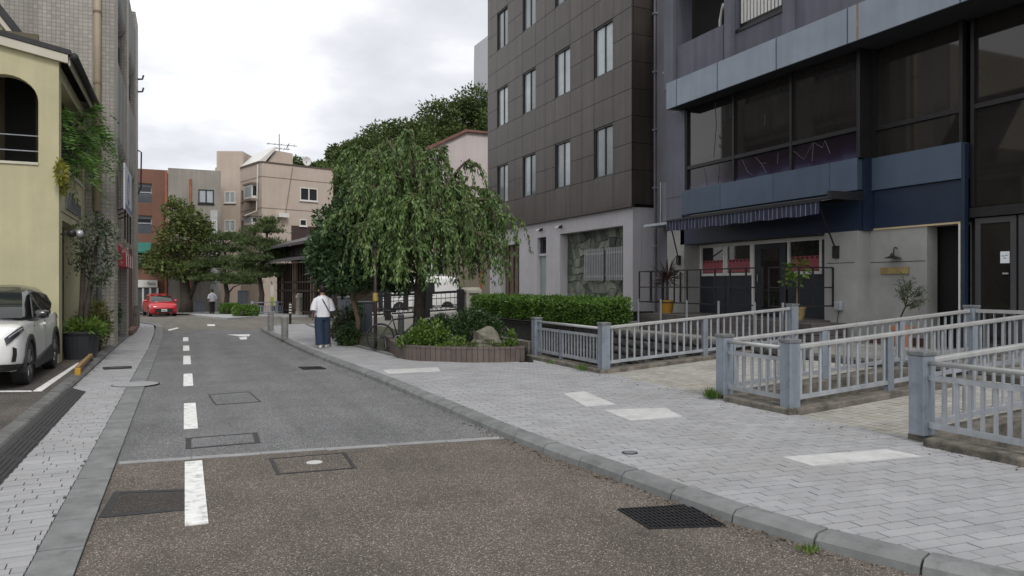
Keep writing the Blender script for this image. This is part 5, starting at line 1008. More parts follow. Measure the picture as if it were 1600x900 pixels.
# willow-ish pale tree behind it
B = GF(322, 480); a_, k = atf(B, 325); tree('pale_tree', 'yellow green tree glimpsed behind the dark broadleaf tree', B, ([B, a_(322, 440), a_(318, 400)], [.2, .15, .1]), clumpset(a_, [(318, 370, 0, 1.6, 1, 1.3), (325, 395, 0, 1.5, 1, 1), (300, 385, .5, 1.2, 1, 1.2)]), 2500, leafmat('pale_leaf', (.06, .1, .02), (.16, .22, .05)), .4, .12, droop=.6)
# pines: pads of needles
def pine(label, bx, by, spec, lean, n):
    B = GF(bx, by); a_, k = atf(B, bx); cl = clumpset(a_, spec); t = thing('pine_tree', label, 'tree', B, None); tr = [B] + [a_(*q) for q in lean]; paths = [(tr, [.22 - .16 * i / len(lean) for i in range(len(tr))])]
    P_ = []; D_ = []
    for c, R in cl:
        s_ = min(tr, key=lambda p: (p - c).length); paths.append(([s_, (s_ + c) / 2 + Vector((0, 0, .2)), c], [.07, .05, .02]))
        m_ = int(n * R[0]); 
        for i in range(m_):
            q = Vector((random.gauss(0, .6) * R[0], random.gauss(0, .5) * R[1], abs(random.gauss(0, .5)) * R[2])); 
            for j in range(9): P_.append(c + q); D_.append((random.gauss(0, .6), random.gauss(0, .6), .6 + random.random() * .4))
    limbs('trunk', paths, m_bark, t); leaf_obj('crown', P_, lm_pine, t, .36, .045, D_, 0, .15); return t
pine('pine tree with layered needle pads above the clipped bushes', 407, 492, [(415, 365, 0, .9, .9, .5), (405, 385, .3, 1.1, 1, .5), (428, 395, 0, 1.0, .9, .45), (395, 410, 0, 1.1, 1, .45), (432, 425, .2, 1.0, .9, .4), (405, 435, -.2, 1.2, 1, .4), (420, 352, 0, .5, .5, .4), (385, 425, .2, .9, .8, .4), (425, 410, -.4, 1.0, .9, .4), (440, 405, 0, .5, .5, .3)], [(409, 460), (405, 430), (414, 400), (417, 370)], 190)
pine('pine tree with low wide needle pads beside broadleaf tree', 352, 490, [(350, 395, 0, 1.4, 1.2, .5), (335, 420, .2, 1.4, 1.1, .5), (365, 415, 0, 1.4, 1.2, .5), (352, 440, -.2, 1.6, 1.2, .4), (372, 378, 0, .9, .9, .45), (330, 440, 0, 1.1, 1, .4), (375, 445, 0, 1.2, 1, .35), (345, 376, .3, .7, .7, .4)], [(355, 460), (350, 430), (352, 400), (350, 385)], 160)
# hillside wood: individual big trees far away
def hill_tree(px_, py_, D, rx, rz, lab):
    C = CAM + ray(px_, py_) * D; cl = []
    for i in range(11): cl.append((C + R_ * random.gauss(0, .45) * rx + Fw * random.gauss(0, .4) * rx + Vector((0, 0, random.uniform(-.9, .55) * rz)), (rx * random.uniform(.3, .5), rx * random.uniform(.3, .5), rz * random.uniform(.25, .42))))
    b = Vector((C.x, C.y, 0)); tree('hill_tree', lab, b, ([b, Vector((C.x, C.y, C.z * .5)), Vector((C.x, C.y, C.z - rz * .3))], [.9, .6, .3]), cl, 11000, lm_hill, .42, .24, group='trees on the hill', limb_r=.2, shell=.35)
HT = [(720, 196, 95, 7, 5.2), (690, 228, 90, 7, 5.2), (740, 225, 92, 8, 6), (655, 238, 92, 6, 4.4), (615, 262, 88, 6.5, 5), (580, 262, 88, 5.5, 5), (553, 232, 95, 3.2, 3.2), (538, 290, 88, 5, 4.5), (505, 282, 96, 5, 3.6), (482, 275, 105, 5, 3), (590, 290, 84, 7, 6), (530, 310, 84, 6, 5), (665, 275, 84, 7, 6), (765, 200, 95, 7, 6)]
for h in HT: hill_tree(*h, 'big leafy green tree in the wood on the hill behind the rooftops')
hill = MB(); 
hp = [(460, 330), (540, 300), (620, 262), (700, 225), (780, 205), (900, 180), (1100, 150)]
hb = [CAM + ray(x, y) * 110 for x, y in hp]; hq = [CAM + ray(x, 452) * 78 for x, y in hp]
for i in range(len(hp) - 1): hill.add([(*hq[i][:2], -1), (*hq[i + 1][:2], -1), hb[i + 1], hb[i]], [(0, 1, 2, 3)]); hill.add([hb[i], hb[i + 1], (*(hb[i + 1] * 1.6)[:2], -1), (*(hb[i] * 1.6)[:2], -1)], [(0, 1, 2, 3)])
struct('hill', hill, M('hill_green', (.03, .05, .015), .95, .4, .3))
# ---- clipped hedge on the canal bank
def leaf_box(x0, x1, y0, y1, z0, z1, n, rnd=.05):
    P_ = []; D_ = []; ar = [(y1 - y0) * (z1 - z0), (x1 - x0) * (y1 - y0) * 1.2, (x1 - x0) * (z1 - z0)]; t_ = sum(ar) * 1.0
    for _ in range(n):
        f = random.random() * t_; x, y, z = random.uniform(x0, x1), random.uniform(y0, y1), random.uniform(z0, z1)
        if f < ar[0]: x = x0; d = (-1, 0, .2)
        elif f < ar[0] + ar[1]: z = z1; d = (0, 0, 1)
        else: y = y0; d = (0, -1, .2)
        k = random.gauss(0, rnd) - .02 + .035 * math.sin(y * 5.1 + z * 3) + .025 * math.sin(x * 7 + y * 2.3); P_.append((x + d[0] * k, y + d[1] * k, z + d[2] * k)); D_.append(d)
    return P_, D_
def hedge(name, label, box, n, mat, L, Wd, inner=True):
    x0, x1, y0, y1, z0, z1 = box; r = thing(name, label, 'hedge', ((x0 + x1) / 2, (y0 + y1) / 2, z0)); MB().box(x0 + .08, x1 - .05, y0 + .08, y1 - .05, z0 - .05, z1 - .08).build('branches', M(name + '_core_%d' % n, (.012, .02, .006), .95, .4, 9), r)
    P_, D_ = leaf_box(*box, n); leaf_obj('foliage', P_, mat, r, L, Wd, D_, 0, .75); return r
hy0 = PX(984, 490, 10.85).y; hy1 = PX(742, 470, 10.25).y; hz = PX(980, 475, 10.25).z; hzb = PX(980, 513, 10.25).z
hedge('hedge', 'long clipped bright green hedge on stone wall before brown building', (10.1, 10.9, hy0, hy1, hzb, hz + .02), 26000, lm_hedge, .075, .045)
# clipped bushes past the junction
for (x0, x1, yb_, yt, lab) in ((337, 372, 493, 474, 'low clipped light green bush under the pines'), (358, 398, 497, 477, 'low clipped dark green bush in front of light green one')):
    p = GF((x0 + x1) / 2, yb_); k = (p.x * sA + p.y * cA) / F; w_ = (x1 - x0) * k / 2
    B = p + Fw * .6; cl = [(B + R_ * (w_ * u) + Vector((0, 0, (yb_ - yt) * k * .5)), (w_ * .42, .7, (yb_ - yt) * k * .48)) for u in (-.6, -.2, .2, .6)]
    tree('clipped_bush', lab, p, ([p, p + Vector((0, 0, .3)), p + Vector((0, 0, .4))], [.1, .08, .05]), cl, 2600, lm_hedge if 'light' in lab else lm_shrub, .12, .07, cat='bush', shell=.7)
# ---- planter with brown tiles
tz = .081
m_ptile = M('brown_planter_tile', (.112, .09, .079), .7, .2, 3, .2, 60, rand=.16); m_pj = M('dark_joint', (.03, .025, .022), .95)
PPx = [(600, 541), (625, 560), (700, 565.5), (770, 566.5), (826, 564)]
front = [G(x, y, .08) for x, y in PPx]; fr_s = resample([(p.x, p.y) for p in front], .115); ph_ = .3
plr = thing('planter', 'low curved planter edged with upright brown tiles', 'planter', front[1])
back = [Vector((7.0, 14.9, 0)), Vector((7.05, 17.2, 0)), Vector((5.9, 18.6, 0)), Vector((4.7, 18.6, 0))]
inn_ = off(fr_s, -.16); sgn_ = 1 if (inn_[5] - Vector((6, 17, 0))).length < (fr_s[5] - Vector((6, 17, 0))).length else -1; inn_ = off(fr_s, -.16 * sgn_); mid_ = off(fr_s, -.02 * sgn_); MB().prism([(p.x, p.y) for p in inn_] + [(p.x, p.y) for p in back], .0, .3).build('soil', m_soil, plr)
for i in range(len(fr_s) - 1):
    a, b_, c_, d_ = fr_s[i], fr_s[i + 1], inn_[i + 1], inn_[i]; e_ = (b_ - a).normalized() * .005
    MB().prism([(q.x, q.y) for q in (a + e_, b_ - e_, mid_[i + 1] - e_, mid_[i] + e_)], tz, tz + .255).build('tile', m_ptile, plr)
    MB().prism([(q.x, q.y) for q in (a + e_, b_ - e_, c_ - e_, d_ + e_)], tz + .262, tz + .31).build('cap_tile', m_ptile, plr)
    MB().prism([(q.x, q.y) for q in (mid_[i], mid_[i + 1], c_, d_)], .0, tz + .261).build('core', m_pj, plr)
MB().bar((7.0, 14.6, .3), (7.05, 17.2, .3), .2, .25).build('rear_edge', m_okerb, plr)
struct('shrub_bed', MB().prism([(p.x + .02, p.y) for p in edge[:-1]] + [(5.5, 29), (7.1, 28.5), (7.1, 18.0), (4.7, 18.2)], -.02, .085), m_moss)
be = tag(MB().prism([(p.x, p.y) for p in edge] + [(p.x + .14, p.y + .02) for p in reversed(edge)], .0, .11).build('bed_edging', m_kerb), kind='structure')
def bush(name, label, px_, py_, zb, spec, n, mat, L, Wd, up=0):
    B = G(px_, py_, zb); a_, k = atf(B, px_); return tree(name, label, B, ([B, a_(px_, py_ - 8), a_(px_, py_ - 14)], [.03, .025, .02]), clumpset(a_, spec), n, mat, L, Wd, cat='bush', limb_r=.015, shell=.35, up=up)
bush('leafy_herb', 'bright green leafy herb at the foot of weeping tree', 665, 542, .33, [(655, 528, 0, .35, .3, .25), (678, 524, 0, .3, .3, .32), (640, 534, 0, .3, .25, .15), (693, 532, 0, .25, .25, .2), (660, 515, 0, .2, .2, .22)], 1500, lm_fern, .1, .05)
bush('round_shrub', 'larger round dark green shrub beside the planter rock', 740, 535, .33, [(740, 510, .4, .6, .5, .4), (720, 515, .5, .4, .4, .33), (762, 516, .4, .45, .4, .33), (738, 498, .5, .4, .4, .25)], 4200, lm_shrub, .07, .04)
bush('round_shrub', 'smaller round dark green shrub between weeping tree and larger shrub', 684, 530, .33, [(684, 510, .9, .4, .35, .28), (697, 514, .9, .3, .3, .25), (672, 514, .9, .3, .3, .22)], 2200, lm_shrub, .07, .04)
bush('low_weed', 'sparse low weeds growing along the planter front', 712, 543, .36, [(700, 540, 0, .3, .1, .06), (730, 538, 0, .35, .1, .06), (715, 532, 0, .2, .1, .12), (775, 540, 0, .2, .1, .08)], 420, lm_fern, .06, .03)
bush('upright_weed', 'upright light green weed near the planter end by the railing', 800, 543, .36, [(800, 530, 0, .1, .1, .2), (795, 538, 0, .15, .12, .08)], 260, lm_fern, .08, .04)
bush('low_bush', 'low leafy bush at the foot of the grey cabinet', 547, 540, .085, [(546, 524, 0, .3, .3, .3), (535, 528, .2, .25, .25, .25)], 1400, lm_shrub, .08, .045)
bush('low_bush', 'leafy dark bush beside the walking man and cabinets', 520, 530, .085, [(525, 505, 1.2, .35, .4, .5), (518, 520, 1.2, .35, .4, .35), (532, 490, 1.4, .4, .4, .4)], 2200, lm_shrub, .1, .05)
rk_p = G(770, 543, .33); rk_ = MB(); bm = bmesh.new(); bmesh.ops.create_icosphere(bm, subdivisions=3, radius=1)
for v in bm.verts:
    s_ = 1 + .22 * math.sin(3.1 * v.co.x + 1.7) * math.cos(2.7 * v.co.y) + .12 * math.sin(6 * v.co.z + 4 * v.co.x); v.co = Vector((v.co.x * .36 * s_, v.co.y * .3 * s_, max(-.1, v.co.z * .29 * s_)))
me = bpy.data.meshes.new('rock'); bm.to_mesh(me); bm.free(); tag(link('rock', me, M('mossy_rock', (.15, .14, .11), .95, .3, 5, .9, 18, stain=(.05, .06, .025), stain_amt=.7, stain_scale=4), loc=rk_p + Vector((0, .35, .1))), 'squat mossy boulder in the planter beside round shrub', 'rock')
# grass tufts
def tuft(label, p, n, h, sp_):
    r = thing('grass_tuft', label, 'grass tuft', p); P_ = [Vector(p) + Vector((random.gauss(0, sp_), random.gauss(0, sp_), 0)) for _ in range(n)]; D_ = [((q.x - p[0]) * 3, (q.y - p[1]) * 3, 1) for q in P_]; tag(leaf_obj('blades', P_, lm_fern, r, h, .012, D_, 0, .25), kind='stuff'); return r
tuft('grass tuft at the foot of the railing post beside wide footbridge', Vector((CE(8.2) - .17, 8.25, .08)), 170, .16, .045)
tuft('small grass tuft growing between kerb and brown asphalt', G(1262, 862, .01), 45, .05, .03)
tuft('wispy grass at the kerb below the first railing corner', Vector((CE(11.9) - .2, 11.95, .08)), 90, .14, .06)
tuft('wispy grass at the kerb beside the first railing post', Vector((CE(13.6) - .18, 13.3, .08)), 60, .1, .08)
# ---- potted plants by the cafe
def pot(root, c, r0, r1, h, mat, n=20): return MB().lathe([(r0, 0), (r1 * .94, h * .78), (r1, h * .79), (r1 * 1.03, h), (r1 * .9, h), (r1 * .86, h - .04), (.01, h - .05)], c, n).build('pot', mat, root, smooth=False)
c = Vector((12.3, 17.0, .9)); cp = thing('cordyline_plant', 'spiky red leaved palm like plant in a yellow pot', 'plant', c); pot(cp, c, .14, .2, .36, M('yellow_pot', (.42, .22, .03), .5, .1)); MB().tube([c + Vector((0, 0, .3)), c + Vector((.02, .02, .95))], [.045, .035], 8).build('stem', m_bark, cp)
P_ = []; D_ = []
for i in range(110):
    th = random.random() * 6.28; el = random.uniform(-.5, 1.3); P_.append(c + Vector((.02, .02, .95 + random.uniform(-.12, .12)))); D_.append((math.cos(th) * math.cos(el), math.sin(th) * math.cos(el), math.sin(el)))
leaf_obj('leaves', P_, lm_cord, cp, .52, .035, D_, 0, .08)
c = Vector((12.35, 12.3, .9)); fp_ = thing('potted_plant', 'broad leaved potted plant in paper wrap on the deck', 'plant', c); pot(fp_, c, .13, .19, .32, M('paper_wrap', (.3, .22, .1), .8, .35, 12, .6, 20), 9); MB().tube([c + Vector((0, 0, .3)), c + Vector((.03, .02, .7)), c + Vector((0, 0, 1.1))], [.025, .02, .012], 6).build('stem', m_barkl, fp_)
p, d = blob_pts([(c + Vector((0, 0, 1.12)), (.22, .22, .2)), (c + Vector((-.05, .1, .85)), (.2, .2, .12))], 110, .3); leaf_obj('leaves', p, lm_fern, fp_, .15, .075, d, .3, .4)
c = Vector((12.85, 10.08, bz(12.7) + .0)); ol = thing('olive_tree', 'small olive tree in terracotta pot against the concrete wall', 'plant', c); pot(ol, c, .13, .2, .4, M('terracotta', (.42, .18, .1), .8, .12)); tr_ = [c + Vector((0, 0, .3)), c + Vector((0, .04, .58)), c + Vector((0, -.06, .78)), c + Vector((0, -.1, .95))]
br_ = [(tr_, [.018, .016, .014, .01])]; P_ = []
for i in range(17):
    s_ = tr_[random.choice((2, 3, 3))]; e_ = s_ + Vector((random.uniform(-.1, .1), random.uniform(-.5, .34), random.uniform(.0, .5))); br_.append(([s_, (s_ + e_) / 2 + Vector((0, 0, .03)), e_], [.008, .006, .003])); P_ += [s_ * (1 - t) + e_ * t + Vector((random.gauss(0, .03), random.gauss(0, .03), random.gauss(0, .03))) for t in np.linspace(.3, 1.05, 34)]
limbs('stem', br_, m_bark, ol, 5); leaf_obj('leaves', P_, lm_olive, ol, .075, .022)
# ---- plants along the yellow building
pc_ = Vector((-2.02, 18.45, .08)); bp = thing('potted_tree', 'thin leggy tree in a large black pot by yellow building', 'plant', pc_); MB().lathe([(.3, 0), (.37, .5), (.4, .56), (.4, .6), (.34, .6), (.33, .52), (.01, .5)], pc_, 24).build('pot', M('black_pot', (.028, .03, .034), .5, .15), bp, smooth=False)
a_, k = atf(pc_, 124); tr_ = [pc_ + Vector((0, 0, .45)), a_(126, 480, .2), a_(130, 440, .25), a_(137, 400, .2), a_(146, 360, .2), a_(152, 335, .2)]; br_ = [(tr_, [.07, .065, .05, .04, .022, .01])]; P_ = []
br_.append(([pc_ + Vector((0, 0, .45)), a_(122, 470, .1), a_(124, 420, .1), a_(128, 385, 0)], [.06, .05, .05, .03]))
for (ex, ey) in ((122, 352), (113, 372), (132, 362), (118, 395), (108, 405), (165, 375), (172, 400), (160, 395), (180, 385), (150, 420), (165, 430), (112, 425), (140, 385), (155, 355), (143, 350), (175, 420), (150, 440), (126, 340), (118, 345), (168, 372)):
    s_ = random.choice(tr_[2:]); e_ = a_(ex, ey, random.uniform(-.3, .5)); br_.append(([s_, (s_ + e_) / 2 + Vector((0, 0, -.08)), e_], [.02, .013, .006])); P_ += [s_ * (1 - t) + e_ * t + Vector((random.gauss(0, .08), random.gauss(0, .08), random.gauss(0, .08))) for t in np.linspace(.35, 1.06, 60)]
limbs('trunk', br_, m_bark, bp, 6); leaf_obj('leaves', P_, lm_olive, bp, .1, .045); p, d = blob_pts([(pc_ + Vector((.05, 0, .68)), (.38, .38, .14)), (pc_ + Vector((.25, -.1, .62)), (.25, .25, .12))], 700, .2); leaf_obj('fern_leaves', p, lm_fern, bp, .16, .035, d, -.2, .5)
def shrub(label, x, y, z0, cl, n, mat, L, Wd, nm='shrub'): b = Vector((x, y, z0)); return tree(nm, label, b, ([b, b + Vector((0, 0, .2)), b + Vector((0, 0, .4))], [.03, .025, .02]), [(b + Vector(c), R) for c, R in cl], n, mat, L, Wd, cat='bush', limb_r=.015, shell=.3)
shrub('yellow green nandina shrub beside the black pot', -1.98, 20.4, .1, [((0, 0, .45), (.33, .5, .4)), ((.05, .2, .85), (.33, .5, .35)), ((-.1, -.3, .6), (.3, .4, .35)), ((.1, .5, .5), (.28, .5, .35))], 2600, leafmat('nandina_leaf', (.045, .06, .012), (.19, .2, .045)), .1, .04)
shrub('feathery green shrub at the foot of the tiled building', -1.9, 23.6, .1, [((0, 0, .45), (.25, .7, .4)), ((.05, .6, .75), (.22, .6, .35)), ((0, -.5, .8), (.25, .5, .35))], 2200, lm_shrub, .12, .04)
shrub('thin airy shrub rising against the tiled wall', -2.0, 22.4, .1, [((0, 0, 1.4), (.3, .6, .6)), ((0, .5, 2.1), (.28, .7, .5)), ((0, 1.4, 1.8), (.25, .7, .5))], 900, lm_olive, .11, .045)
p0 = PX(112, 215, YX + .05); fh = thing('balcony_tree', 'feathery green mimosa like tree spilling over yellow balcony', 'plant', Vector((YX - .6, 19.6, zp))); cl = [(PX(x, y, YX + dx + .3), (r * .8, r * 1.2, rz)) for x, y, dx, r, rz in ((115, 200, -.3, .4, .35), (130, 190, -.2, .45, .4), (146, 172, .05, .3, .15), (143, 200, 0, .45, .25), (120, 230, -.2, .4, .3), (138, 225, 0, .3, .35), (132, 250, 0, .3, .25), (100, 200, -.3, .3, .4), (110, 245, -.3, .35, .25), (152, 210, .1, .25, .12))]
limbs('stems', [([Vector((YX - .6, 19.6, zp - .1)), (Vector((YX - .5, 19.7, zp + .6)) + c0) / 2, c0], [.04, .025, .01]) for c0, _ in cl], m_bark, fh, 5); P_ = []; D_ = []
for c0, R in cl:
    for f_ in range(11):                                              # fronds with leaflets on both sides
        d_ = Vector((random.gauss(.2, .6), random.gauss(0, .7), random.gauss(-.15, .35))).normalized(); s_ = c0 + Vector((random.gauss(0, .4) * R[0], random.gauss(0, .4) * R[1], random.gauss(0, .5) * R[2])); sd_ = d_.cross(Vector((0, 0, 1))).normalized()
        for j in range(11):
            for sg_ in (-1, 1): P_.append(s_ + d_ * (.05 * j) - Vector((0, 0, .004 * j * j))); D_.append(sd_ * sg_ + d_ * .5)
leaf_obj('fronds', P_, leafmat('frond_leaf', (.05, .12, .02), (.14, .27, .05)), fh, .14, .034, D_, .15, .12)
yp = thing('trailing_plant', 'yellow leaved plant trailing over the yellow balcony corner', 'plant', Vector((YX, 17.9, zp))); p, d = blob_pts([(PX(95, 268, YX + .06), (.1, .2, .24)), (PX(99, 288, YX + .06), (.08, .2, .2))], 600, .3); leaf_obj('leaves', p, lm_yel, yp, .075, .035, d, .4, .5)
# ================================================================== FAR SIDE OF THE JUNCTION
isl = [GF(x, y) for x, y in ((250, 487), (285, 491), (318, 496), (355, 499.5), (397, 497), (440, 495.5), (478, 495.5))]
struct('far_pavement', MB().prism([(p.x, p.y) for p in isl] + [(9, 40), (9, 60), (-6, 64)], lambda p: zf(p[1]) - .2, lambda p: zf(p[1]) + .1), M('far_paving', (.36, .36, .36), .85, .12, 1.5, .1, rand=0))
fr0, fr1 = GF(394, 493), GF(470, 491.5); rl = thing('canal_railing', 'low blue grey railing beyond the junction beside stone pillar', 'railing', fr0)
dv_ = fr1 - fr0; Lr = dv_.length; dn = dv_.normalized()
for h_, w_ in ((.86, .07), (.62, .05), (.2, .06)): MB().bar(fr0 + Vector((0, 0, h_)), fr1 + Vector((0, 0, h_)), .05, w_).build('rail', m_galvp, rl)
bm_ = MB().box(-.03, .03, -.015, .015, .2, .62).mesh('baluster'); bm_.materials.append(m_galvp)
for i in range(int(Lr / .16)): link('baluster', bm_, None, rl, loc=fr0 + dn * (.08 + i * .16))
for t in (0, .5, 1): q = fr0 + dn * Lr * t; MB().box(q.x - .08, q.x + .08, q.y - .08, q.y + .08, q.z - .1, q.z + .95).build('post', m_galvp, rl)
m_gran = M('pale_granite', (.34, .33, .28), .9, .2, 4, .4, 40, streak=.1)
def stone_pillar(p, w, h, label):
    r = thing('stone_pillar', label, 'pillar', p); x, y, z = p; W_ = w / 2
    MB().box(x - W_, x + W_, y - W_, y + W_, z - .1, z + .22 * h).build('base', m_gran, r, bevel=.02); MB().box(x - W_ * .68, x + W_ * .68, y - W_ * .68, y + W_ * .68, z + .22 * h, z + .78 * h).build('shaft', m_gran, r, bevel=.02)
    for sx in (-1, 1):
        for sy in (-1, 1): MB().box(x + sx * W_ * .78 - .06, x + sx * W_ * .78 + .06, y + sy * W_ * .78 - .06, y + sy * W_ * .78 + .06, z + .22 * h, z + .78 * h).build('corner_column', m_gran, r)
    MB().box(x - W_ * .98, x + W_ * .98, y - W_ * .98, y + W_ * .98, z + .78 * h, z + .88 * h).build('cap', m_gran, r, bevel=.02)
    q = MB(); a = W_ * .98; b_ = W_ * .75; q.loft([[(x - a, y - a, z + .881 * h), (x + a, y - a, z + .881 * h), (x + a, y + a, z + .881 * h), (x - a, y + a, z + .881 * h)], [(x - b_, y - b_, z + h), (x + b_, y - b_, z + h), (x + b_, y + b_, z + h), (x - b_, y + b_, z + h)]]); q.build('cap_slope', m_gran, r, fix=True)
    for k, (s_, hh) in enumerate(((.32, .38), (.18, .2))): MB().tube([(x + s_ * w * .5 * math.cos(t), y - W_ * .69, z + h * .5 + hh * h * .5 * math.sin(t)) for t in [i * math.pi / 6 for i in range(13)]], .015, 4).build('carved_ring', m_cap, r)
p = GF(475, 494); k = (p.x * sA + p.y * cA) / F; stone_pillar((p.x, p.y, p.z), 23 * k, 36 * k, 'pale stone bridge pillar with carved ring beside the low railing')
p = GF(453.5, 507); bp_ = thing('marker_post', 'slim black post with white bands at the junction corner', 'post', p)
MB().lathe([(.06, 0), (.055, .06), (.055, .95), (.03, 1.0)], p, 12).build('shaft', m_black, bp_)
for z in (.5, .62, .74, .86): MB().lathe([(.058, z), (.058, z + .06)], p, 12).build('white_band', m_white_w, bp_)
m_boll = M('granite_bollard', (.22, .22, .21), .85, .2, 8, .3, 120)
for (x, y, lab) in ((423, 517, 'round grey granite bollard closest to the banded post'), (445, 530, 'round grey granite bollard on pavement edge behind the walking man')):
    p = G(x, y, .081); bo = thing('bollard', lab, 'bollard', p); MB().lathe([(.1, 0), (.1, .62)], p, 18).build('shaft', m_boll, bo); MB().lathe([(.1, .621), (.098, .65), (.085, .665), (.01, .668)], p, 18).build('rounded_top', m_boll, bo)
for (x, y, h_, lab) in ((622, 525, .66, 'dark round bollard standing behind the bicycle frame'), (687, 520, .66, 'dark round bollard standing behind the weeping tree trunk')):
    p = G(x, y, .085) + Fw * .6; bo = thing('bollard', lab, 'bollard', p); MB().lathe([(.1, 0), (.1, h_ - .04)], p, 16).build('shaft', m_cap, bo); MB().lathe([(.1, h_ - .039), (.09, h_), (.01, h_ + .005)], p, 16).build('rounded_top', m_cap, bo)
# ================================================================== ROAD BRIDGE WITH BLACK RAILING
B3 = 29.0
def z3(X): return .38 + .05 * (X - 6.85)
struct('road_bridge_deck', MB().prism([(6.3, B3), (11.6, B3), (11.6, 34), (6.3, 34)], lambda p: -.5, lambda p: z3(p[0])), M('bridge_concrete', (.33, .32, .30), .9, .15, 1, .2, 60, stain=(.14, .13, .11), stain_amt=.6))
b3 = thing('bridge_railing', 'black iron road bridge railing with ring pattern behind the weeping tree', 'railing', (8.7, B3, .45)); X0, X1 = 6.75, 10.75; Pz = lambda x, a: Vector((x, B3 + .05, z3(x) + a))
for a, w_ in ((.86, .1), (.62, .03), (.12, .06), (.32, .03)): MB().bar(Pz(X0, a), Pz(X1, a), .06, w_).build('rail', m_black, b3)
for x in (7.5, 9.12, 10.6): MB().box(x - .13, x + .13, B3 - .04, B3 + .16, z3(x) - .1, z3(x) + .95).build('post', m_black, b3)
rg = MB().tube([(.085 * math.cos(t), 0, .085 * math.sin(t)) for t in [i * math.pi / 6 for i in range(13)]], .012, 5, False).mesh('ring'); rg.materials.append(m_black)
for i in range(20): x = X0 + .1 + i * .2; link('ring', rg, None, b3, loc=Pz(x, .22))
up_ = MB().box(-.008, .008, -.008, .008, .32, .82).mesh('upright'); up_.materials.append(m_black)
for i in range(19): x = X0 + .2 + i * .2; link('upright', up_, None, b3, loc=Pz(x, 0))
stone_pillar((11.1, B3 + .1, .45), .7, 1.15, 'grey stone pillar at the end of the black bridge railing')
b4 = thing('bridge_railing', 'black iron railing on the far side of road bridge', 'railing', (8.7, 33.8, .45)); 
for a, w_ in ((.9, .1), (.62, .03), (.12, .06)): MB().bar((7, 33.8, z3(7) + a), (11, 33.8, z3(11) + a), .06, w_).build('rail', m_black, b4)
for x in (7.2, 8.4, 9.6, 10.8): MB().box(x - .09, x + .09, 33.72, 33.88, z3(x) - .1, z3(x) + .98).build('post', m_black, b4)
op = thing('orange_post', 'rusty orange pipe post beside the hedge end', 'post', PX(751, 470, 11.6)); p = PX(751, 475, 11.8); MB().tube([(p.x, p.y, .4), (p.x, p.y, 2.3)], .05, 8).build('shaft', M('rust_orange', (.3, .1, .03), .7), op); MB().box(p.x - .2, p.x + .25, p.y - .1, p.y + .1, .4, .55).build('foot', m_okerb, op)
# ================================================================== CABINETS, POLE, BICYCLE
m_cab1 = M('pale_grey_cabinet', (.17, .19, .21), .5, .1, 2, .05, streak=.1); m_cab2 = M('dark_grey_cabinet', (.075, .09, .105), .5, .1, 2, .05, streak=.1)
def cabinet(px0, px1, py_, h, dpt, mat, label):
    a, b_ = G(px0, py_, .085), G(px1, py_, .085); r = thing('utility_cabinet', label, 'cabinet', (a + b_) / 2); x0, x1 = a.x, b_.x; y0 = (a.y + b_.y) / 2
    MB().box(x0, x1, y0, y0 + dpt, .16, h - .06).build('housing', mat, r, bevel=.01); MB().box(x0 - .02, x1 + .02, y0 - .02, y0 + dpt + .02, h - .059, h).build('lid', mat, r, bevel=.01); MB().box(x0 - .03, x1 + .03, y0 - .03, y0 + dpt, .0, .159).build('base', m_okerb, r)
    m_ = (x0 + x1) / 2; MB().box(m_ - .006, m_ + .006, y0 - .006, y0 - .001, .2, h - .1).build('door_seam', m_dark, r); MB().box(m_ + .03, m_ + .05, y0 - .02, y0 - .001, h * .55, h * .55 + .12).build('handle', m_black, r)
cabinet(531, 551, 526, 1.32, .45, m_cab1, 'pale grey metal utility cabinet behind the slim tree trunk'); cabinet(556.5, 583, 523, 1.16, .4, m_cab2, 'dark grey metal utility cabinet next to brown pole')
pb_ = G(586.5, 548, .085); po = thing('brown_pole', 'slim brown pole with yellow band beside the bicycle wheel', 'pole', pb_); MB().tube([pb_, pb_ + Vector((0, 0, 2.5))], .045, 10).build('shaft', M('brown_paint', (.035, .022, .02), .5), po, smooth=True)
MB().lathe([(.062, 0), (.065, .02), (.065, .18), (.062, .2)], pb_ + Vector((0, 0, 1.2)), 12).build('yellow_band', M('yellow_band', (.35, .25, .06), .6, .2, 10), po); MB().lathe([(.06, 0), (.075, .03), (.05, .12), (.01, .13)], pb_ + Vector((0, 0, 2.5)), 12).build('finial', m_black, po)
bk = thing('bicycle', 'black bicycle leaning behind the planter and brown pole', 'bicycle', G(600, 549, .085)); o0 = G(593, 550, .085) + Fw * .12; di = (R_ * .985 + Fw * .17).normalized(); Bq = lambda u, z, s_=0: o0 + di * u + Vector((0, 0, z)) + Vector((-di.y, di.x, 0)) * s_
def wheel_b(u):
    w = MB().tube([Bq(u + .325 * math.cos(t), .34 + .325 * math.sin(t)) for t in [i * math.pi / 18 for i in range(37)]], .017, 6, False).build('wheel', m_rubber, bk, smooth=True)
    MB().tube([Bq(u + .3 * math.cos(t), .34 + .3 * math.sin(t)) for t in [i * math.pi / 18 for i in range(37)]], .009, 5, False).build('rim', m_black, w, smooth=True)
    q = MB()
    for i in range(20): t = i * math.pi / 10; q.tube([Bq(u, .34, .02 * (-1) ** i), Bq(u + .3 * math.cos(t), .34 + .3 * math.sin(t))], .0022, 3)
    q.build('spokes', m_cap, w); MB().tube([Bq(u, .34, -.05), Bq(u, .34, .05)], .025, 8).build('hub', m_black, w)
wheel_b(0); wheel_b(1.02)
fb = MB(); 
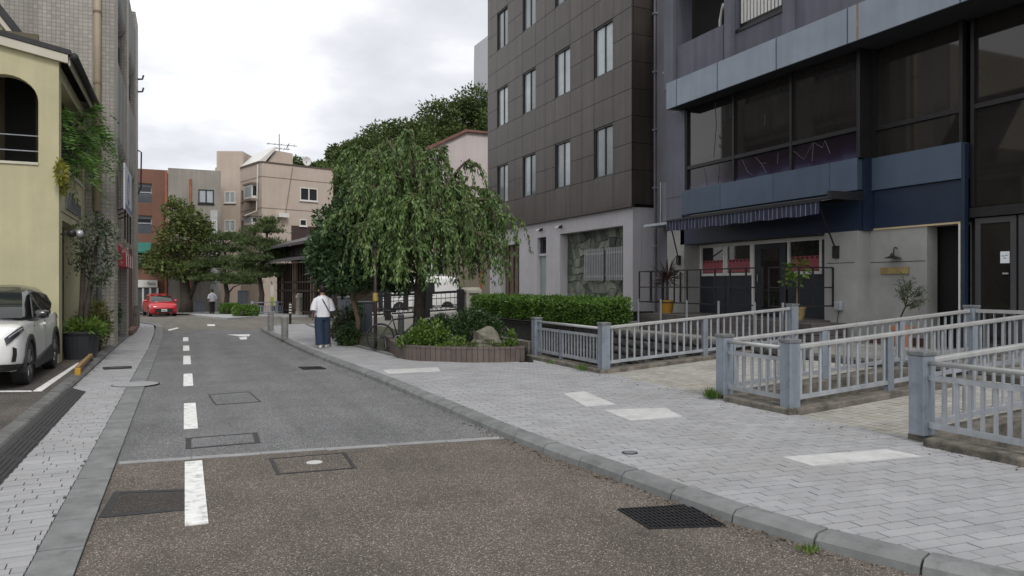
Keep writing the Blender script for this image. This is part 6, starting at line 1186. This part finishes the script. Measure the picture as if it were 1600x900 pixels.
for a, b_, r_ in (((.0, .34), (.42, .29), .012), ((0, .34), (.3, .78), .011), ((.42, .29), (.27, .86), .017), ((.3, .76), (.83, .82), .017), ((.42, .29), (.86, .72), .022), ((.83, .82), (.87, .68), .02), ((.87, .68), (1.02, .34), .014)): fb.tube([Bq(*a), Bq(*b_)], r_, 8)
fb.build('frame', m_black, bk, smooth=True); MB().tube([Bq(.27, .86), Bq(.25, .95)], .013, 8).build('seat_post', m_galv, bk)
MB().loft([[Bq(u, z + .03 * math.sin(t), w * math.cos(t)) for t in [i * math.pi / 4 for i in range(8)]] for u, z, w in ((.1, .97, .04), (.16, .975, .075), (.26, .97, .05), (.37, .965, .02))]).build('saddle', m_black, bk, smooth=True, fix=True)
MB().tube([Bq(.83, .82), Bq(.81, .92)], .014, 8).build('stem', m_black, bk); MB().tube([Bq(.76, .95, -.3), Bq(.83, .93, -.1), Bq(.83, .93, .1), Bq(.76, .95, .3)], .012, 8).build('handlebar', m_black, bk, smooth=True)
MB().tube([Bq(.42 + .09 * math.cos(t), .29 + .09 * math.sin(t), -.05) for t in [i * math.pi / 8 for i in range(17)]], .008, 5, False).build('chainring', m_galv, bk); MB().tube([Bq(.42, .29, -.07), Bq(.5, .15, -.08), Bq(.5, .15, -.16)], .01, 6).build('crank', m_galv, bk)
MB().tube([Bq(.1, .34, .06), Bq(.13, .04, .16)], .009, 6).build('kickstand', m_galv, bk)
# ================================================================== CARS
def ringpts(half): return [(x, z) for x, z in half] + [(-x, z) for x, z in reversed(half[1:-1])]
def lerp_tab(tab, v):
    for (a, *p), (b, *q) in zip(tab, tab[1:]):
        if a <= v <= b: t = (v - a) / (b - a); return [x + (y - x) * t for x, y in zip(p, q)]
    return list(tab[0][1:]) if v < tab[0][0] else list(tab[-1][1:])
def car(name, label, loc, rz, paint, roofm, st, cab, wr_, axles, W, details, clad=True, plate=None, tail=True):
    R0 = thing(name, label, 'car', loc); Mx = Matrix.Translation(loc) @ Matrix.Rotation(rz, 4, 'Z'); T3 = lambda x, y, z: Mx @ Vector((x, y, z))
    rings = []
    ys = np.linspace(st[0][0], st[-1][0], 46); ys = sorted(set([round(float(y), 3) for y in ys]))
    for y in ys:
        w, zb, zs, zt = lerp_tab(st, y); hf = [(0, zb), (w * .86, zb), (w * .97, zb + .08), (w, zb + .24), (w * .995, (zb + zs) / 2 + .08), (w * .985, zs - .1), (w * .95, zs - .02), (w * .84, zs + .01), (w * .5, zt), (0, zt + .015)]
        rings.append([Vector((x, y, z)) for x, z in ringpts(hf)])
    body = MB().loft(rings); me = body.mesh('body'); bmx = bmesh.new(); bmx.from_mesh(me); bmesh.ops.recalc_face_normals(bmx, faces=bmx.faces); bmx.to_mesh(me); bmx.free()
    tmp = bpy.data.objects.new('tmp', me); COL.objects.link(tmp); cut = MB()
    cuts = []
    for ya in axles:
        for sx in (-1, 1):
            c = MB().lathe([(wr_ + .055, -.2), (wr_ + .055, .2)], (0, 0, 0), 28).mesh('c'); co = bpy.data.objects.new('cut', c); COL.objects.link(co); co.location = (sx * (W / 2 - .08), ya, wr_ - .01); co.rotation_euler = (0, math.pi / 2, 0); cuts.append(co)
            md = tmp.modifiers.new('b', 'BOOLEAN'); md.object = co; md.operation = 'DIFFERENCE'; md.solver = 'EXACT'
    bpy.context.view_layer.update(); dg = bpy.context.evaluated_depsgraph_get(); me2 = bpy.data.meshes.new_from_object(tmp.evaluated_get(dg)); 
    for o in cuts + [tmp]: bpy.data.objects.remove(o)
    me2.transform(Mx); me2.materials.clear(); bo = link('body', me2, paint, R0, smooth=True); md = bo.modifiers.new('es', 'EDGE_SPLIT'); md.split_angle = math.radians(38)
    # cabin
    def cring(z, e=0):
        y0, y1, w = lerp_tab(cab, z); pts = []; n = 28
        for i in range(n):
            t = 2 * math.pi * i / n; c_, s_ = math.cos(t), math.sin(t); k = 5.; r = (abs(c_) ** k + abs(s_) ** k) ** (-1 / k); pts.append(T3((w + e) * c_ * r, (y0 + y1) / 2 + ((y1 - y0) / 2 + e) * s_ * r, z))
        return pts
    zs_ = [c[0] for c in cab]; MB().loft([cring(z) for z in np.linspace(zs_[0], zs_[-1], 10)]).build('cabin', roofm, R0, smooth=True, fix=True)
    def glassp(nm, side, poly, off_=.012):                       # side: +-1 flank polygon in (y,z)
        q = MB(); v = []
        for y, z in poly: y0, y1, w = lerp_tab(cab, z); v.append(T3(side * (w + off_), y, z))
        n = len(v); inn = [p + Mx.to_3x3() @ Vector((-side * .02, 0, 0)) for p in v]; q.add(v + inn, [tuple(range(n)), tuple(range(2 * n - 1, n - 1, -1))] + [(i, (i + 1) % n, n + (i + 1) % n, n + i) for i in range(n)]); return q.build(nm, m_cglass, R0, fix=True)
    for sd in (-1, 1):
        for nm, poly in details['side']: glassp(nm, sd, poly)
    for nm, end in (('windscreen', 1), ('rear_window', -1)):
        q = MB(); L_ = []
        for z in np.linspace(cab[0][0] + .05, cab[-2][0] - .02, 6):
            y0, y1, w = lerp_tab(cab, z); ww = w * .86; L_.append([T3(ww * u, (y1 if end > 0 else y0) + end * (.012 - .05 * abs(u) ** 3), z) for u in (-1, -.6, -.2, .2, .6, 1)])
        q.loft(L_, closed=False, cap=False); q.build(nm, m_cglass, R0, smooth=True)
    # wheels
    for ya in axles:
        for sx in (-1, 1):
            c = Vector((sx * (W / 2 - .115), ya, wr_)); RM = Matrix.Rotation(math.pi / 2 * sx, 3, 'Y'); RW = Mx.to_3x3() @ RM; w = MB().lathe([(wr_ * .62, -.1), (wr_ * .93, -.105), (wr_, -.07), (wr_, .07), (wr_ * .93, .105), (wr_ * .66, .1), (wr_ * .64, .05)], T3(*c), 32, RW).build('wheel', m_rubber, R0, smooth=False)
            MB().lathe([(wr_ * .66, .04), (wr_ * .68, .09), (wr_ * .62, .095), (wr_ * .58, .05), (.02, .02)], T3(*c), 32, RW).build('rim', m_rimd, w)
            q = MB()
            for i in range(5):
                for d_ in (-.13, .13):
                    t = i * 2 * math.pi / 5; a = Vector((.05 * math.cos(t), .05 * math.sin(t), .085)); b_ = Vector((wr_ * .64 * math.cos(t + d_), wr_ * .64 * math.sin(t + d_), .088)); q.bar(T3(*c) + RW @ a, T3(*c) + RW @ b_, .03, .02)
            q.build('spokes', m_riml, w); MB().lathe([(.055, .07), (.05, .1), (.01, .102)], T3(*c), 14, RW).build('hub_cap', m_rimd, w)
            if clad:
                q = MB(); ri, ro, n = wr_ + .035, wr_ + .115, 18; xo = sx * (W / 2 + .012); xi = sx * (W / 2 - .12)
                A_ = [math.pi * (-.08 + 1.16 * i / n) for i in range(n + 1)]; q.loft([[T3(xo, ya + ri * math.cos(t), wr_ + ri * math.sin(t)), T3(xo, ya + ro * math.cos(t), wr_ + ro * math.sin(t)), T3(xi, ya + ro * math.cos(t), wr_ + ro * math.sin(t)), T3(xi, ya + ri * math.cos(t), wr_ + ri * math.sin(t))] for t in A_]); q.build('arch_cladding', m_clad, R0, fix=True)
    def patch(nm, poly, mat, dpt=.03, sub=None):                 # polygon of (x,y,z) local pushed inward a little
        v = [T3(*p) for p in poly]; nrm = (v[1] - v[0]).cross(v[2] - v[0]).normalized(); cen = T3(0, 0, .7); 
        if (sum(v, Vector()) / len(v) - cen).dot(nrm) < 0: nrm = -nrm
        return MB().ext([p + nrm * .012 for p in v], -nrm * (dpt + .012)).build(nm, mat, sub or R0, fix=True)
    def surf(y, z):                                              # half width of the shell at (y, z)
        w, zb, zs, zt = lerp_tab(st, y); pr = [(zb, w * .86), (zb + .08, w * .97), (zb + .24, w), ((zb + zs) / 2 + .08, w * .995), (zs - .1, w * .985), (zs - .02, w * .95), (zs + .01, w * .84)]
        for (a, p), (b, q) in zip(pr, pr[1:]):
            if a <= z <= b: return p + (q - p) * (z - a) / max(b - a, 1e-6)
        return pr[0][1] if z < pr[0][0] else pr[-1][1]
    def decal(nm, y0, y1, zl, zh, mat, e=.008, n=8, m=4):        # skin panel that follows the shell on both flanks
        for sx in (-1, 1):
            L_ = []
            for i in range(n + 1):
                t = i / n; y = y0 + (y1 - y0) * t; zs = lerp_tab(st, y)[2]; a, b = zl(t, zs), zh(t, zs)
                L_.append([T3(sx * (surf(y, a + (b - a) * j / m) + e), y + e * .6, a + (b - a) * j / m) for j in range(m + 1)])
            MB().loft(L_, closed=False, cap=False).build(nm, mat, R0, smooth=True)
    for args in details.get('decals', ()): decal(*args)
    for nm, poly, mat in details['patches']: patch(nm, poly, mat)
    for nm, poly, mat in details['mirrored']:
        patch(nm, poly, mat); patch(nm, [(-x, y, z) for x, y, z in poly], mat)
    for sx in (-1, 1):
        mc = details['mirror']; q = MB(); q.loft([[T3(sx * (mc[0] + dx), mc[1] + .07 * s_ * math.cos(t), mc[2] + .075 * s_ * math.sin(t)) for t in [i * math.pi / 5 for i in range(10)]] for dx, s_ in ((-.02, .6), (.05, 1), (.14, 1), (.2, .75))]); q.build('wing_mirror', details['mirror_mat'], R0, smooth=True, fix=True)
    return R0, T3
def paintm(n, c): return M(n, c, .3, .02, 1, 0, spec=.5, coat=.8)
m_pw = paintm('pearl_white_paint', (.80, .80, .78)); m_pb = paintm('black_paint', (.012, .012, .013)); m_pr = paintm('red_paint', (.50, .012, .02)); m_cglass = glass('car_glass', (.018, .022, .022), .03, .5, .1)
m_clad = M('black_cladding', (.022, .022, .023), .6, .15, 6); m_rimd = M('dark_rim', (.03, .03, .032), .35, .1, metal=.5); m_riml = M('bright_rim', (.5, .5, .51), .25, .05, metal=.8); m_lamp = M('lamp_lens', (.35, .37, .4), .05, .1, spec=.8); m_lampd = M('dark_lens', (.03, .032, .036), .06, .1, spec=.7); m_tail = M('tail_lens', (.16, .01, .012), .12, .1); m_plate = M('number_plate', (.6, .61, .6), .5, .03)
st = [(-2.09, .66, .5, .82, .9), (-2.03, .78, .4, .98, 1.02), (-1.85, .845, .32, 1.08, 1.06), (-1.4, .878, .26, 1.09, 1.05), (-.7, .872, .22, 1.04, 1.02), (.2, .868, .22, 1.0, 1.0), (.9, .876, .22, .99, 1.02), (1.4, .88, .24, .985, 1.01), (1.75, .87, .26, .975, .985), (1.95, .84, .28, .94, .95), (2.05, .77, .32, .88, .89), (2.09, .66, .38, .78, .79)]
cab = [(1.0, -1.98, 1.02, .84), (1.15, -1.92, .80, .80), (1.35, -1.78, .45, .73), (1.5, -1.6, .15, .66), (1.57, -1.4, -.1, .58), (1.595, -1.1, -.35, .42)]
det = {'side': [('door_glass', [(.72, 1.06), (-.28, 1.08), (-.3, 1.46), (.06, 1.46), (.3, 1.36)]), ('rear_door_glass', [(-.34, 1.08), (-1.2, 1.14), (-1.15, 1.44), (-.36, 1.47)]), ('quarter_glass', [(-1.25, 1.15), (-1.55, 1.24), (-1.42, 1.4), (-1.21, 1.43)])],
       'patches': [('grille', [(-.5, 2.09, .62), (.5, 2.09, .62), (.56, 2.07, .5), (-.56, 2.07, .5)], m_clad), ('lower_grille', [(-.6, 2.09, .47), (.6, 2.09, .47), (.6, 2.06, .33), (-.6, 2.06, .33)], m_clad), ('number_plate', [(-.165, 2.105, .56), (.165, 2.105, .56), (.165, 2.105, .40), (-.165, 2.105, .40)], m_plate)],
       'mirrored': [('sill', [(.885, 1.0, .3), (.885, -.8, .50), (.885, -.95, .34), (.885, -.9, .22), (.885, .9, .22)], m_clad), ('door_seam', [(.85, .78, .93), (.85, .772, .93), (.864, .80, .45), (.864, .808, .45)], m_dark), ('door_seam', [(.846, -.3, .97), (.846, -.308, .97), (.862, -.3, .45), (.862, -.292, .45)], m_dark), ('door_handle', [(.885, -.08, .93), (.885, -.26, .935), (.885, -.26, .905), (.885, -.08, .9)], m_pw)],
       'decals': [('headlight', 2.075, 1.66, lambda t, zs: zs - .135 + .05 * t, lambda t, zs: zs - .03, m_lampd), ('headlight_strip', 2.06, 1.72, lambda t, zs: zs - .062, lambda t, zs: zs - .045, m_lamp, .014), ('bumper_vent', 2.045, 1.985, lambda t, zs: .43, lambda t, zs: .66 - .03 * t, m_clad), ('lower_bumper', 2.088, 1.62, lambda t, zs: .29, lambda t, zs: .40 - .03 * t, m_clad), ('tail_light', -2.04, -1.72, lambda t, zs: zs - .13, lambda t, zs: zs - .03, m_tail)],
       'mirror': (.84, .62, 1.1), 'mirror_mat': m_pb}
car('white_suv', 'white compact suv with black roof parked beside the yellow building', Vector((-3.1, 15.2, .08)), math.pi, m_pw, m_pb, st, cab, .345, (1.24, -1.32), 1.765, det)
p = GF(249, 493.5); k = (p.x * sA + p.y * cA)
st2 = [(-1.97, .62, .48, .8, .86), (-1.9, .76, .38, .92, .95), (-1.6, .83, .28, 1.0, .98), (-.7, .845, .2, .95, .94), (.4, .842, .2, .92, .93), (1.0, .845, .2, .91, .95), (1.5, .835, .22, .88, .92), (1.8, .78, .22, .8, .84), (1.93, .70, .24, .70, .73), (1.97, .62, .3, .56, .58)]
cab2 = [(.92, -1.86, 1.1, .80), (1.05, -1.8, .88, .77), (1.25, -1.65, .5, .69), (1.38, -1.45, .18, .62), (1.45, -1.2, -.1, .54), (1.475, -.9, -.35, .4)]
det2 = {'side': [('door_glass', [(.78, .98), (-.28, 1.0), (-.3, 1.33), (.06, 1.34), (.36, 1.24)]), ('rear_door_glass', [(-.34, 1.0), (-1.2, 1.06), (-1.15, 1.3), (-.36, 1.34)])],
        'patches': [('grille', [(-.46, 1.98, .54), (.46, 1.98, .54), (.58, 1.96, .28), (-.58, 1.96, .28)], m_clad), ('number_plate', [(-.165, 1.995, .50), (.165, 1.995, .50), (.165, 1.995, .34), (-.165, 1.995, .34)], m_plate), ('plate_digits', [(-.11, 2.012, .44), (.12, 2.012, .44), (.12, 2.012, .39), (-.11, 2.012, .39)], M('plate_green', (.1, .2, .12), .6))],
        'mirrored': [('headlight', [(.48, 1.9, .70), (.70, 1.74, .76), (.79, 1.62, .78), (.80, 1.62, .68), (.68, 1.8, .60), (.5, 1.93, .60)], m_lampd), ('headlight_strip', [(.52, 1.915, .67), (.7, 1.79, .72), (.72, 1.78, .68), (.54, 1.92, .63)], m_lamp), ('front_lip', [(.3, 1.975, .27), (.76, 1.8, .3), (.78, 1.78, .22), (.3, 1.96, .21)], m_pr)], 'mirror': (.8, .68, 1.02), 'mirror_mat': m_pr}
car('red_hatchback', 'small red hatchback car facing us beside the broadleaf tree', p, math.pi + .17, m_pr, m_pr, st2, cab2, .3, (1.18, -1.37), 1.695, det2, clad=False)
p = Vector((*PY(655, 470, 38)[:2], .2)); st3 = [(-2.2, .8, .4, 1.1, 1.1), (-2.0, .84, .3, 1.15, 1.1), (0, .845, .25, 1.1, 1.1), (1.6, .84, .25, 1.05, 1.08), (2.0, .8, .28, .95, 1.0), (2.2, .7, .35, .8, .85)]
cab3 = [(1.05, -2.15, 1.9, .83), (1.5, -2.12, 1.5, .80), (1.85, -2.05, 1.15, .75), (1.95, -1.9, .9, .62), (1.98, -1.7, .6, .5)]
det3 = {'side': [('door_glass', [(1.4, 1.15), (.5, 1.15), (.5, 1.65), (1.2, 1.65)]), ('rear_door_glass', [(.4, 1.15), (-.6, 1.15), (-.6, 1.65), (.4, 1.65)])], 'patches': [('grille', [(-.5, 2.2, .75), (.5, 2.2, .75), (.5, 2.19, .6), (-.5, 2.19, .6)], m_clad)], 'mirrored': [('headlight', [(.5, 2.15, .88), (.76, 2.05, .9), (.78, 2.02, .74), (.5, 2.18, .72)], m_lamp)], 'mirror': (.86, 1.3, 1.2), 'mirror_mat': m_pw}
car('white_van', 'white van parked beyond road bridge behind the weeping tree', p, math.pi * .5, m_pw, m_pw, st3, cab3, .3, (1.3, -1.3), 1.69, det3, clad=False)
# ================================================================== PEOPLE
m_skin = M('skin', (.30, .165, .11), .6, .08, 8, 0); m_hair = M('dark_hair', (.012, .010, .009), .6, .3, 40, .5, 120); m_shoe = M('white_shoe', (.6, .6, .56), .7, .05)
def cloth(n, c, s=30): return M(n, c, .9, .12, 7, .35, s)
def person(label, loc, rz, s, shirt, pants, hold=None, sleeve=.42, stride=.12, wide=1.0, shoe=m_shoe):
    R0 = thing('person', label, 'person', loc); Mx = Matrix.Translation(loc) @ Matrix.Rotation(rz, 4, 'Z') @ Matrix.Scale(s, 4); T3 = lambda p: Mx @ Vector(p); MR3 = Mx.to_3x3()
    V = []; E = []; Rd = []
    def add(p, r, link_=None): V.append(p); Rd.append(r); (E.append((link_, len(V) - 1)) if link_ is not None else None); return len(V) - 1
    pel = add((0, 0, .93), .125); ab = add((0, .01, 1.1), .115, pel); ch = add((0, .0, 1.3), .125, ab); nk = add((0, .01, 1.46), .055, ch); hd = add((0, .03, 1.56), .075, nk); h2 = add((0, .035, 1.64), .085, hd); add((0, .03, 1.7), .06, h2)
    hands = []
    for sx in (-1, 1):
        sh = add((sx * .155, 0, 1.34), .052, ch); fwd = .06 if sx > 0 else -.02; el = add((sx * .25, fwd - .05, 1.13), .045, sh); wr = add((sx * .26, fwd + .08, .92), .03, el); pa = add((sx * .262, fwd + .105, .85), .034, wr); hands.append((sx * .262, fwd + .105, .83))
        for f_ in range(4): a = add((sx * (.25 + .004 * f_), fwd + .085 + .018 * f_, .80 - (.0 if f_ in (1, 2) else -.006)), .0095, pa); b_ = add((sx * (.238 + .004 * f_), fwd + .09 + .018 * f_, .765), .008, a)
        t1 = add((sx * .24, fwd + .135, .835), .011, pa); add((sx * .225, fwd + .15, .80), .009, t1)
        lx = sx * .1; st_ = stride * sx; hip = add((lx, 0, .88), .085, pel); kn = add((lx * 1.05, st_ * .5 + .02, .5), .058, hip); an = add((lx * 1.05, st_, .1), .042, kn); add((lx * 1.1, st_ + .13, .045), .035, an)
    me = bpy.data.meshes.new('body'); me.from_pydata([T3(v) for v in V], E, []); o = bpy.data.objects.new('body_tmp', me); COL.objects.link(o); sk = o.modifiers.new('s', 'SKIN'); sk.use_smooth_shade = True
    for i, r in enumerate(Rd): me.skin_vertices[0].data[i].radius = (r * s, r * s); me.skin_vertices[0].data[i].use_root = (i == 0)
    sb_ = o.modifiers.new('ss', 'SUBSURF'); sb_.levels = 1; sb_.render_levels = 1; bpy.context.view_layer.update(); me2 = bpy.data.meshes.new_from_object(o.evaluated_get(bpy.context.evaluated_depsgraph_get())); bpy.data.objects.remove(o); me2.materials.clear(); link('body', me2, m_skin, R0, smooth=True)
    ring = lambda cx, cy, z, rx, ry, n=20, wv=0: [T3((cx + (rx + wv * math.sin(5 * t)) * math.cos(t), cy + (ry + wv * math.sin(5 * t + 1)) * math.sin(t), z)) for t in [2 * math.pi * i / n for i in range(n)]]
    shr = MB().loft([ring(0, 0, z, rx, ry, 20, wv) for z, rx, ry, wv in ((.86, .215, .155, .014), (.95, .22, .155, .01), (1.1, .215, .15, .006), (1.25, .215, .15, .003), (1.36, .21, .13, 0), (1.42, .15, .1, 0), (1.46, .075, .075, 0))], cap=False)
    for sx in (-1, 1): fwd = .06 if sx > 0 else -.02; shr.tube([T3(p) for p in ((sx * .1, 0, 1.36), (sx * .18, -.01, 1.315), (sx * .235, fwd * .5 - .03, 1.19), (sx * .265, fwd - .05, 1.37 - sleeve * .8))], [r * s for r in (.075, .085, .09, .1)], 12, False)
    shr.build('shirt', shirt, R0, smooth=True, fix=True)
    tr = MB().loft([ring(0, 0, z, rx, ry) for z, rx, ry in ((.96, .175, .13), (.88, .19, .145), (.8, .19, .14), (.76, .17, .12))], cap=False)
    for sx in (-1, 1): lx = sx * .1; st_ = stride * sx; tr.tube([T3(p) for p in ((lx * .9, 0, .9), (lx, st_ * .2 + .01, .7), (lx * 1.05, st_ * .5 + .015, .5), (lx * 1.05, st_ * .8, .28), (lx * 1.05, st_, .1))], [r * s * wide for r in (.1, .105, .098, .096, .095)], 14, False)
    tr.build('trousers', pants, R0, smooth=True, fix=True)
    hr = MB().lathe([(.03, .118), (.075, .1), (.1, .05), (.105, -.01), (.097, -.06), (.07, -.1)], T3((0, .01, 1.645)), 16, MR3); hr.build('hair', m_hair, R0, smooth=True)
    for sx in (-1, 1):
        MB().loft([[T3((sx * .1 + .013 * a, .03 + b_, 1.6 + .03 * c_)) for a, b_, c_ in ((-1, -.02, -1), (1, -.02, -1), (1, .02, 1), (-1, .02, 1))], [T3((sx * .1 + .008 * a, .0 + b_, 1.605 + .03 * c_)) for a, b_, c_ in ((-1, -.012, -1), (1, -.012, -1), (1, .012, 1), (-1, .012, 1))]]).build('ear', m_skin, R0, fix=True)
        lx = sx * .105; st_ = stride * sx; q = MB()
        q.loft([[T3((lx + w * math.cos(t), st_ + y, max(.0, zc + hh * math.sin(t)))) for t in [i * math.pi / 5 for i in range(10)]] for y, w, zc, hh in ((-.09, .03, .05, .05), (-.05, .042, .05, .055), (.03, .045, .045, .05), (.1, .048, .035, .038), (.15, .04, .03, .03), (.175, .02, .025, .02))]); q.build('shoe', shoe, R0, smooth=True, fix=True)
    return R0, T3, hands
p = G(504, 543.5, .081); hd_ = math.radians(6)
R0, T3, hands = person('walking person in white shirt and blue jeans holding a wooden cane', p, hd_, .915, cloth('white_cotton', (.66, .66, .70)), cloth('navy_denim', (.022, .036, .07)), stride=.1, wide=1.18)
MB().tube([T3(q) for q in ((-.08, .12, 1.45), (-.1, -.02, 1.475), (-.02, -.165, 1.3), (.12, -.17, 1.05), (.225, -.09, .92), (.235, .02, .9))], .011, 6).build('bag_strap', m_black, R0)
h_ = hands[1]; cn_ = thing('walking_cane', 'brown wooden walking cane held by the person in white', 'cane', Vector((*T3((h_[0], h_[1], 0))[:2], .081))); MB().tube([T3((h_[0] - .02, h_[1] - .08, .85)), T3((h_[0] - .02, h_[1] - .03, .885)), T3((h_[0] - .02, h_[1] + .03, .87)), T3((h_[0] - .01, h_[1] + .04, .8)), T3((h_[0] + .03, h_[1] + .1, .03))], .016, 8).build('shaft', M('cane_wood', (.22, .09, .045), .4, .15), cn_, smooth=True); MB().tube([T3((h_[0] + .03, h_[1] + .1, .03)), T3((h_[0] + .03, h_[1] + .1, .0))], .016, 8).build('rubber_tip', m_rubber, cn_)
p = GF(331.5, 490, .1); person('distant person in grey shirt and black trousers under the pines', p, math.radians(20), .97, cloth('grey_cotton', (.33, .34, .38)), cloth('black_cloth', (.012, .012, .014)), stride=.06, shoe=m_black)
# ================================================================== SMALL THINGS
a, b_ = G(121.5, 586, .08), G(142, 565, .08); ws_ = thing('parking_stop', 'low yellow and wood parking stop bar beside the raised kerb', 'parking stop', a); m_yp = M('yellow_paint', (.5, .29, .03), .6, .15, 8); up = Vector((0, 0, .13))
MB().bar(a + up + (b_ - a) * .0, b_ + up, .07, .07).build('bar', M('weathered_yellow_bar', (.26, .16, .06), .7, .3, 7), ws_, bevel=.01)
for q in (a, b_): MB().box(q.x - .045, q.x + .045, q.y - .06, q.y + .06, .08, .2).build('foot', m_yp if q is a else m_okerb, ws_, bevel=.008)
for (x0, x1, y0, y1, mat, nm, lab, cat) in ((305, 319, 487, 470, m_galvp, 'barrier_panel', 'blue grey barrier panel standing under the broadleaf tree', 'barrier'), (372, 387, 484, 453, m_cab2, 'utility_cabinet', 'tall dark grey cabinet between the two pines', 'cabinet')):
    q = GF((x0 + x1) / 2, y0 + 2); kk = (q.x * sA + q.y * cA) / F; w_, h_ = (x1 - x0) * kk, (y0 - y1) * kk; r = thing(nm, lab, cat, q); MB().box(q.x - w_ / 2, q.x + w_ / 2, q.y, q.y + .3, q.z + .12, q.z + h_).build('panel', mat, r); MB().box(q.x - w_ / 2 - .03, q.x + w_ / 2 + .03, q.y - .03, q.y + .33, q.z + h_, q.z + h_ + .06).build('top', mat, r); 
    for sx in (-1, 1): MB().box(q.x + sx * w_ * .42 - .05, q.x + sx * w_ * .42 + .05, q.y + .05, q.y + .25, q.z - .05, q.z + .12).build('foot', m_okerb, r)

# dead leaves and grit caught along the kerbs
lit = []
for i in range(len(kl) - 1):
    for _ in range(34 if kl[i].y < 8 else 10):
        t = random.random(); q = kl[i] * (1 - t) + kl[i + 1] * t; dx_ = -abs(random.gauss(0, .09)); lit.append((q.x + dx_ - .01, q.y + random.gauss(0, .03), .004 + random.random() * .004))
for _ in range(420): lit.append((random.uniform(2.2, 7), random.uniform(2.5, 22), .0865 if False else .004)) if False else None
for _ in range(260): y = random.uniform(4, 30); lit.append((-1.6 + abs(random.gauss(0, .04)), y, .022))
for _ in range(160): y = random.uniform(2.5, 14); lit.append((CE(y) - .17 - abs(random.gauss(0, .12)), y, .086))
lo_ = leaf_obj('leaf_litter', lit, M('dry_litter', (.09, .06, .035), .95, .4, 30, 0, rand=.5), None, .026, .013, [(random.gauss(0, 1), random.gauss(0, 1), .05) for _ in lit], 0, .05); tag(lo_, 'dry leaf litter and grit along the kerbs', 'litter', kind='stuff')
